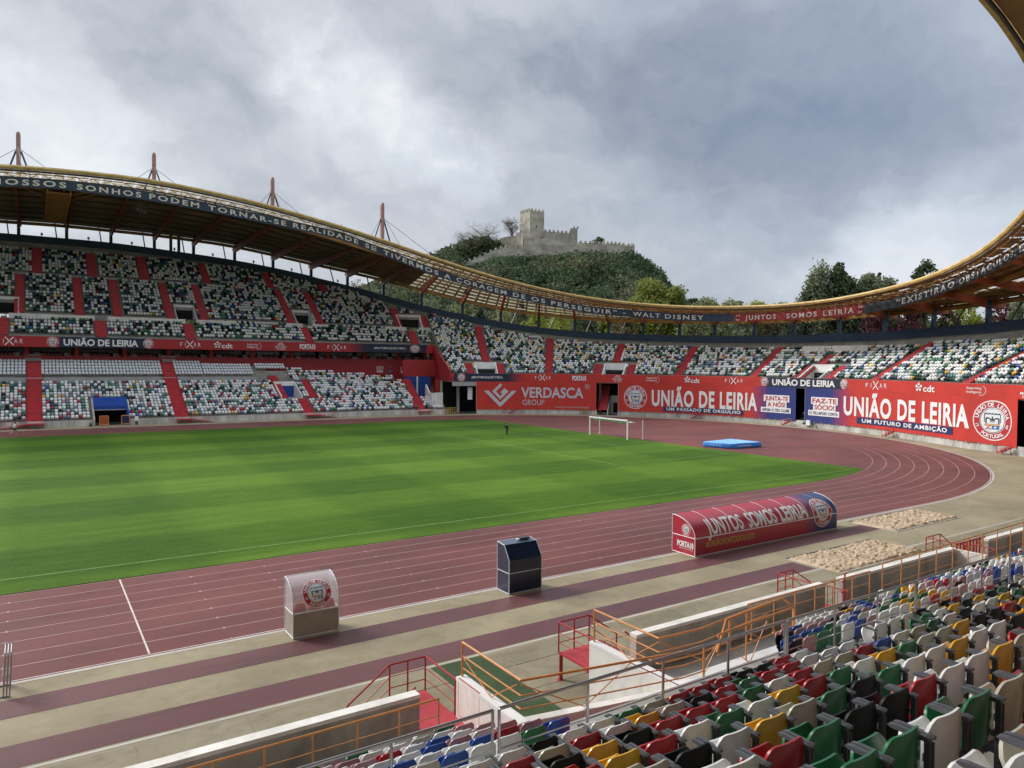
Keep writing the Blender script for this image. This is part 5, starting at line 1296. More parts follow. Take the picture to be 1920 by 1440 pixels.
leg_me = mk_mesh('seat_frame', [(*boxvf((-.225, -.13, .35), (.024, .036, .72)), 'dark_steel'), (*boxvf((-.225, -.02, .36), (.03, .22, .045)), 'dark_steel'), (*boxvf((.225, -.13, .38), (.024, .036, .70)), 'dark_steel'), (*boxvf((-.225, -.115, .60), (.05, .05, .05)), 'dark_steel'), (*boxvf((.225, -.115, .50), (.05, .04, .04)), 'dark_steel'), (*boxvf((0, -.02, .33), (.46, .04, .04)), 'dark_steel')], False)
leg2_me = mk_mesh('seat_frame', [(*boxvf((-.2, -.07, .2), (.03, .045, .38)), 'dark_steel'), (*boxvf((.2, -.07, .2), (.03, .045, .38)), 'dark_steel'), (*boxvf((0, -.02, .36), (.46, .05, .04)), 'dark_steel')], False)
BACK = {}; PAN = {}; UND = {}
for c in SEATC:
    BACK[c] = mk_mesh('backrest', [(*back_v, 'seat_'+c)]); PAN[c] = mk_mesh('seat_pan', [(*pan_v, 'seat_'+c)])
lowp = dict(nx=4, nz=4)
FULL = dict(white=27, cream=5, black=15, red=23, yellow=15, green=14, blue=1)
FLOW = dict(white=40, cream=8, rose=16, blue=13, plum=0, green=8, black=6, yellow=5, red=4)
near_list = []
rn = random.Random(77)
def visible(x, y, z, mg=60):
    w = (np.array([x, y, z])-CAM) @ _d
    if w < .6: return None
    u, v = proj(x, y, z)
    if -mg < u < 1920+mg and -mg < v < 1440+mg*1.5: return w
    return None
for k, (y, z) in enumerate(LOW):
    x = -13.7
    while x < 44:
        ok = True
        if -3.4 < x < -1.85: ok = False
        if -1.9 < x < 7.0-.55*(k*1.8) and k < 7 and x > -1.9: ok = False
        if x > -3.4 and x < 6.9 and k < 2: ok = False
        if 11.2 < x < 12.6 or 21.1 < x < 22.5: ok = False
        if k == 0 and (13.2 < x < 14.4): ok = False
        if ok: near_list.append(('L', k, x, y, z, pick(FLOW, rn)))
        x += .47
for j, (y, z) in enumerate(UPR):
    x = -13.6
    while x < 40:
        ok = not (7.25 < x < 8.6) and not (j <= 1 and .1 < x < 2.3)
        if ok: near_list.append(('U', j, x, y, z, pick(FULL, rn)))
        x += .487
cand = []
for s in near_list:
    w_ = visible(s[2], s[3], s[4]+.6)
    if w_: cand.append((w_, s))
cand.sort(key=lambda t: t[0]); chosen = [c_[1] for c_ in cand[:300]]; chs = set(id(c_) for c_ in chosen)
ORD = ['first', 'second', 'third', 'fourth', 'fifth', 'sixth', 'seventh', 'eighth', 'ninth', 'tenth', 'eleventh', 'twelfth', 'thirteenth', 'fourteenth', 'fifteenth', 'sixteenth', 'seventeenth', 'eighteenth', 'nineteenth', 'twentieth']
TENS = ['', '', 'twenty', 'thirty', 'forty', 'fifty', 'sixty']
def ordw(n):
    if n <= 20: return ORD[n-1]
    t, u = divmod(n, 10)
    if u == 0: return {3: 'thirtieth', 4: 'fortieth', 5: 'fiftieth', 6: 'sixtieth'}[t]
    return TENS[t]+'-'+ORD[u-1]
rowsd = {}
for s in chosen: rowsd.setdefault((s[0], s[1]), []).append(s)
CN = dict(white='white', cream='cream', black='black', red='red', yellow='yellow', green='green', rose='faded pink', blue='blue', plum='plum')
for (b, k), lst in rowsd.items():
    lst.sort(key=lambda s: s[2])
    for i, s in enumerate(lst):
        _, _, x, y, z, c = s
        dx = rn.uniform(-.006, .006); rz = rn.uniform(-.02, .02)
        if b == 'U': lab = '%s seat with armrests, %s row behind the grey handrail, %s from the left' % (CN[c], ordw(k+1), ordw(i+1)); grp = 'folding seats with grey armrests'
        else: lab = '%s seat without armrests, %s row below the grey handrail, %s from the left' % (CN[c], ordw(6-k), ordw(i+1)); grp = 'folding seats without armrests'
        e_ = empty('stadium_seat', (x+dx, y, z), lab, 'seat', grp, rz)
        def part(me, nm, loc=(0, 0, 0), rx=0.):
            o = bpy.data.objects.new(nm, me); COL.objects.link(o); o.parent = e_; o.location = loc; o.rotation_euler = (rx, 0, 0)
        part(BACK[c], 'backrest', (0, 0, 0), rn.uniform(-.015, .015))
        pc = c if rn.random() < .93 else pick(FULL, rn)
        if False: part(PAN[pc], 'seat_pan', (0, -.28, .50), -1.2)
        else: part(PAN[pc], 'seat_pan', (0, .0, rn.uniform(-.03, .005)), rn.uniform(-.12, .06))
        if b == 'U':
            part(leg_me, 'seat_frame'); part(arm_me, 'armrest', (-.218, 0, 0)); part(arm_me, 'armrest', (.218, 0, 0))
        else: part(leg2_me, 'seat_frame')
# all remaining seats: one object
def plate(w_, z0, z1, y0, y1, t=.04, c=.09):
    pr = [(-w_/2, z0), (w_/2, z0), (w_/2, z1-c), (w_/2-c, z1), (-w_/2+c, z1), (-w_/2, z1-c)]
    h = (z1-z0); Y = lambda z: y0+(y1-y0)*(z-z0)/h
    v = [(x, Y(z)-t/2, z) for x, z in pr]+[(x, Y(z)+t/2, z) for x, z in pr]
    return v, [(0, 1, 2, 3, 4, 5), (11, 10, 9, 8, 7, 6)]+[(i, 6+i, 6+(i+1) % 6, (i+1) % 6) for i in range(6)]
def tmpl(arms):
    v = []; f = []; mk = []
    def ad(vf, tag):
        o = len(v); v.extend(vf[0]); f.extend([tuple(o+i for i in q) for q in vf[1]]); mk.extend([tag]*len(vf[1]))
    ad(plate(.42, .40, .86, -.10, -.19), 0); ad(plate(.41, .36, .74, .03, .16), 0); ad(boxvf((0, -.03, .35), (.40, .12, .05)), 1)
    if arms: ad(bar(-.242, -.16, .11, .745, .07, .034), 2); ad(boxvf((-.243, -.13, .36), (.045, .036, .70)), 1)
    return np.array(v), f, mk
T0, T1 = tmpl(False), tmpl(True)
def hires():
    v = []; f = []; mk = []
    for w_, z0, z1, lean, cup, yb, co, cu in ((SW, .46, .84, .02, .045, -.11, .5, 0), (SW*.97, .34, .71, -.08, .03, -.01, .4, .02)):
        vv, ff = seat_shell(w_, z0, z1, lean, cup, ybase=yb, corner=co, curl=cu, nx=6, nz=6); o = len(v); v.extend(vv); f.extend([tuple(o+i for i in q) for q in ff]); mk.extend([0]*len(ff))
    vv, ff = bar(-.242, -.16, .11, .745, .07, .034); o = len(v); v.extend(vv); f.extend([tuple(o+i for i in q) for q in ff]); mk.extend([2]*len(ff))
    vv, ff = boxvf((-.243, -.13, .36), (.045, .036, .70)); o = len(v); v.extend(vv); f.extend([tuple(o+i for i in q) for q in ff]); mk.extend([1]*len(ff))
    return np.array(v), f, mk
T2 = hires()
rest = [(x, y, z, th, c, 0) for x, y, z, th, c in FARSEATS]
for s in near_list:
    if id(s) in chs: continue
    d_ = math.hypot(s[2]-CAM[0], s[3]-CAM[1])
    rest.append((s[2], s[3], s[4], 0., s[5], (2 if d_ < 22 else 1) if s[0] == 'U' else 0))
names = list(SEATC)+['*d', '*g']; VV = []; LI = []; LS = []; MI = []; off = 0
for c_i, T in ((0, T0), (1, T1), (2, T2)):
    S = [r for r in rest if r[5] == c_i]
    if not S: continue
    tv, tf, tm = T; n = len(S); P_ = np.array([[r[0], r[1], r[2]] for r in S]); th = np.array([r[3] for r in S])
    jz = RNG.normal(0, .012, (n, 1)); sc = np.ones((n, 1))
    cs, sn = np.cos(th)[:, None], np.sin(th)[:, None]
    X = P_[:, 0:1]+tv[None, :, 0]*cs-tv[None, :, 1]*sn; Y = P_[:, 1:2]+tv[None, :, 0]*sn+tv[None, :, 1]*cs; Z = P_[:, 2:3]+tv[None, :, 2]+jz
    VV.append(np.stack([X, Y, Z], -1).reshape(-1, 3))
    li = np.concatenate([np.array(f_) for f_ in tf]); ls = np.array([len(f_) for f_ in tf])
    LI.append((li[None, :]+(np.arange(n)*len(tv))[:, None]+off).ravel()); LS.append(np.tile(ls, n))
    ci = np.array([names.index(r[4]) for r in S]); tmk = np.array(tm)
    MI.append(np.where(tmk[None, :] == 0, ci[:, None], np.where(tmk[None, :] == 1, names.index('*d'), names.index('*g'))).ravel()); off += n*len(tv)
VV = np.concatenate(VV); LI = np.concatenate(LI); LS = np.concatenate(LS); MI = np.concatenate(MI)
me = bpy.data.meshes.new('stadium_seats'); me.vertices.add(len(VV)); me.vertices.foreach_set('co', VV.ravel()); me.loops.add(len(LI)); me.loops.foreach_set('vertex_index', LI.astype(np.int32))
me.polygons.add(len(LS)); me.polygons.foreach_set('loop_start', np.concatenate([[0], np.cumsum(LS)[:-1]]).astype(np.int32)); me.polygons.foreach_set('loop_total', LS.astype(np.int32))
me.polygons.foreach_set('material_index', MI.astype(np.int32))
for c in SEATC: me.materials.append(MATS['seat_'+c])
me.materials.append(MATS['dark_steel']); me.materials.append(MATS['grey_plastic']); me.update(calc_edges=True); me.validate()
so_ = bpy.data.objects.new('stadium_seats', me); COL.objects.link(so_); setp(so_, 'thousands of small mixed colour plastic seats filling the stands', 'seats', None, 'stuff')
print('far seats', len(rest), 'near', len(chosen))
# ================================================================ THINGS ROUND THE PITCH
# goal
e_ = empty('football_goal', (52.6, 0, 0), 'white football goal with its net gathered up along the crossbar', 'goal')
W = 'letter_white'
for s in (-1, 1):
    m_ = MB(); m_.box((52.6, s*3.72, 1.25), (.14, .14, 2.5), W); m_.build('post', e_)
m_ = MB(); m_.box((52.55, 0, 2.5), (.18, 7.6, .18), W); m_.build('crossbar', e_)
m_ = MB()
for s in (-1, 1): m_.tube((52.6, s*3.66, 2.4), (54.0, s*3.66, 2.2), .04, W, 6)
m_.tube((54.0, -3.66, 2.2), (54.0, 3.66, 2.2), .035, W, 6); m_.build('net_bracket', e_)
m_ = MB(); rows = []
for i in range(41):
    y = -3.6+7.2*i/40; dr = .16+.14*abs(math.sin(i*.55))+.12*math.exp(-((i-36)/2.)**2)+.12*math.exp(-((i-9)/3.)**2)
    rows.append([(52.75, y, 2.42), (52.95, y, 2.42-dr), (53.3, y, 2.40-dr*1.2), (53.9, y, 2.2)])
m_.grid(rows, 'crest_pale'); m_.build('gathered_net', e_, fixn=False)
for (u, v, lab) in ((1124, 813, 'white net pole standing behind the goal, seen through the goal frame'), (1205, 823, 'single white net pole standing on the red track right of the goal')):
    t = (-CAM[2])/ray(u, v)[2]; P0 = CAM+ray(u, v)*t
    m_ = MB(); m_.tube((P0[0], P0[1], 0), (P0[0], P0[1], 2.45), .05, W, 8); m_.tube((P0[0], P0[1], 0), (P0[0], P0[1], .05), .16, W, 10)
    m_.build('net_pole', None, lab, 'pole', 'net poles behind the goal', origin=(P0[0], P0[1], 0))
# high jump mat
mat('mat_blue', (.04, .24, .70), .45, .15, .8, .1)
mat('mat_blue_top', (.20, .45, .85), .5, .15, .8, .1)
e_ = empty('landing_mat', (58.6, -14.5, 0), 'bright blue high jump landing mat lying on the red track', 'landing mat')
cor = [np.array(p) for p in ((55.25, -13.6), (56.5, -17.2), (61.6, -17.5), (61.0, -12.9))]
def rr_poly(c, n=4, r=.12):
    out_ = []
    for i in range(4):
        a, b, d = c[i-1], c[i], c[(i+1) % 4]
        for k in range(n+1):
            t = k/n; out_.append(tuple((1-t)**2*(b+(a-b)*r)+2*t*(1-t)*b+t*t*(b+(d-b)*r)))
    return out_
pl_ = rr_poly(cor); n = len(pl_); m_ = MB(); cx, cy = 58.6, -15.2
rows = []
for s, z in ((.99, .06), (1.0, .12), (1.0, .50), (.985, .58)): rows.append([(cx+(x-cx)*s, cy+(y-cy)*s, z+.02*math.sin(i*1.3)) for i, (x, y) in enumerate(pl_)])
m_.grid(rows, 'mat_blue', True); m_.build('foam_body', e_, smooth=True)
m_ = MB(); rows = []
for s in (.985, .8, .5, .2, .001): rows.append([(cx+(x-cx)*s, cy+(y-cy)*s, .585+.025*math.sin(i*.9+s*6)*s) for i, (x, y) in enumerate(pl_)])
m_.grid(rows, 'mat_blue_top', True); m_.build('top_sheet', e_, smooth=True)
m_ = MB()
for i in range(5): t = .2+.09*i; a = cor[1]+(cor[2]-cor[1])*t; m_.box((a[0], a[1]-.015, .30), (.36, .02, .09), 'letter_white', 0)
for i in range(4): t = .3+.1*i; a = cor[0]+(cor[1]-cor[0])*t; m_.box((a[0]-.01, a[1], .32), (.02, .22, .07), 'letter_white', .35)
m_.build('lettering', e_)
for k, (tx, ty) in enumerate(((56., -14.2), (56.7, -17.), (61.3, -17.2), (58.9, -17.1))):
    m_ = MB(); m_.box((tx, ty, .03), (.3, .3, .06), 'dark_steel'); m_.build('foot', e_)

# long team shelter
mat('shelter_red', (.42, .022, .045), .28, .08, .5, coat=.4)
mat('shelter_navy', (.015, .045, .16), .28, .1, .5, coat=.4)
mat('polycarbonate', (.75, .76, .78), .22, .06, .6, trans=0., alpha=.42)
mat('ply_beige', (.36, .31, .25), .6, .16, 1.0, .1)
X0, X1, YB, YF, ZK, ZT = 16.95, 29.05, -47.45, -45.9, .92, 1.92
def arc(n=24):      # from the kink at the back up and over to the front edge
    return [(YB+(YF-YB)*(1-math.cos(math.pi/2*i/n)), ZK+(ZT-ZK)*math.sin(math.pi/2*i/n)) for i in range(n+1)]
e_ = empty('team_shelter', (X0, -46.7, 0), 'long curved red team shelter lettered JUNTOS SOMOS LEIRIA, navy at its far end', 'dugout', 'shelters beside the track')
prf = [(YB, 0.02), (YB, ZK)]+arc()[1:]
m_ = MB(); m_.col = []
cols = lambda x: (.42, .022, .045) if x < 25.8 else ((.015, .045, .16) if x > 27.4 else tuple(np.interp(x, [25.8, 27.4], [a, b]) for a, b in zip((.42, .022, .045), (.015, .045, .16))))
xs = [X0+(X1-X0)*i/48 for i in range(49)]; 
mm = bpy.data.materials.new('shelter_print'); mm.use_nodes = True; t_ = mm.node_tree; bs = t_.nodes['Principled BSDF']; at_ = t_.nodes.new('ShaderNodeAttribute'); at_.attribute_name = 'Col'
nz_ = t_.nodes.new('ShaderNodeTexNoise'); nz_.inputs['Scale'].default_value = 3; mr_ = t_.nodes.new('ShaderNodeMapRange'); mr_.inputs[3].default_value = .34; mr_.inputs[4].default_value = .5; t_.links.new(nz_.outputs[0], mr_.inputs[0]); t_.links.new(mr_.outputs[0], bs.inputs['Roughness'])
t_.links.new(at_.outputs['Color'], bs.inputs['Base Color']); bs.inputs['Coat Weight'].default_value = .12; bs.inputs['Coat Roughness'].default_value = .35; MATS['shelter_print'] = mm
m_.grid([[(x, y, z) for y, z in prf] for x in xs], 'shelter_print'); m_.col += [(*cols(x), 1.) for x in xs for _ in prf]
m_.grid([[(x, y+.03, z-.02) for y, z in prf] for x in xs], 'shelter_print'); m_.col += [(.3, .05, .06, 1.)]*(len(xs)*len(prf))
m_.build('curved_shell', e_, smooth=True, fixn=False)
for xx, s in ((X0, -1), (X1, 1)):
    m_ = MB(); m_.prism([(YF, .02)]+[(y, z) for y, z in prf], xx, xx+s*.03, 0, 'shelter_red' if s < 0 else 'shelter_navy'); o = m_.build('end_panel', e_)
    m_ = MB(); P_ = [(xx+s*.03, y, z) for y, z in [(YF, .03)]+prf[0:1]+prf[1:]+[(YF, .03)]]; m_.path(P_, .022, 'letter_white', 6); m_.path([(xx+s*.03, YF, ZK), (xx+s*.03, YB, ZK)], .022, 'letter_white', 6); m_.build('edge_trim', o)
for i in range(1, 8):
    x = X0+(X1-X0)*(i-.15)/7.6; m_ = MB(); m_.path([(x, y-.015, z+.015) for y, z in arc()], .010, 'letter_white' if i < 7 else 'crest_gold', 6); m_.build('rib', e_)
m_ = MB(); m_.tube((X0, YB-.02, ZK), (X1, YB-.02, ZK), .025, 'crest_pale', 6); m_.tube((X0, YB-.02, .03), (X1, YB-.02, .03), .022, 'crest_pale', 6); m_.build('horizontal_trim', e_)
AL = [(0, ZK)]
def shell(x, s, lay):               # s = distance up the back: 0 at ground, ZK at kink, then round the arc
    if s <= ZK: return (x, YB-.004*lay-.004, s)
    a = arc(24); acc = ZK
    for (y0, z0), (y1, z1) in zip(a[:-1], a[1:]):
        l_ = math.hypot(y1-y0, z1-z0)
        if acc+l_ >= s or (y1, z1) == a[-1]:
            t = min(1, (s-acc)/l_); ny, nz2 = -(z1-z0)/l_, (y1-y0)/l_; k = .005*lay+.008; return (x, y0+(y1-y0)*t+ny*k, z0+(z1-z0)*t+nz2*k)
        acc += l_
A = Art(shell, .05); A.text('JUNTOS', X0+.95, 1.02, X0+3.75, 1.86, 'letter_white', 2, .03, cap=1, shear=.0); A.build('lettering', e_); A.text('SOMOS', X0+4.15, 1.02, X0+6.55, 1.86, 'letter_white', 2, .03, cap=1); A.build('lettering', e_); A.text('LEIRIA', X0+6.9, 1.02, X0+9.35, 1.86, 'letter_white', 2, .03, cap=1); A.build('lettering', e_)
A.text('#UNIÃOPORTODOLADO', X0+.75, .40, X0+4.6, .70, 'letter_gold', 2, .03, cap=1); A.build('lettering', e_)
A = Art(shell, .05); crest(A, X0+10.75, 1.18, .93); A.build('crest', e_)
A = Art(lambda x, y, lay: (X0-.032-.004*lay, YF-x, y)); crest(A, .95, 1.27, .30, True); A.text('PORTA10', .35, .38, 1.45, .66, 'letter_white', 2, .045, cap=1); A.text('RESTAURANTE', .5, .26, 1.4, .32, 'letter_white', 2, .0); A.build('lettering', e_)
m_ = MB(); m_.bbox((X0+.1, -46.9, .35), (X1-.1, -46.5, .42), 'seat_red' if False else 'shelter_red'); m_.build('bench', e_)

# small clear shelter
x0, x1 = -3.27, -1.63; yb_, yf_ = -47.48, -46.5
e_ = empty('official_shelter', (x0, -47, 0), 'small clear curved shelter with round red and white crest and three red seats', 'dugout', 'shelters beside the track')
def arc2(n=24): return [(yb_+(yf_-yb_)*(1-math.cos(math.pi/2*i/n)), 1.15+(1.97-1.15)*math.sin(math.pi/2*i/n)) for i in range(n+1)]
m_ = MB(); m_.bbox((x0, yb_, .04), (x1, yb_+.03, .86), 'ply_beige'); m_.build('back_panel', e_)
for x in (x0, x1-.03): m_ = MB(); m_.bbox((x, yb_+.03, .04), (x+.03, yf_, .86), 'ply_beige'); m_.build('side_panel', e_)
pr = [(yb_, .87)]+arc2()
m_ = MB(); m_.grid([[(x, y, z) for y, z in pr] for x in (x0, (x0+x1)/2, x1)], 'polycarbonate'); m_.build('clear_hood', e_, smooth=True, fixn=False)
for x in (x0+.01, x1-.01):
    m_ = MB(); m_.poly([(x, y, z) for y, z in [(yf_, .87)]+pr], 'polycarbonate'); m_.build('clear_side', e_, fixn=False)
m_ = MB()
for x in (x0, x1): m_.path([(x, yf_, .0)]+[(x, yf_, 1.97)]+[(x, y, z) for y, z in arc2()[::-1]]+[(x, yb_, .0)], .02, 'crest_pale', 8)
for y, z in ((yf_, 1.97), (yb_, .87), (yb_, .03), (yf_, .03)): m_.tube((x0, y, z), (x1, y, z), .02, 'crest_pale', 8)
for x in (x0, x1): m_.tube((x, yb_, .03), (x, yf_, .03), .02, 'crest_pale', 8); m_.tube((x, yb_, .87), (x, yf_, .87), .016, 'crest_pale', 8)
m_.build('frame', e_)
def hood(x, s, lay):
    if s <= 1.15: return (x, yb_-.004*lay-.004, s)
    a = arc2(24); acc = 1.15
    for (y0, z0), (y1, z1) in zip(a[:-1], a[1:]):
        l_ = math.hypot(y1-y0, z1-z0)
        if acc+l_ >= s or (y1, z1) == a[-1]:
            t = min(1, (s-acc)/l_); return (x, y0+(y1-y0)*t-(z1-z0)/l_*(.004*lay+.005), z0+(z1-z0)*t+(y1-y0)/l_*(.004*lay+.005))
        acc += l_
A = Art(hood, .04); crest(A, (x0+x1)/2+.05, 1.50, .53); A.build('crest', e_)
for i in range(3):
    x = x0+.3+i*.52; m_ = MB(); pr3 = [(x-.2, .85), (x+.2, .85), (x+.22, .95), (x+.13, 1.17), (x-.13, 1.17), (x-.22, .95)]; m_.prism(pr3, -47.32, -47.26, 1, 'seat_red'); m_.bbox((x-.2, -47.25, .5), (x+.2, -46.85, .56), 'seat_red'); m_.bbox((x-.03, -47.2, .05), (x+.03, -46.9, .5), 'dark_steel'); m_.build('seat', e_)
# navy shelter
x0, x1 = 5.76, 7.42; yb_, yf_ = -47.42, -46.5
e_ = empty('navy_shelter', (x0, -47, 0), 'small closed navy blue shelter with white edging and sloping back', 'dugout', 'shelters beside the track')
mat('navy_gloss', (.010, .020, .055), .25, .1, .5, coat=.4)
mat('navy_top', (.10, .13, .19), .3, .1, .6)
pr = [(yf_, .03), (yb_, .03), (yb_, 1.42), (yb_+.38, 2.0), (yf_, 2.07)]
m_ = MB(); m_.prism(pr[:4]+[(yf_, 2.05)], x0, x1, 0, 'navy_gloss'); m_.build('shell', e_)
m_ = MB(); m_.add([(x0, yb_+.38, 2.012), (x1, yb_+.38, 2.012), (x1, yf_, 2.082), (x0, yf_, 2.082)], [(0, 1, 2, 3)], 'navy_top'); m_.build('roof_panel', e_)
m_ = MB()
for x in (x0, x1):
    m_.path([(x, yf_, .02), (x, yf_, 2.07), (x, yb_+.38, 2.0), (x, yb_, 1.42), (x, yb_, .02)], .018, 'crest_pale', 6); m_.tube((x, yb_, .88), (x, yf_, .88), .016, 'crest_pale', 6); m_.tube((x, yb_, .03), (x, yf_, .03), .018, 'crest_pale', 6)
for y, z in ((yb_, .88), (yb_, .03), (yf_, 2.07)): m_.tube((x0, y, z), (x1, y, z), .016, 'crest_pale', 6)
m_.build('white_edging', e_)
m_ = MB(); m_.box((6.95, -46.75, 2.12), (.5, .2, .07), 'dark_steel'); m_.box((6.6, -46.8, 2.11), (.12, .1, .05), 'letter_white'); m_.build('top_fitting', e_)
# hurdles stacked at the left edge
P0 = on(10, 1308, 2, 0.)
for i in range(3):
    e_ = empty('hurdle', (P0[0]-.05+.06*i, P0[1], 0), ('leftmost', 'middle', 'rightmost')[i]+' of three upright metal hurdle frames nested together at the left edge', 'hurdle', 'metal hurdles stacked by the track')
    x, y = P0[0]-.05+.075*i, P0[1]
    m_ = MB()
    for yy in (y, y+.9): m_.tube((x, yy, 0), (x+.05, yy, 1.28), .02, 'steel', 8); m_.tube((x, yy, .03), (x-.5, yy, .03), .02, 'steel', 8)
    m_.tube((x, y, .62), (x, y+.9, .62), .014, 'steel', 6); m_.build('frame', e_)
    m_ = MB(); m_.box((x+.045, y+.45, 1.22), (.02, .94, .07), 'letter_white'); m_.build('top_bar', e_)
# people
def person(name, loc, rz, joints, rad_, label, clothes):
    """one skinned body; joints = {name:(pos,parent)}"""
    e_ = None
    names = list(joints); me = bpy.data.meshes.new('person'); vs = [joints[n][0] for n in names]; ed = [(names.index(n), names.index(joints[n][1])) for n in names if joints[n][1]]
    me.from_pydata(vs, ed, []); o = bpy.data.objects.new('person', me); COL.objects.link(o); o.location = loc; o.rotation_euler = (0, 0, rz)
    setp(o, label, 'person')
    sk = o.modifiers.new('Skin', 'SKIN'); 
    sv = me.skin_vertices[0].data if me.skin_vertices else None
    if sv is None:
        bm = bmesh.new(); bm.from_mesh(me); bm.verts.layers.skin.verify(); bm.to_mesh(me); bm.free(); sv = me.skin_vertices[0].data
    for i, n in enumerate(names): sv[i].radius = (rad_[n], rad_[n]); sv[i].use_root = (n == 'pelvis')
    o.modifiers.new('Subdivision', 'SUBSURF').levels = 1; o.modifiers['Subdivision'].render_levels = 1
    me.materials.append(MATS['skin_tone'])
    for nm, m, pts in clothes:
        c = MB()
        for (a, b, r0, r1) in pts: c.tube(a, b, r0, m, 10, r1)
        c2_ = c.build(nm, None); c2_.parent = o
        c2_.data.polygons.foreach_set('use_smooth', [True]*len(c2_.data.polygons))
    return o
mat('skin_tone', (.42, .25, .18), .6, .08, 3.); mat('shirt_white', (.72, .72, .74), .7, .06, 4.); mat('cloth_black', (.014, .015, .018), .7, .2, 4.); mat('trousers_green', (.05, .085, .06), .8, .2, 4.); mat('hair_dark', (.03, .02, .015), .7, .2, 6.); mat('shoe_orange', (.75, .30, .16), .5, .1, 4.)
J = dict(pelvis=((0, 0, .95), None), spine=((0, .03, 1.2), 'pelvis'), chest=((0, .06, 1.40), 'spine'), neck=((0, .08, 1.52), 'chest'), head=((0, .10, 1.64), 'neck'), crown=((0, .10, 1.74), 'head'),
         shl=((-.19, .05, 1.43), 'chest'), ell=((-.26, -.10, 1.18), 'shl'), hal=((-.20, .12, 1.12), 'ell'), shr=((.19, .05, 1.43), 'chest'), elr=((.26, .0, 1.15), 'shr'), har=((.2, .24, 1.22), 'elr'),
         hpl=((-.09, 0, .92), 'pelvis'), knl=((-.10, .28, .62), 'hpl'), anl=((-.10, .20, .16), 'knl'), tol=((-.10, .36, .08), 'anl'), hpr=((.09, 0, .92), 'pelvis'), knr=((.10, -.10, .52), 'hpr'), anr=((.10, -.42, .38), 'knr'), tor=((.1, -.48, .24), 'anr'))
RR = dict(pelvis=.12, spine=.11, chest=.13, neck=.05, head=.088, crown=.06, shl=.06, ell=.042, hal=.035, shr=.06, elr=.042, har=.035, hpl=.085, knl=.058, anl=.04, tol=.035, hpr=.085, knr=.058, anr=.04, tor=.035)
Pm = on(27, 817.5, 2, 0.)
person('person', (Pm[0], Pm[1], .01), -math.pi/2*.8, J, RR, 'person in white shirt and dark shorts running on the far track at left', [
    ('shirt', 'shirt_white', [((0, 0, .98), (0, .04, 1.25), .15, .155), ((0, .04, 1.25), (0, .06, 1.47), .155, .10), ((-.17, .05, 1.44), (-.25, -.06, 1.24), .075, .065), ((.17, .05, 1.44), (.25, .0, 1.22), .075, .065)]),
    ('shorts', 'cloth_black', [((0, 0, 1.02), (0, 0, .88), .14, .15), ((-.09, .02, .92), (-.1, .16, .74), .10, .10), ((.09, 0, .92), (.1, -.05, .70), .10, .10)]),
    ('hair', 'hair_dark', [((0, .08, 1.68), (0, .08, 1.80), .105, .06)]),
    ('shoes', 'shoe_orange', [((-.1, .12, .06), (-.1, .38, .05), .055, .045), ((.1, -.38, .40), (.1, -.5, .22), .055, .045)])])
J2 = dict(J); 
J2.update(spine=((0, .08, 1.16), 'pelvis'), chest=((0, .20, 1.34), 'spine'), neck=((0, .29, 1.44), 'chest'), head=((0, .36, 1.53), 'neck'), crown=((0, .38, 1.62), 'head'), shl=((-.19, .2, 1.36), 'chest'), ell=((-.24, .22, 1.08), 'shl'), hal=((-.2, .36, .92), 'ell'), shr=((.19, .2, 1.36), 'chest'), elr=((.24, .2, 1.08), 'shr'), har=((.2, .32, .90), 'elr'),
          knl=((-.10, .12, .50), 'hpl'), anl=((-.11, .02, .09), 'knl'), tol=((-.11, .16, .05), 'anl'), knr=((.10, .02, .50), 'hpr'), anr=((.11, -.14, .09), 'knr'), tor=((.11, .0, .05), 'anr'))
Pm = on(951, 816.5, 2, 0.)
person('person', (Pm[0], Pm[1], .03), math.pi*.62, J2, RR, 'person in dark jacket and green trousers, stooping on the grass near the penalty area', [
    ('jacket', 'cloth_black', [((0, -.01, .88), (0, .09, 1.18), .17, .175), ((0, .09, 1.18), (0, .22, 1.40), .175, .12), ((-.18, .2, 1.38), (-.24, .22, 1.08), .085, .07), ((-.24, .22, 1.08), (-.2, .34, .95), .07, .05), ((.18, .2, 1.38), (.24, .2, 1.08), .085, .07), ((.24, .2, 1.08), (.2, .31, .93), .07, .05)]),
    ('trousers', 'trousers_green', [((-.09, 0, .92), (-.10, .12, .5), .105, .08), ((-.10, .12, .5), (-.11, .02, .1), .08, .065), ((.09, 0, .92), (.1, .02, .5), .105, .08), ((.1, .02, .5), (.11, -.14, .1), .08, .065)]),
    ('cap', 'hair_dark', [((0, .35, 1.56), (0, .37, 1.68), .105, .08)])])
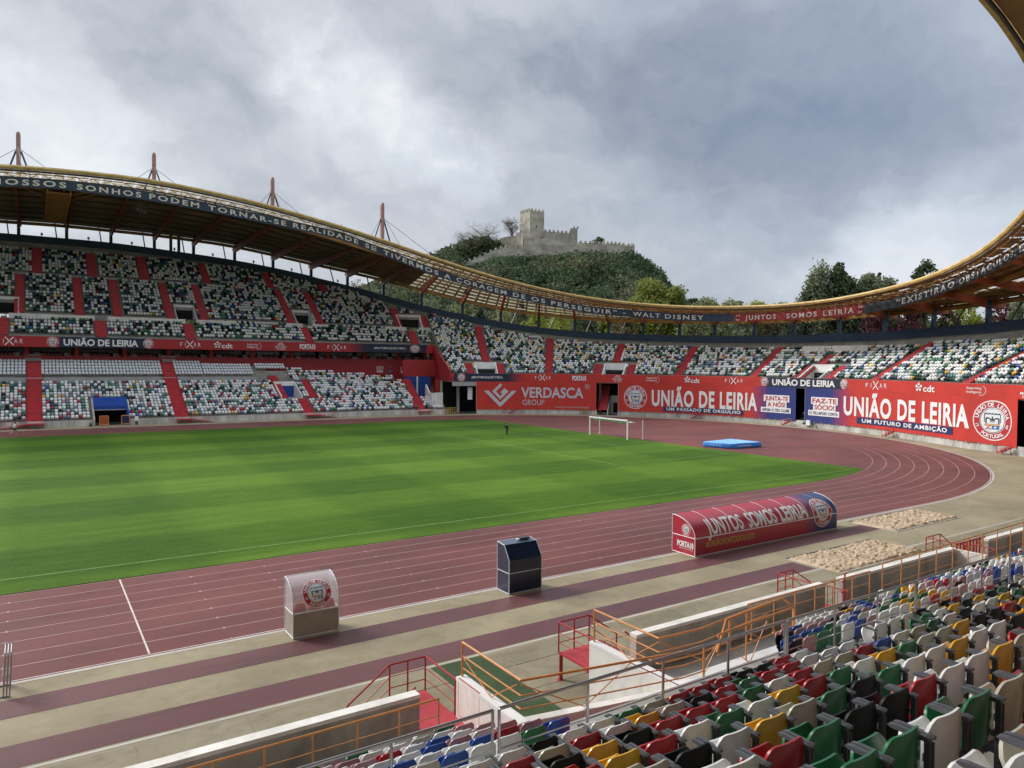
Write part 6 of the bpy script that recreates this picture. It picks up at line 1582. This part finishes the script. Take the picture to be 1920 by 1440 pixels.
# red stair landings where the aisles of the main stand meet the track, and the small boxes along its wall
for i, q in enumerate(LQ):
    x = 42.2+q
    e_ = empty('stair_platform', (x, 49.9, 0), ('red landing and ramp below the aisle at the left edge, behind the runner', 'red landing and ramp below the second aisle of the far stand', 'red landing and ramp below the third aisle of the far stand', 'red landing and ramp at the right end of the far stand')[i], 'stairs', 'red landings below the far stand')
    m_ = MB(); m_.bbox((x-1.1, 48.9, .55), (x+1.1, 50.6, .68), 'red_floor'); m_.build('deck', e_)
    s = -1 if i == 0 else 1
    m_ = MB(); m_.add([(x+s*1.1, 49.2, .66), (x+s*1.1, 50.2, .66), (x+s*4.3, 50.2, .05), (x+s*4.3, 49.2, .05), (x+s*1.1, 49.2, .5), (x+s*1.1, 50.2, .5), (x+s*4.3, 50.2, .0), (x+s*4.3, 49.2, .0)], [(0, 1, 2, 3), (7, 6, 5, 4), (0, 4, 5, 1), (1, 5, 6, 2), (2, 6, 7, 3), (3, 7, 4, 0)], 'red_floor'); m_.build('ramp', e_)
    for xx in (x-.9, x+.9): m_ = MB(); m_.tube((xx, 49.1, 0), (xx, 49.1, .55), .07, 'red_metal', 8); m_.build('leg', e_)
    m_ = MB(); m_.path([(x+s*1.1, 49.2, 1.5), (x+s*4.3, 49.2, .9), (x+s*4.3, 49.2, .05)], .025, 'red_metal', 6); m_.tube((x+s*1.1, 49.2, .6), (x+s*1.1, 49.2, 1.5), .025, 'red_metal', 6); m_.tube((x+s*2.7, 49.2, .3), (x+s*2.7, 49.2, 1.2), .02, 'red_metal', 6); m_.build('guard_rail', e_)
for i, (u, v, s) in enumerate(((961, 772, 0), (1304, 783, 0), (1475, 797, 0), (1666, 817, 1), (1885, 845, 1))):
    q = qat(u, -.6, .5); x, y = PL(q, -.7); h = qang(q)
    e_ = empty('stair_platform', (x, y, 0), ('small red steps against the wall below the first banner', 'small red steps with rail below the middle banner', 'red steps with stacked items left of the banner gap', 'small red steps below the words of the right banner', 'red steps at the right end of the last banner')[i], 'stairs', 'small red steps along the banner wall')
    m_ = MB()
    for k in range(3): m_.box((x+math.cos(h)*.5*(k-1), y+math.sin(h)*.5*(k-1), .26*(k+1)), (.5, .6, .07), 'red_floor', h)
    for k in (-1, 1): m_.beam((x-math.cos(h)*.8+.25*k*math.sin(h), y-math.sin(h)*.8-.25*k*math.cos(h), .08), (x+math.cos(h)*.9+.25*k*math.sin(h), y+math.sin(h)*.9-.25*k*math.cos(h), .86), .05, .12, 'red_metal')
    m_.build('steps', e_)
    m_ = MB(); a = (x-math.cos(h)*1.2, y-math.sin(h)*1.2); b = (x+math.cos(h)*1.0, y+math.sin(h)*1.0)
    m_.path([(a[0], a[1], .1), (a[0], a[1], .8), (b[0], b[1], 1.25), (b[0], b[1], .1)], .03, 'red_metal', 6); m_.path([(a[0], a[1], .45), (b[0], b[1], .8)], .02, 'red_metal', 6); m_.build('guard_rail', e_)
for u, lab in ((264, 'white notice box on a post beside the blue tunnel'),):
    q = qat(u-8, -.3, .6); x, y = PL(q, -.35); e_ = empty('notice_box', (x, y, 0), lab, 'box'); m_ = MB(); m_.box((x, y, .95), (.5, .2, .7), 'white_paint'); m_.build('box', e_); m_ = MB(); m_.box((x, y, .3), (.35, .15, .6), 'dark_steel'); m_.build('base', e_)
q = qat(167, -.3, .5); x, y = PL(q, -.4); m_ = MB(); m_.tube((x-.0, y, .25), (x+.35, y, .25), .26, 'dark_steel', 14); m_.tube((x-.05, y, .25), (x+.4, y, .25), .10, 'steel', 10); m_.build('hose_reel', None, 'small dark hose reel on the ground left of the blue tunnel', 'hose reel', origin=(x, y, 0))
for i, (ua, ub) in enumerate(((187, 203), (228, 243))):
    qa, qb = qat(ua, -.2, .6), qat(ub, -.2, .6); x0, y0 = PL(qa, -.3); x1, y1 = PL(qb, -.3)
    e_ = empty('barrier', (x0, y0, 0), ('left', 'right')[i]+' orange framed barrier at the mouth of the blue tunnel', 'barrier', 'orange barriers at the tunnel')
    m_ = MB(); m_.path([(x0, y0, 0), (x0, y0, 1.45), (x1, y1, 1.45), (x1, y1, 0)], .06, 'orange_metal', 6); m_.tube((x0, y0, .2), (x1, y1, .2), .05, 'orange_metal', 6); m_.build('frame', e_)
    m_ = MB(); m_.bbox((x0+.1, y0, .2), (x1-.1, y0+.03, 1.35), 'rust_steel' if i == 0 else 'navy'); m_.build('panel', e_)
for i, (u, v) in enumerate(((839, 766), (848, 768), (1097, 768))):
    q = qat(u, -.2, .6); x, y = PL(q, -.35); h = qang(q); m_ = MB(); mat('wood_yellow', (.42, .28, .07), .7, .2, 2.)
    for k in range(4): m_.box((x, y, .3+.3*k), (1.2, .06, .08), 'wood_yellow', h)
    for s in (-1, 0, 1): m_.box((x+math.cos(h)*.55*s, y+math.sin(h)*.55*s, .7), (.08, .06, 1.3), 'wood_yellow', h)
    m_.build('pallet', None, ('yellow wooden pallet left of the dark gateway', 'yellow wooden pallet nearer the dark gateway', 'yellow wooden pallet leaning below the first banner')[i], 'pallet', 'pallets against the wall', origin=(x, y, 0))
for i, u in enumerate((1509, 1516, 1525)):
    q = qat(u, -.2, .7); x, y = PL(q, -.25); m_ = MB()
    if i == 1: m_.box((x, y, .75), (.7, .3, .8), 'white_paint', qang(q))
    else: m_.tube((x, y, .62), (x-.3, y, .62), .2, 'dark_steel', 12)
    m_.build('wall_box', None, ('small dark drum on the wall left of the white box', 'white electrical box on the wall below the banner gap', 'small dark drum on the wall right of the white box')[i], 'box', 'fittings on the wall', origin=(x, y, .6))
# ================================================================ HILL, CASTLE, TREES
def W2(u, D):                       # horizontal position seen at pixel column u at depth D
    g = ray(u, 690); return CAM[0]+g[0]*D, CAM[1]+g[1]*D
def zpx(u, v, D): return (CAM+ray(u, v)*D)[2]
RIDGE = [(-900, 640), (-200, 620), (200, 600), (500, 585), (640, 560), (740, 520), (800, 492), (840, 482), (866, 500), (880, 505), (905, 498), (930, 490), (960, 486), (1000, 486), (1060, 482), (1120, 479), (1186, 480), (1205, 492), (1225, 506), (1240, 530), (1265, 556), (1300, 585), (1380, 600), (1500, 605), (1800, 600), (2300, 600)]
DH = 400.
def terr(u, D):
    v = float(np.interp(u, [r[0] for r in RIDGE], [r[1] for r in RIDGE])); zr_ = zpx(u, v, DH)-3
    t = (D-215)/(DH-12-215); t = max(0., min(1., t)); s = t*t*(3-2*t)*.45+t*.55
    base = 3.+6*max(0, min(1, (D-175)/60)) if True else 0
    z = base+(zr_-base)*s
    if D > DH+14: z -= (D-DH-14)*.30
    return max(z, -.3)
mat('hill_scrub', (.018, .034, .012), .95, .4, .06, .3, c2=(.045, .062, .024))
m_ = MB(); rows = []
Ds = [150, 175, 200, 215, 230, 250, 270, 290, 310, 330, 350, 365, 380, 388, 400, 414, 430, 470, 540]
from mathutils import noise as mn
for D in Ds:
    r_ = []
    for u in range(-900, 2320, 30):
        x, y = W2(u, D); r_.append((x, y, (terr(u, D)+(1.5*mn.noise(Vector((x*.03, y*.03, 1))) if D > 215 else 0)) if D > 151 else -.3))
    rows.append(r_)
m_.grid(rows, 'hill_scrub'); hill = m_.build('hill', kind='structure', smooth=True)
# ---- foliage
def leafmat(name, c1, c2, sc=.5, tr=.25):
    m = bpy.data.materials.new(name); m.use_nodes = True; t = m.node_tree; b = t.nodes['Principled BSDF']; l = t.links.new
    tc_ = t.nodes.new('ShaderNodeTexCoord'); n = t.nodes.new('ShaderNodeTexNoise'); n.inputs['Scale'].default_value = sc; n.inputs['Detail'].default_value = 4; l(tc_.outputs['Object'], n.inputs[0])
    g = t.nodes.new('ShaderNodeNewGeometry'); a = t.nodes.new('ShaderNodeMath'); a.operation = 'MULTIPLY_ADD'; l(g.outputs['Random Per Island'], a.inputs[0]); a.inputs[1].default_value = .6; 
    s_ = t.nodes.new('ShaderNodeMath'); s_.operation = 'MULTIPLY_ADD'; l(n.outputs['Fac'], s_.inputs[0]); s_.inputs[1].default_value = 1.6; s_.inputs[2].default_value = -.6; l(s_.outputs[0], a.inputs[2])
    r = t.nodes.new('ShaderNodeMixRGB'); l(a.outputs[0], r.inputs[0]); r.use_clamp = True; r.inputs[1].default_value = (*c1, 1); r.inputs[2].default_value = (*c2, 1)
    l(r.outputs[0], b.inputs['Base Color']); b.inputs['Roughness'].default_value = .75; b.inputs['Specular IOR Level'].default_value = .2
    tr_ = t.nodes.new('ShaderNodeBsdfTranslucent'); l(r.outputs[0], tr_.inputs[0]); mx_ = t.nodes.new('ShaderNodeMixShader'); mx_.inputs[0].default_value = tr; l(b.outputs[0], mx_.inputs[1]); l(tr_.outputs[0], mx_.inputs[2]); l(mx_.outputs[0], t.nodes['Material Output'].inputs[0])
    MATS[name] = m
leafmat('leaf_dark', (.045, .07, .035), (.13, .17, .08), .5, .4); leafmat('leaf_mid', (.11, .135, .08), (.27, .30, .18), .5, .4); leafmat('leaf_yellow', (.17, .21, .03), (.44, .47, .09), .5, .4); leafmat('leaf_olive', (.14, .16, .07), (.36, .38, .19), .5, .4)
leafmat('leaf_brown', (.09, .075, .04), (.24, .19, .10), .5, .4); leafmat('leaf_purple', (.07, .02, .03), (.19, .06, .075), .5, .4); leafmat('leaf_conifer', (.05, .065, .04), (.13, .15, .095), .5, .35); leafmat('leaf_hill', (.036, .062, .032), (.115, .155, .078), .05, .35); leafmat('leaf_hill_grey', (.075, .085, .05), (.19, .20, .12), .05, .35)
mat('bark', (.055, .045, .035), .9, .3, 2., .3); mat('bare_twigs', (.10, .085, .065), .9, .3, 1.)
leafmat('leaf_lime', (.11, .14, .03), (.30, .33, .08), .5, .4); leafmat('leaf_hill_deep', (.016, .034, .016), (.055, .085, .038), .05, .3); leafmat('leaf_hill_warm', (.08, .085, .04), (.22, .21, .10), .05, .35)
FR = np.random.default_rng(5)
def cards(centres, radii, n_each, size, squash=1.0, shell=.55):
    """leaf clumps: quads scattered through ellipsoids. returns (n,4,3)"""
    C_ = np.repeat(np.array(centres), n_each, 0); R_ = np.repeat(np.array(radii), n_each, 0)
    n = len(C_); d = FR.normal(size=(n, 3)); d /= np.linalg.norm(d, axis=1)[:, None]; rr2 = (shell+(1-shell)*FR.random((n, 1))**.6)
    rr2 *= 1+.12*FR.normal(size=(n, 1)); P_ = C_+d*R_*rr2
    nrm = d+FR.normal(size=(n, 3))*.7; nrm /= np.linalg.norm(nrm, axis=1)[:, None]
    t1 = np.cross(nrm, FR.normal(size=(n, 3))); t1 /= np.linalg.norm(t1, axis=1)[:, None]; t2 = np.cross(nrm, t1)
    s = size*(.55+.9*FR.random((n, 1))); a = .5+.6*FR.random((n, 1))
    return np.stack([P_-t1*s-t2*s*a*.3, P_+t1*s*.2-t2*s*a, P_+t1*s+t2*s*a*.3, P_-t1*s*.2+t2*s*a], 1)
def quads_obj(name, Q_, mname, parent=None, off=(0, 0, 0), mi=None, mats=None):
    n = len(Q_); me = bpy.data.meshes.new(name); me.vertices.add(n*4); me.vertices.foreach_set('co', (Q_.reshape(-1, 3)-np.array(off)).ravel()); me.loops.add(n*4); me.loops.foreach_set('vertex_index', np.arange(n*4, dtype=np.int32)); me.polygons.add(n); me.polygons.foreach_set('loop_start', np.arange(0, n*4, 4, dtype=np.int32)); me.polygons.foreach_set('loop_total', np.full(n, 4, np.int32))
    for m in (mats or [mname]): me.materials.append(MATS[m])
    if mi is not None: me.polygons.foreach_set('material_index', mi.astype(np.int32))
    me.update(calc_edges=True); o = bpy.data.objects.new(name, me); COL.objects.link(o)
    if parent is not None: o.parent = parent
    return o
VL = [(-900, 600), (600, 560), (700, 530), (760, 496), (800, 478), (830, 468), (858, 456), (868, 500), (890, 496), (920, 484), (950, 478), (1000, 477), (1050, 473), (1110, 470), (1188, 470), (1206, 482), (1225, 498), (1240, 520), (1262, 548), (1300, 575), (1500, 590), (2300, 590)]
def vlim(u): return float(np.interp(u, [a[0] for a in VL], [a[1] for a in VL]))
# wood on the hill: one mass
C_, R_, K_ = [], [], []
rt = random.Random(12)
for i in range(2900):
    u = rt.uniform(-100, 2000) if rt.random() < .4 else rt.uniform(640, 1300); D = 222+(DH-16-222)*rt.random()**.7
    if D > DH-22 and 862 < u < 1190: 
        if rt.random() < .55: continue
    x, y = W2(u, D); z = terr(u, D); r = rt.choice((rt.uniform(1.4, 3), rt.uniform(3, 6)))*(1 if D > 240 else .8)
    if D > DH-26: r *= .62
    vt = proj(x, y, z+r*1.6)[1]
    if vt < vlim(u): z -= (vlim(u)-vt)*D/F_PX
    C_.append((x, y, z+r*.55)); R_.append((r, r, r*rt.uniform(.8, 1.15))); 
    g_ = mn.noise(Vector((x*.02, y*.02, 4)))+(.35 if D < 350 else -.15); K_.append((rt.choice((1, 1, 3)) if g_ > .18 and rt.random() < .75 else rt.choice((0, 0, 2))))
for i in range(420):                # trees along the skyline left of the keep
    u = rt.uniform(640, 935); D = DH+rt.uniform(0, 12); x, y = W2(u, D); z = terr(u, D); r = rt.uniform(2.2, 4.); C_.append((x, y, z+r*.6)); vl2 = float(np.interp(u, [640, 800, 830, 858, 880, 900, 925, 935], [556, 476, 466, 452, 446, 440, 444, 452]))+abs(rt.gauss(0, 16)); C_[-1] = (x, y, zpx(u, vl2, D)-r*1.1)
    R_.append((r, r, r*1.1)); K_.append(rt.random() < .35)
for i in range(60):
    u = rt.uniform(1186, 1262); D = DH+rt.uniform(-14, 3); x, y = W2(u, D); z = terr(u, D); r = rt.uniform(1.2, 2.4); C_.append((x, y, z+r*.2)); R_.append((r, r, r)); K_.append(0)
K_ = np.array(K_, int); Qd = cards(C_, R_, 84, .58, shell=.78); quads_obj('hill_wood', Qd, None, mi=np.repeat(K_, 84), mats=['leaf_hill', 'leaf_hill_grey', 'leaf_hill_deep', 'leaf_hill_warm']); setp(bpy.data.objects['hill_wood'], 'dense dark green wood covering the castle hill', 'wood', None, 'stuff')

# ---- castle
mat('castle_stone', (.27, .25, .20), .9, .3, .16, .5, c2=(.52, .49, .41), detail=10, stretch=(1, 1, 1.6)); mat('castle_stone_dark', (.20, .19, .165), .9, .3, .16, .5, c2=(.42, .40, .34), detail=10, stretch=(1, 1, .6))
cas = empty('castle', tuple(at(1000, 470, DH)), 'medieval stone castle with square keep and battlements on top of the wooded hill', 'castle')
RH = np.array([R2[0], R2[1], 0.]); RH /= np.linalg.norm(RH); FH_ = np.array([_d[0], _d[1], 0.]); FH_ /= np.linalg.norm(FH_)
def CP(u, v, D): return CAM+ray(u, v)*D
def merlons(mb, a, b, z, w_=1.1, g_=1.1, h=1.3, t=.8, mm='castle_stone'):
    a = np.array(a[:2]); b = np.array(b[:2]); L_ = np.linalg.norm(b-a); n = max(1, int(L_/(w_+g_))); d = (b-a)/L_; ang = math.atan2(d[1], d[0]); st = L_/n
    for i in range(n): p = a+d*(st*(i+.5)); mb.box((p[0], p[1], z+h/2), (w_*.95, t, h), mm, ang)
# keep: two visible faces meet at u~993
zb_ = zpx(1000, 452, DH)-6; zt = zpx(993, 397, DH)
c1 = CP(993.5, 450, DH-4)[:2]; c0 = CP(974.5, 450, DH+4.5)[:2]; c2_ = CP(1020, 450, DH+1)[:2]; c3 = c0+(c2_-c1)
m_ = MB(); q4 = [c1, c2_, c3, c0]
m_.add([(*p, zb_) for p in q4]+[(*p, zt) for p in q4], [(0, 1, 5, 4), (1, 2, 6, 5), (2, 3, 7, 6), (3, 0, 4, 7), (4, 5, 6, 7)], 'castle_stone'); kp = m_.build('keep', cas)
m_ = MB()
for a, b in zip(q4, q4[1:]+q4[:1]): merlons(m_, a, b, zt, .95, .95, 1.1, .7)
m_.build('battlement', kp)
m_ = MB()
for t, zz in ((.45, .62), (.7, .3)):
    p = c1+(c2_-c1)*t; m_.box((p[0], p[1], zb_+(zt-zb_)*zz), (.5, .5, 1.2), 'dark_void')
m_.build('window', kp)
def cwall(name, pts, D_, th, mm='castle_stone', merl=True, base=14):
    """pts=[(u,vtop)]"""
    m_ = MB(); mer = MB()
    for (u0, v0, e0), (u1, v1, e1) in zip(pts[:-1], pts[1:]):
        a = CP(u0, v0, D_+e0); b = CP(u1, v1, D_+e1); n_ = np.array([-(b-a)[1], (b-a)[0], 0]); n_ /= np.linalg.norm(n_); n_ *= th/2
        vs = [(a[0]+s*n_[0], a[1]+s*n_[1], z) for s in (-1, 1) for z in (a[2]-base, a[2])]+[(b[0]+s*n_[0], b[1]+s*n_[1], z) for s in (-1, 1) for z in (b[2]-base, b[2])]
        m_.add(vs, [(0, 1, 3, 2), (4, 6, 7, 5), (0, 4, 5, 1), (2, 3, 7, 6), (1, 5, 7, 3)], mm)
        if merl:
            L_ = np.linalg.norm(b[:2]-a[:2]); n = max(1, int(L_/2.2)); d = (b-a)/n; ang = math.atan2(d[1], d[0])
            for i in range(n): p = a+d*(i+.5); mer.box((p[0], p[1], p[2]+.35), (1.15, th, 1.5), mm, ang)
    o = m_.build(name, cas)
    if merl: mer.build('battlement', o)
cwall('palace_wall', [(1019, 434, -1), (1073, 438, -1)], DH, 1.5, 'castle_stone_dark', True, 12)
m_ = MB(); a = CP(1073, 430, DH-2); b = CP(1086.5, 430, DH-2); m_.prism([(0, 0)], 0, 0, 2, 'castle_stone') if False else None
ang = math.atan2((b-a)[1], (b-a)[0]); c = (a+b)/2; m_.box((c[0], c[1]+2, a[2]-8), (np.linalg.norm((b-a)[:2]), 4, 17), 'castle_stone_dark', ang); o = m_.build('corner_tower', cas)
m_ = MB(); merlons(m_, a, b, a[2]+.4, .9, .8, 1.1, .8, 'castle_stone_dark'); m_.build('battlement', o)
cwall('curtain_wall', [(983, 448, -7), (1000, 447, -8), (1040, 450, -8), (1075, 455, -8)], DH, 1.8, 'castle_stone', False, 12)
cwall('curtain_wall', [(1075, 455, -8), (1120, 457, -7), (1150, 457, -6), (1172, 460, -5), (1183, 461, -4), (1188, 460, -2)], DH, 1.5, 'castle_stone', True, 8)
cwall('curtain_wall', [(938, 448, 2), (946, 445, 1), (958, 443, 0), (970, 442, 0), (976, 441, 0)], DH, 1.5, 'castle_stone', False, 12)
cwall('gate_bastion', [(970, 437, -4), (981, 436, -6), (984, 442, -7)], DH, 3., 'castle_stone', False, 20)
cwall('outer_wall', [(868, 494, -16), (885, 488, -16), (905, 480, -16), (925, 470, -16), (945, 464, -15), (975, 462, -14)], DH, 1.2, 'castle_stone', True, 7)
cwall('outer_wall', [(975, 462, -14), (1020, 458, -13), (1080, 461, -12), (1110, 463, -12)], DH, 1.2, 'castle_stone', False, 9)

# ---- single trees
def tree(label, u, vtop, vbot, D, wpx, kind, shape='round', n=2600, leaf=.30, group=None, cat='tree', seed=0):
    r_ = random.Random(seed+int(u*7)); x, y = W2(u, D); zt_ = zpx(u, vtop, D); zb0 = zpx(u, vbot, D); H_ = zt_-zb0; Wd = wpx/F_PX*D/2
    gz_ = max(-.3, terr(u, D)-.5); e_ = empty('pine_tree' if shape == 'cone' else 'broadleaf_tree', (x, y, gz_), label, cat, group)
    m_ = MB(); m_.tube((x, y, gz_), (x+.2, y, zb0+H_*.45), .035*H_+.12, 'bark', 8, .02*H_+.05)
    cs_, rs2 = [], []
    if shape == 'bare':
        segs = [((x, y, gz_+H_*.2), (x, y, zb0+H_*.5), .3)]
        for i in range(46):
            a = r_.random()*6.28; t = r_.uniform(.05, .5); p = (x, y, zb0+H_*t); q = (x+Wd*math.cos(a)*r_.uniform(.3, .8), y+Wd*math.sin(a)*r_.uniform(.3, .8), zb0+H_*min(1, t+r_.uniform(.2, .45))); m_.tube(p, q, .10, 'bare_twigs', 5, .04)
            for k in range(7):
                a2 = r_.random()*6.28; l_ = Wd*.35; m_.tube(q, (q[0]+l_*math.cos(a2), q[1]+l_*math.sin(a2), q[2]+r_.uniform(.1, .9)*l_), .035, 'bare_twigs', 4, .015, cap=False)
                if k % 2 == 0: s0 = r_.random(); cs_.append((q[0]+l_*math.cos(a2), q[1]+l_*math.sin(a2), q[2]+l_*.5)); rs2.append((l_*.6,)*3)
        m_.build('trunk', e_)
        Q_ = cards(cs_, rs2, 14, .12, shell=.2); quads_obj('crown', Q_, 'leaf_brown', e_, (x, y, gz_)); return e_
    for i in range(9):
        a = r_.random()*6.28; t = r_.uniform(.15, .55); m_.tube((x, y, zb0+H_*t), (x+Wd*.6*math.cos(a), y+Wd*.6*math.sin(a), zb0+H_*min(.85, t+.25)), .012*H_+.04, 'bark', 6, .03)
    m_.build('trunk', e_)
    nb = {'round': 34, 'tall': 30, 'cone': 26, 'loose': 30}[shape]
    for i in range(nb):
        t = (i+.5)/nb; a = r_.random()*6.28
        if shape == 'cone': rad2 = Wd*(1-t)*.75; k = Wd*(.34*(1-t)+.10)
        elif shape == 'tall': rad2 = Wd*(.75*math.sin(math.pi*min(.97, t*.86+.12)))*r_.uniform(.4, 1); k = Wd*r_.uniform(.26, .42)
        else: rad2 = Wd*.72*math.sin(math.pi*(t*.8+.16))*r_.uniform(.35, 1.05); k = Wd*r_.uniform(.24, .40)
        cs_.append((x+rad2*math.cos(a), y+rad2*math.sin(a), zb0+H_*(.08+.86*t))); rs2.append((k, k, k*(1.5 if shape == 'tall' else .85)))
    Q_ = cards(cs_, rs2, n//nb, leaf, shell=.35 if shape == 'loose' else .5); quads_obj('crown', Q_, kind, e_, (x, y, gz_))
    return e_
TG = 'trees behind the end stand'
T = [
 ('pair of dark feathery trees merged, leftmost of the tall clump right of the castle', 1515, 548, 640, 195, 50, 'leaf_conifer', 'tall', 2600, .30),
 ('tall grey green poplar left of the highest spire in the right clump', 1537, 506, 640, 195, 74, 'leaf_mid', 'tall', 4200, .30),
 ('highest dark spire shaped tree of the right clump', 1568, 494, 640, 192, 40, 'leaf_dark', 'tall', 3600, .28),
 ('loose dark green tree just right of the highest spire', 1592, 520, 640, 190, 50, 'leaf_dark', 'loose', 3000, .28),
 ('rounded mid green tree between the spire and the small cypress top', 1622, 514, 640, 193, 58, 'leaf_mid', 'round', 3400, .28),
 ('small dark conifer tip poking above the right clump', 1645, 504, 640, 200, 30, 'leaf_conifer', 'cone', 1600, .26),
 ('broad light green tree at the right end of the right clump', 1658, 522, 640, 188, 60, 'leaf_mid', 'round', 3200, .28),
 ('small dark green tree standing alone above the roof line at right', 1731, 488, 600, 185, 46, 'leaf_dark', 'loose', 2200, .26),
 ('large yellow green tree at the right foot of the castle hill', 1215, 530, 660, 215, 92, 'leaf_lime', 'round', 5200, .34),
 ('bright yellow green tree touching the foot of the hill on its right', 1262, 542, 660, 210, 74, 'leaf_lime', 'round', 4200, .34),
 ('grey green tree behind the low middle of the roof', 1322, 563, 660, 225, 70, 'leaf_olive', 'loose', 3400, .34),
 ('pale grey green bushy tree behind the low middle of the roof', 1370, 566, 660, 225, 70, 'leaf_olive', 'round', 3400, .34),
 ('dark green tree left of the pale bushy tree, barely above the roof', 1300, 557, 660, 235, 44, 'leaf_dark', 'loose', 2400, .32),
 ('greyish tree low above the roof right of centre', 1420, 569, 660, 230, 72, 'leaf_yellow', 'round', 3000, .34),
 ('thin leafed tree low above the roof, before the right clump', 1465, 570, 660, 230, 60, 'leaf_olive', 'loose', 2400, .32),
]
for i, t in enumerate(T): t = list(t); t[8] = int(t[8]*1.7); t[9] *= 1.15; t[5] *= 1.45; tree(*t, group=TG, seed=i)
# row of trees seen through the gap between roof and ring beam
LOWT = [(640, 560, 'leaf_brown', 'light brown scrubby tree seen under the roof, leftmost behind the blue columns', 46), (700, 548, 'leaf_mid', 'green tree under the roof beside the fourth mast', 60), (752, 558, 'leaf_dark', 'dark tree under the roof left of the falling roof line', 56), (805, 570, 'leaf_mid', 'mid green tree seen under the descending roof', 56),
        (850, 580, 'leaf_olive', 'olive tree seen below the first translucent roof panels', 52), (900, 582, 'leaf_conifer', 'dark conifer seen below the translucent roof', 50), (950, 590, 'leaf_olive', 'olive green tree below the word CORAGEM', 50), (1000, 592, 'leaf_yellow', 'yellow green tree below the word OS', 50),
        (1045, 590, 'leaf_yellow', 'light yellow green tree below the word PERSEGUIR', 52), (1095, 594, 'leaf_dark', 'dark green tree in the gap below the end of PERSEGUIR', 46), (1130, 596, 'leaf_yellow', 'bright lime conifer shaped tree below the dash on the frieze', 34), (1170, 592, 'leaf_brown', 'brownish tree with thin leaves below the word WALT', 46), (1238, 592, 'leaf_yellow', 'lime green tree below the word DISNEY', 60), (1300, 594, 'leaf_olive', 'olive yellow tree below the end of DISNEY', 54),
        (1350, 594, 'leaf_olive', 'grey green tree left of the red frieze', 50), (1395, 592, 'leaf_mid', 'mid green tree below the start of the red frieze', 48), (1440, 590, 'leaf_brown', 'brown leafed tree below the word JUNTOS', 48), (1480, 588, 'leaf_conifer', 'dark tree below the word SOMOS', 46), (1525, 586, 'leaf_dark', 'dark green tree below the word LEIRIA', 52), (1575, 586, 'leaf_mid', 'green tree below the last letters of LEIRIA', 44),
        (1632, 578, 'leaf_purple', 'purple leafed tree below the right crest of the red frieze', 52), (1612, 604, 'leaf_yellow', 'low lime green bush under the right end of the red frieze', 46), (1675, 596, 'leaf_olive', 'grey olive bush left of the blue column', 40), (1700, 574, 'leaf_purple', 'dark purple tree behind the grey raking strut', 44), (1725, 588, 'leaf_olive', 'rounded grey olive tree right of the purple tree', 50), (1775, 574, 'leaf_brown', 'russet tree right of the blue column', 40), (1808, 572, 'leaf_yellow', 'yellow green round tree near the right edge', 56), (1878, 562, 'leaf_purple', 'purple plum tree near the right edge', 56), (1908, 566, 'leaf_mid', 'green tree at the right edge under the roof', 44)]
for i, (u, v, k, lab, wpx) in enumerate(LOWT):
    tree(lab, u, v-10, 668, 178+(i*37 % 23) if u > 1400 else 190+(i*37 % 25), wpx*1.5, k, 'cone' if 'conifer' in lab else 'round', 2300, .30, group='trees seen under the roof', seed=40+i)
tree('bare leafless tree left of the castle keep', 958, 412, 452, DH+6, 40, 'leaf_brown', 'bare', group='trees on the castle hill')
tree('taller half bare tree on the ridge left of the castle', 908, 422, 476, DH+6, 66, 'leaf_brown', 'bare', group='trees on the castle hill', seed=2)
tree('half bare tree left of the taller one on the ridge', 878, 436, 482, DH+6, 60, 'leaf_brown', 'bare', group='trees on the castle hill', seed=3)
tree('bare tree seen below the roof at left of the fourth mast', 672, 528, 600, 200, 46, 'leaf_brown', 'bare', group='trees seen under the roof', seed=5)
tree('round dark tree rising behind the castle wall', 1120, 447, 464, DH+5, 30, 'leaf_dark', 'round', 900, .35, group='trees on the castle hill', seed=9)
e_ = None
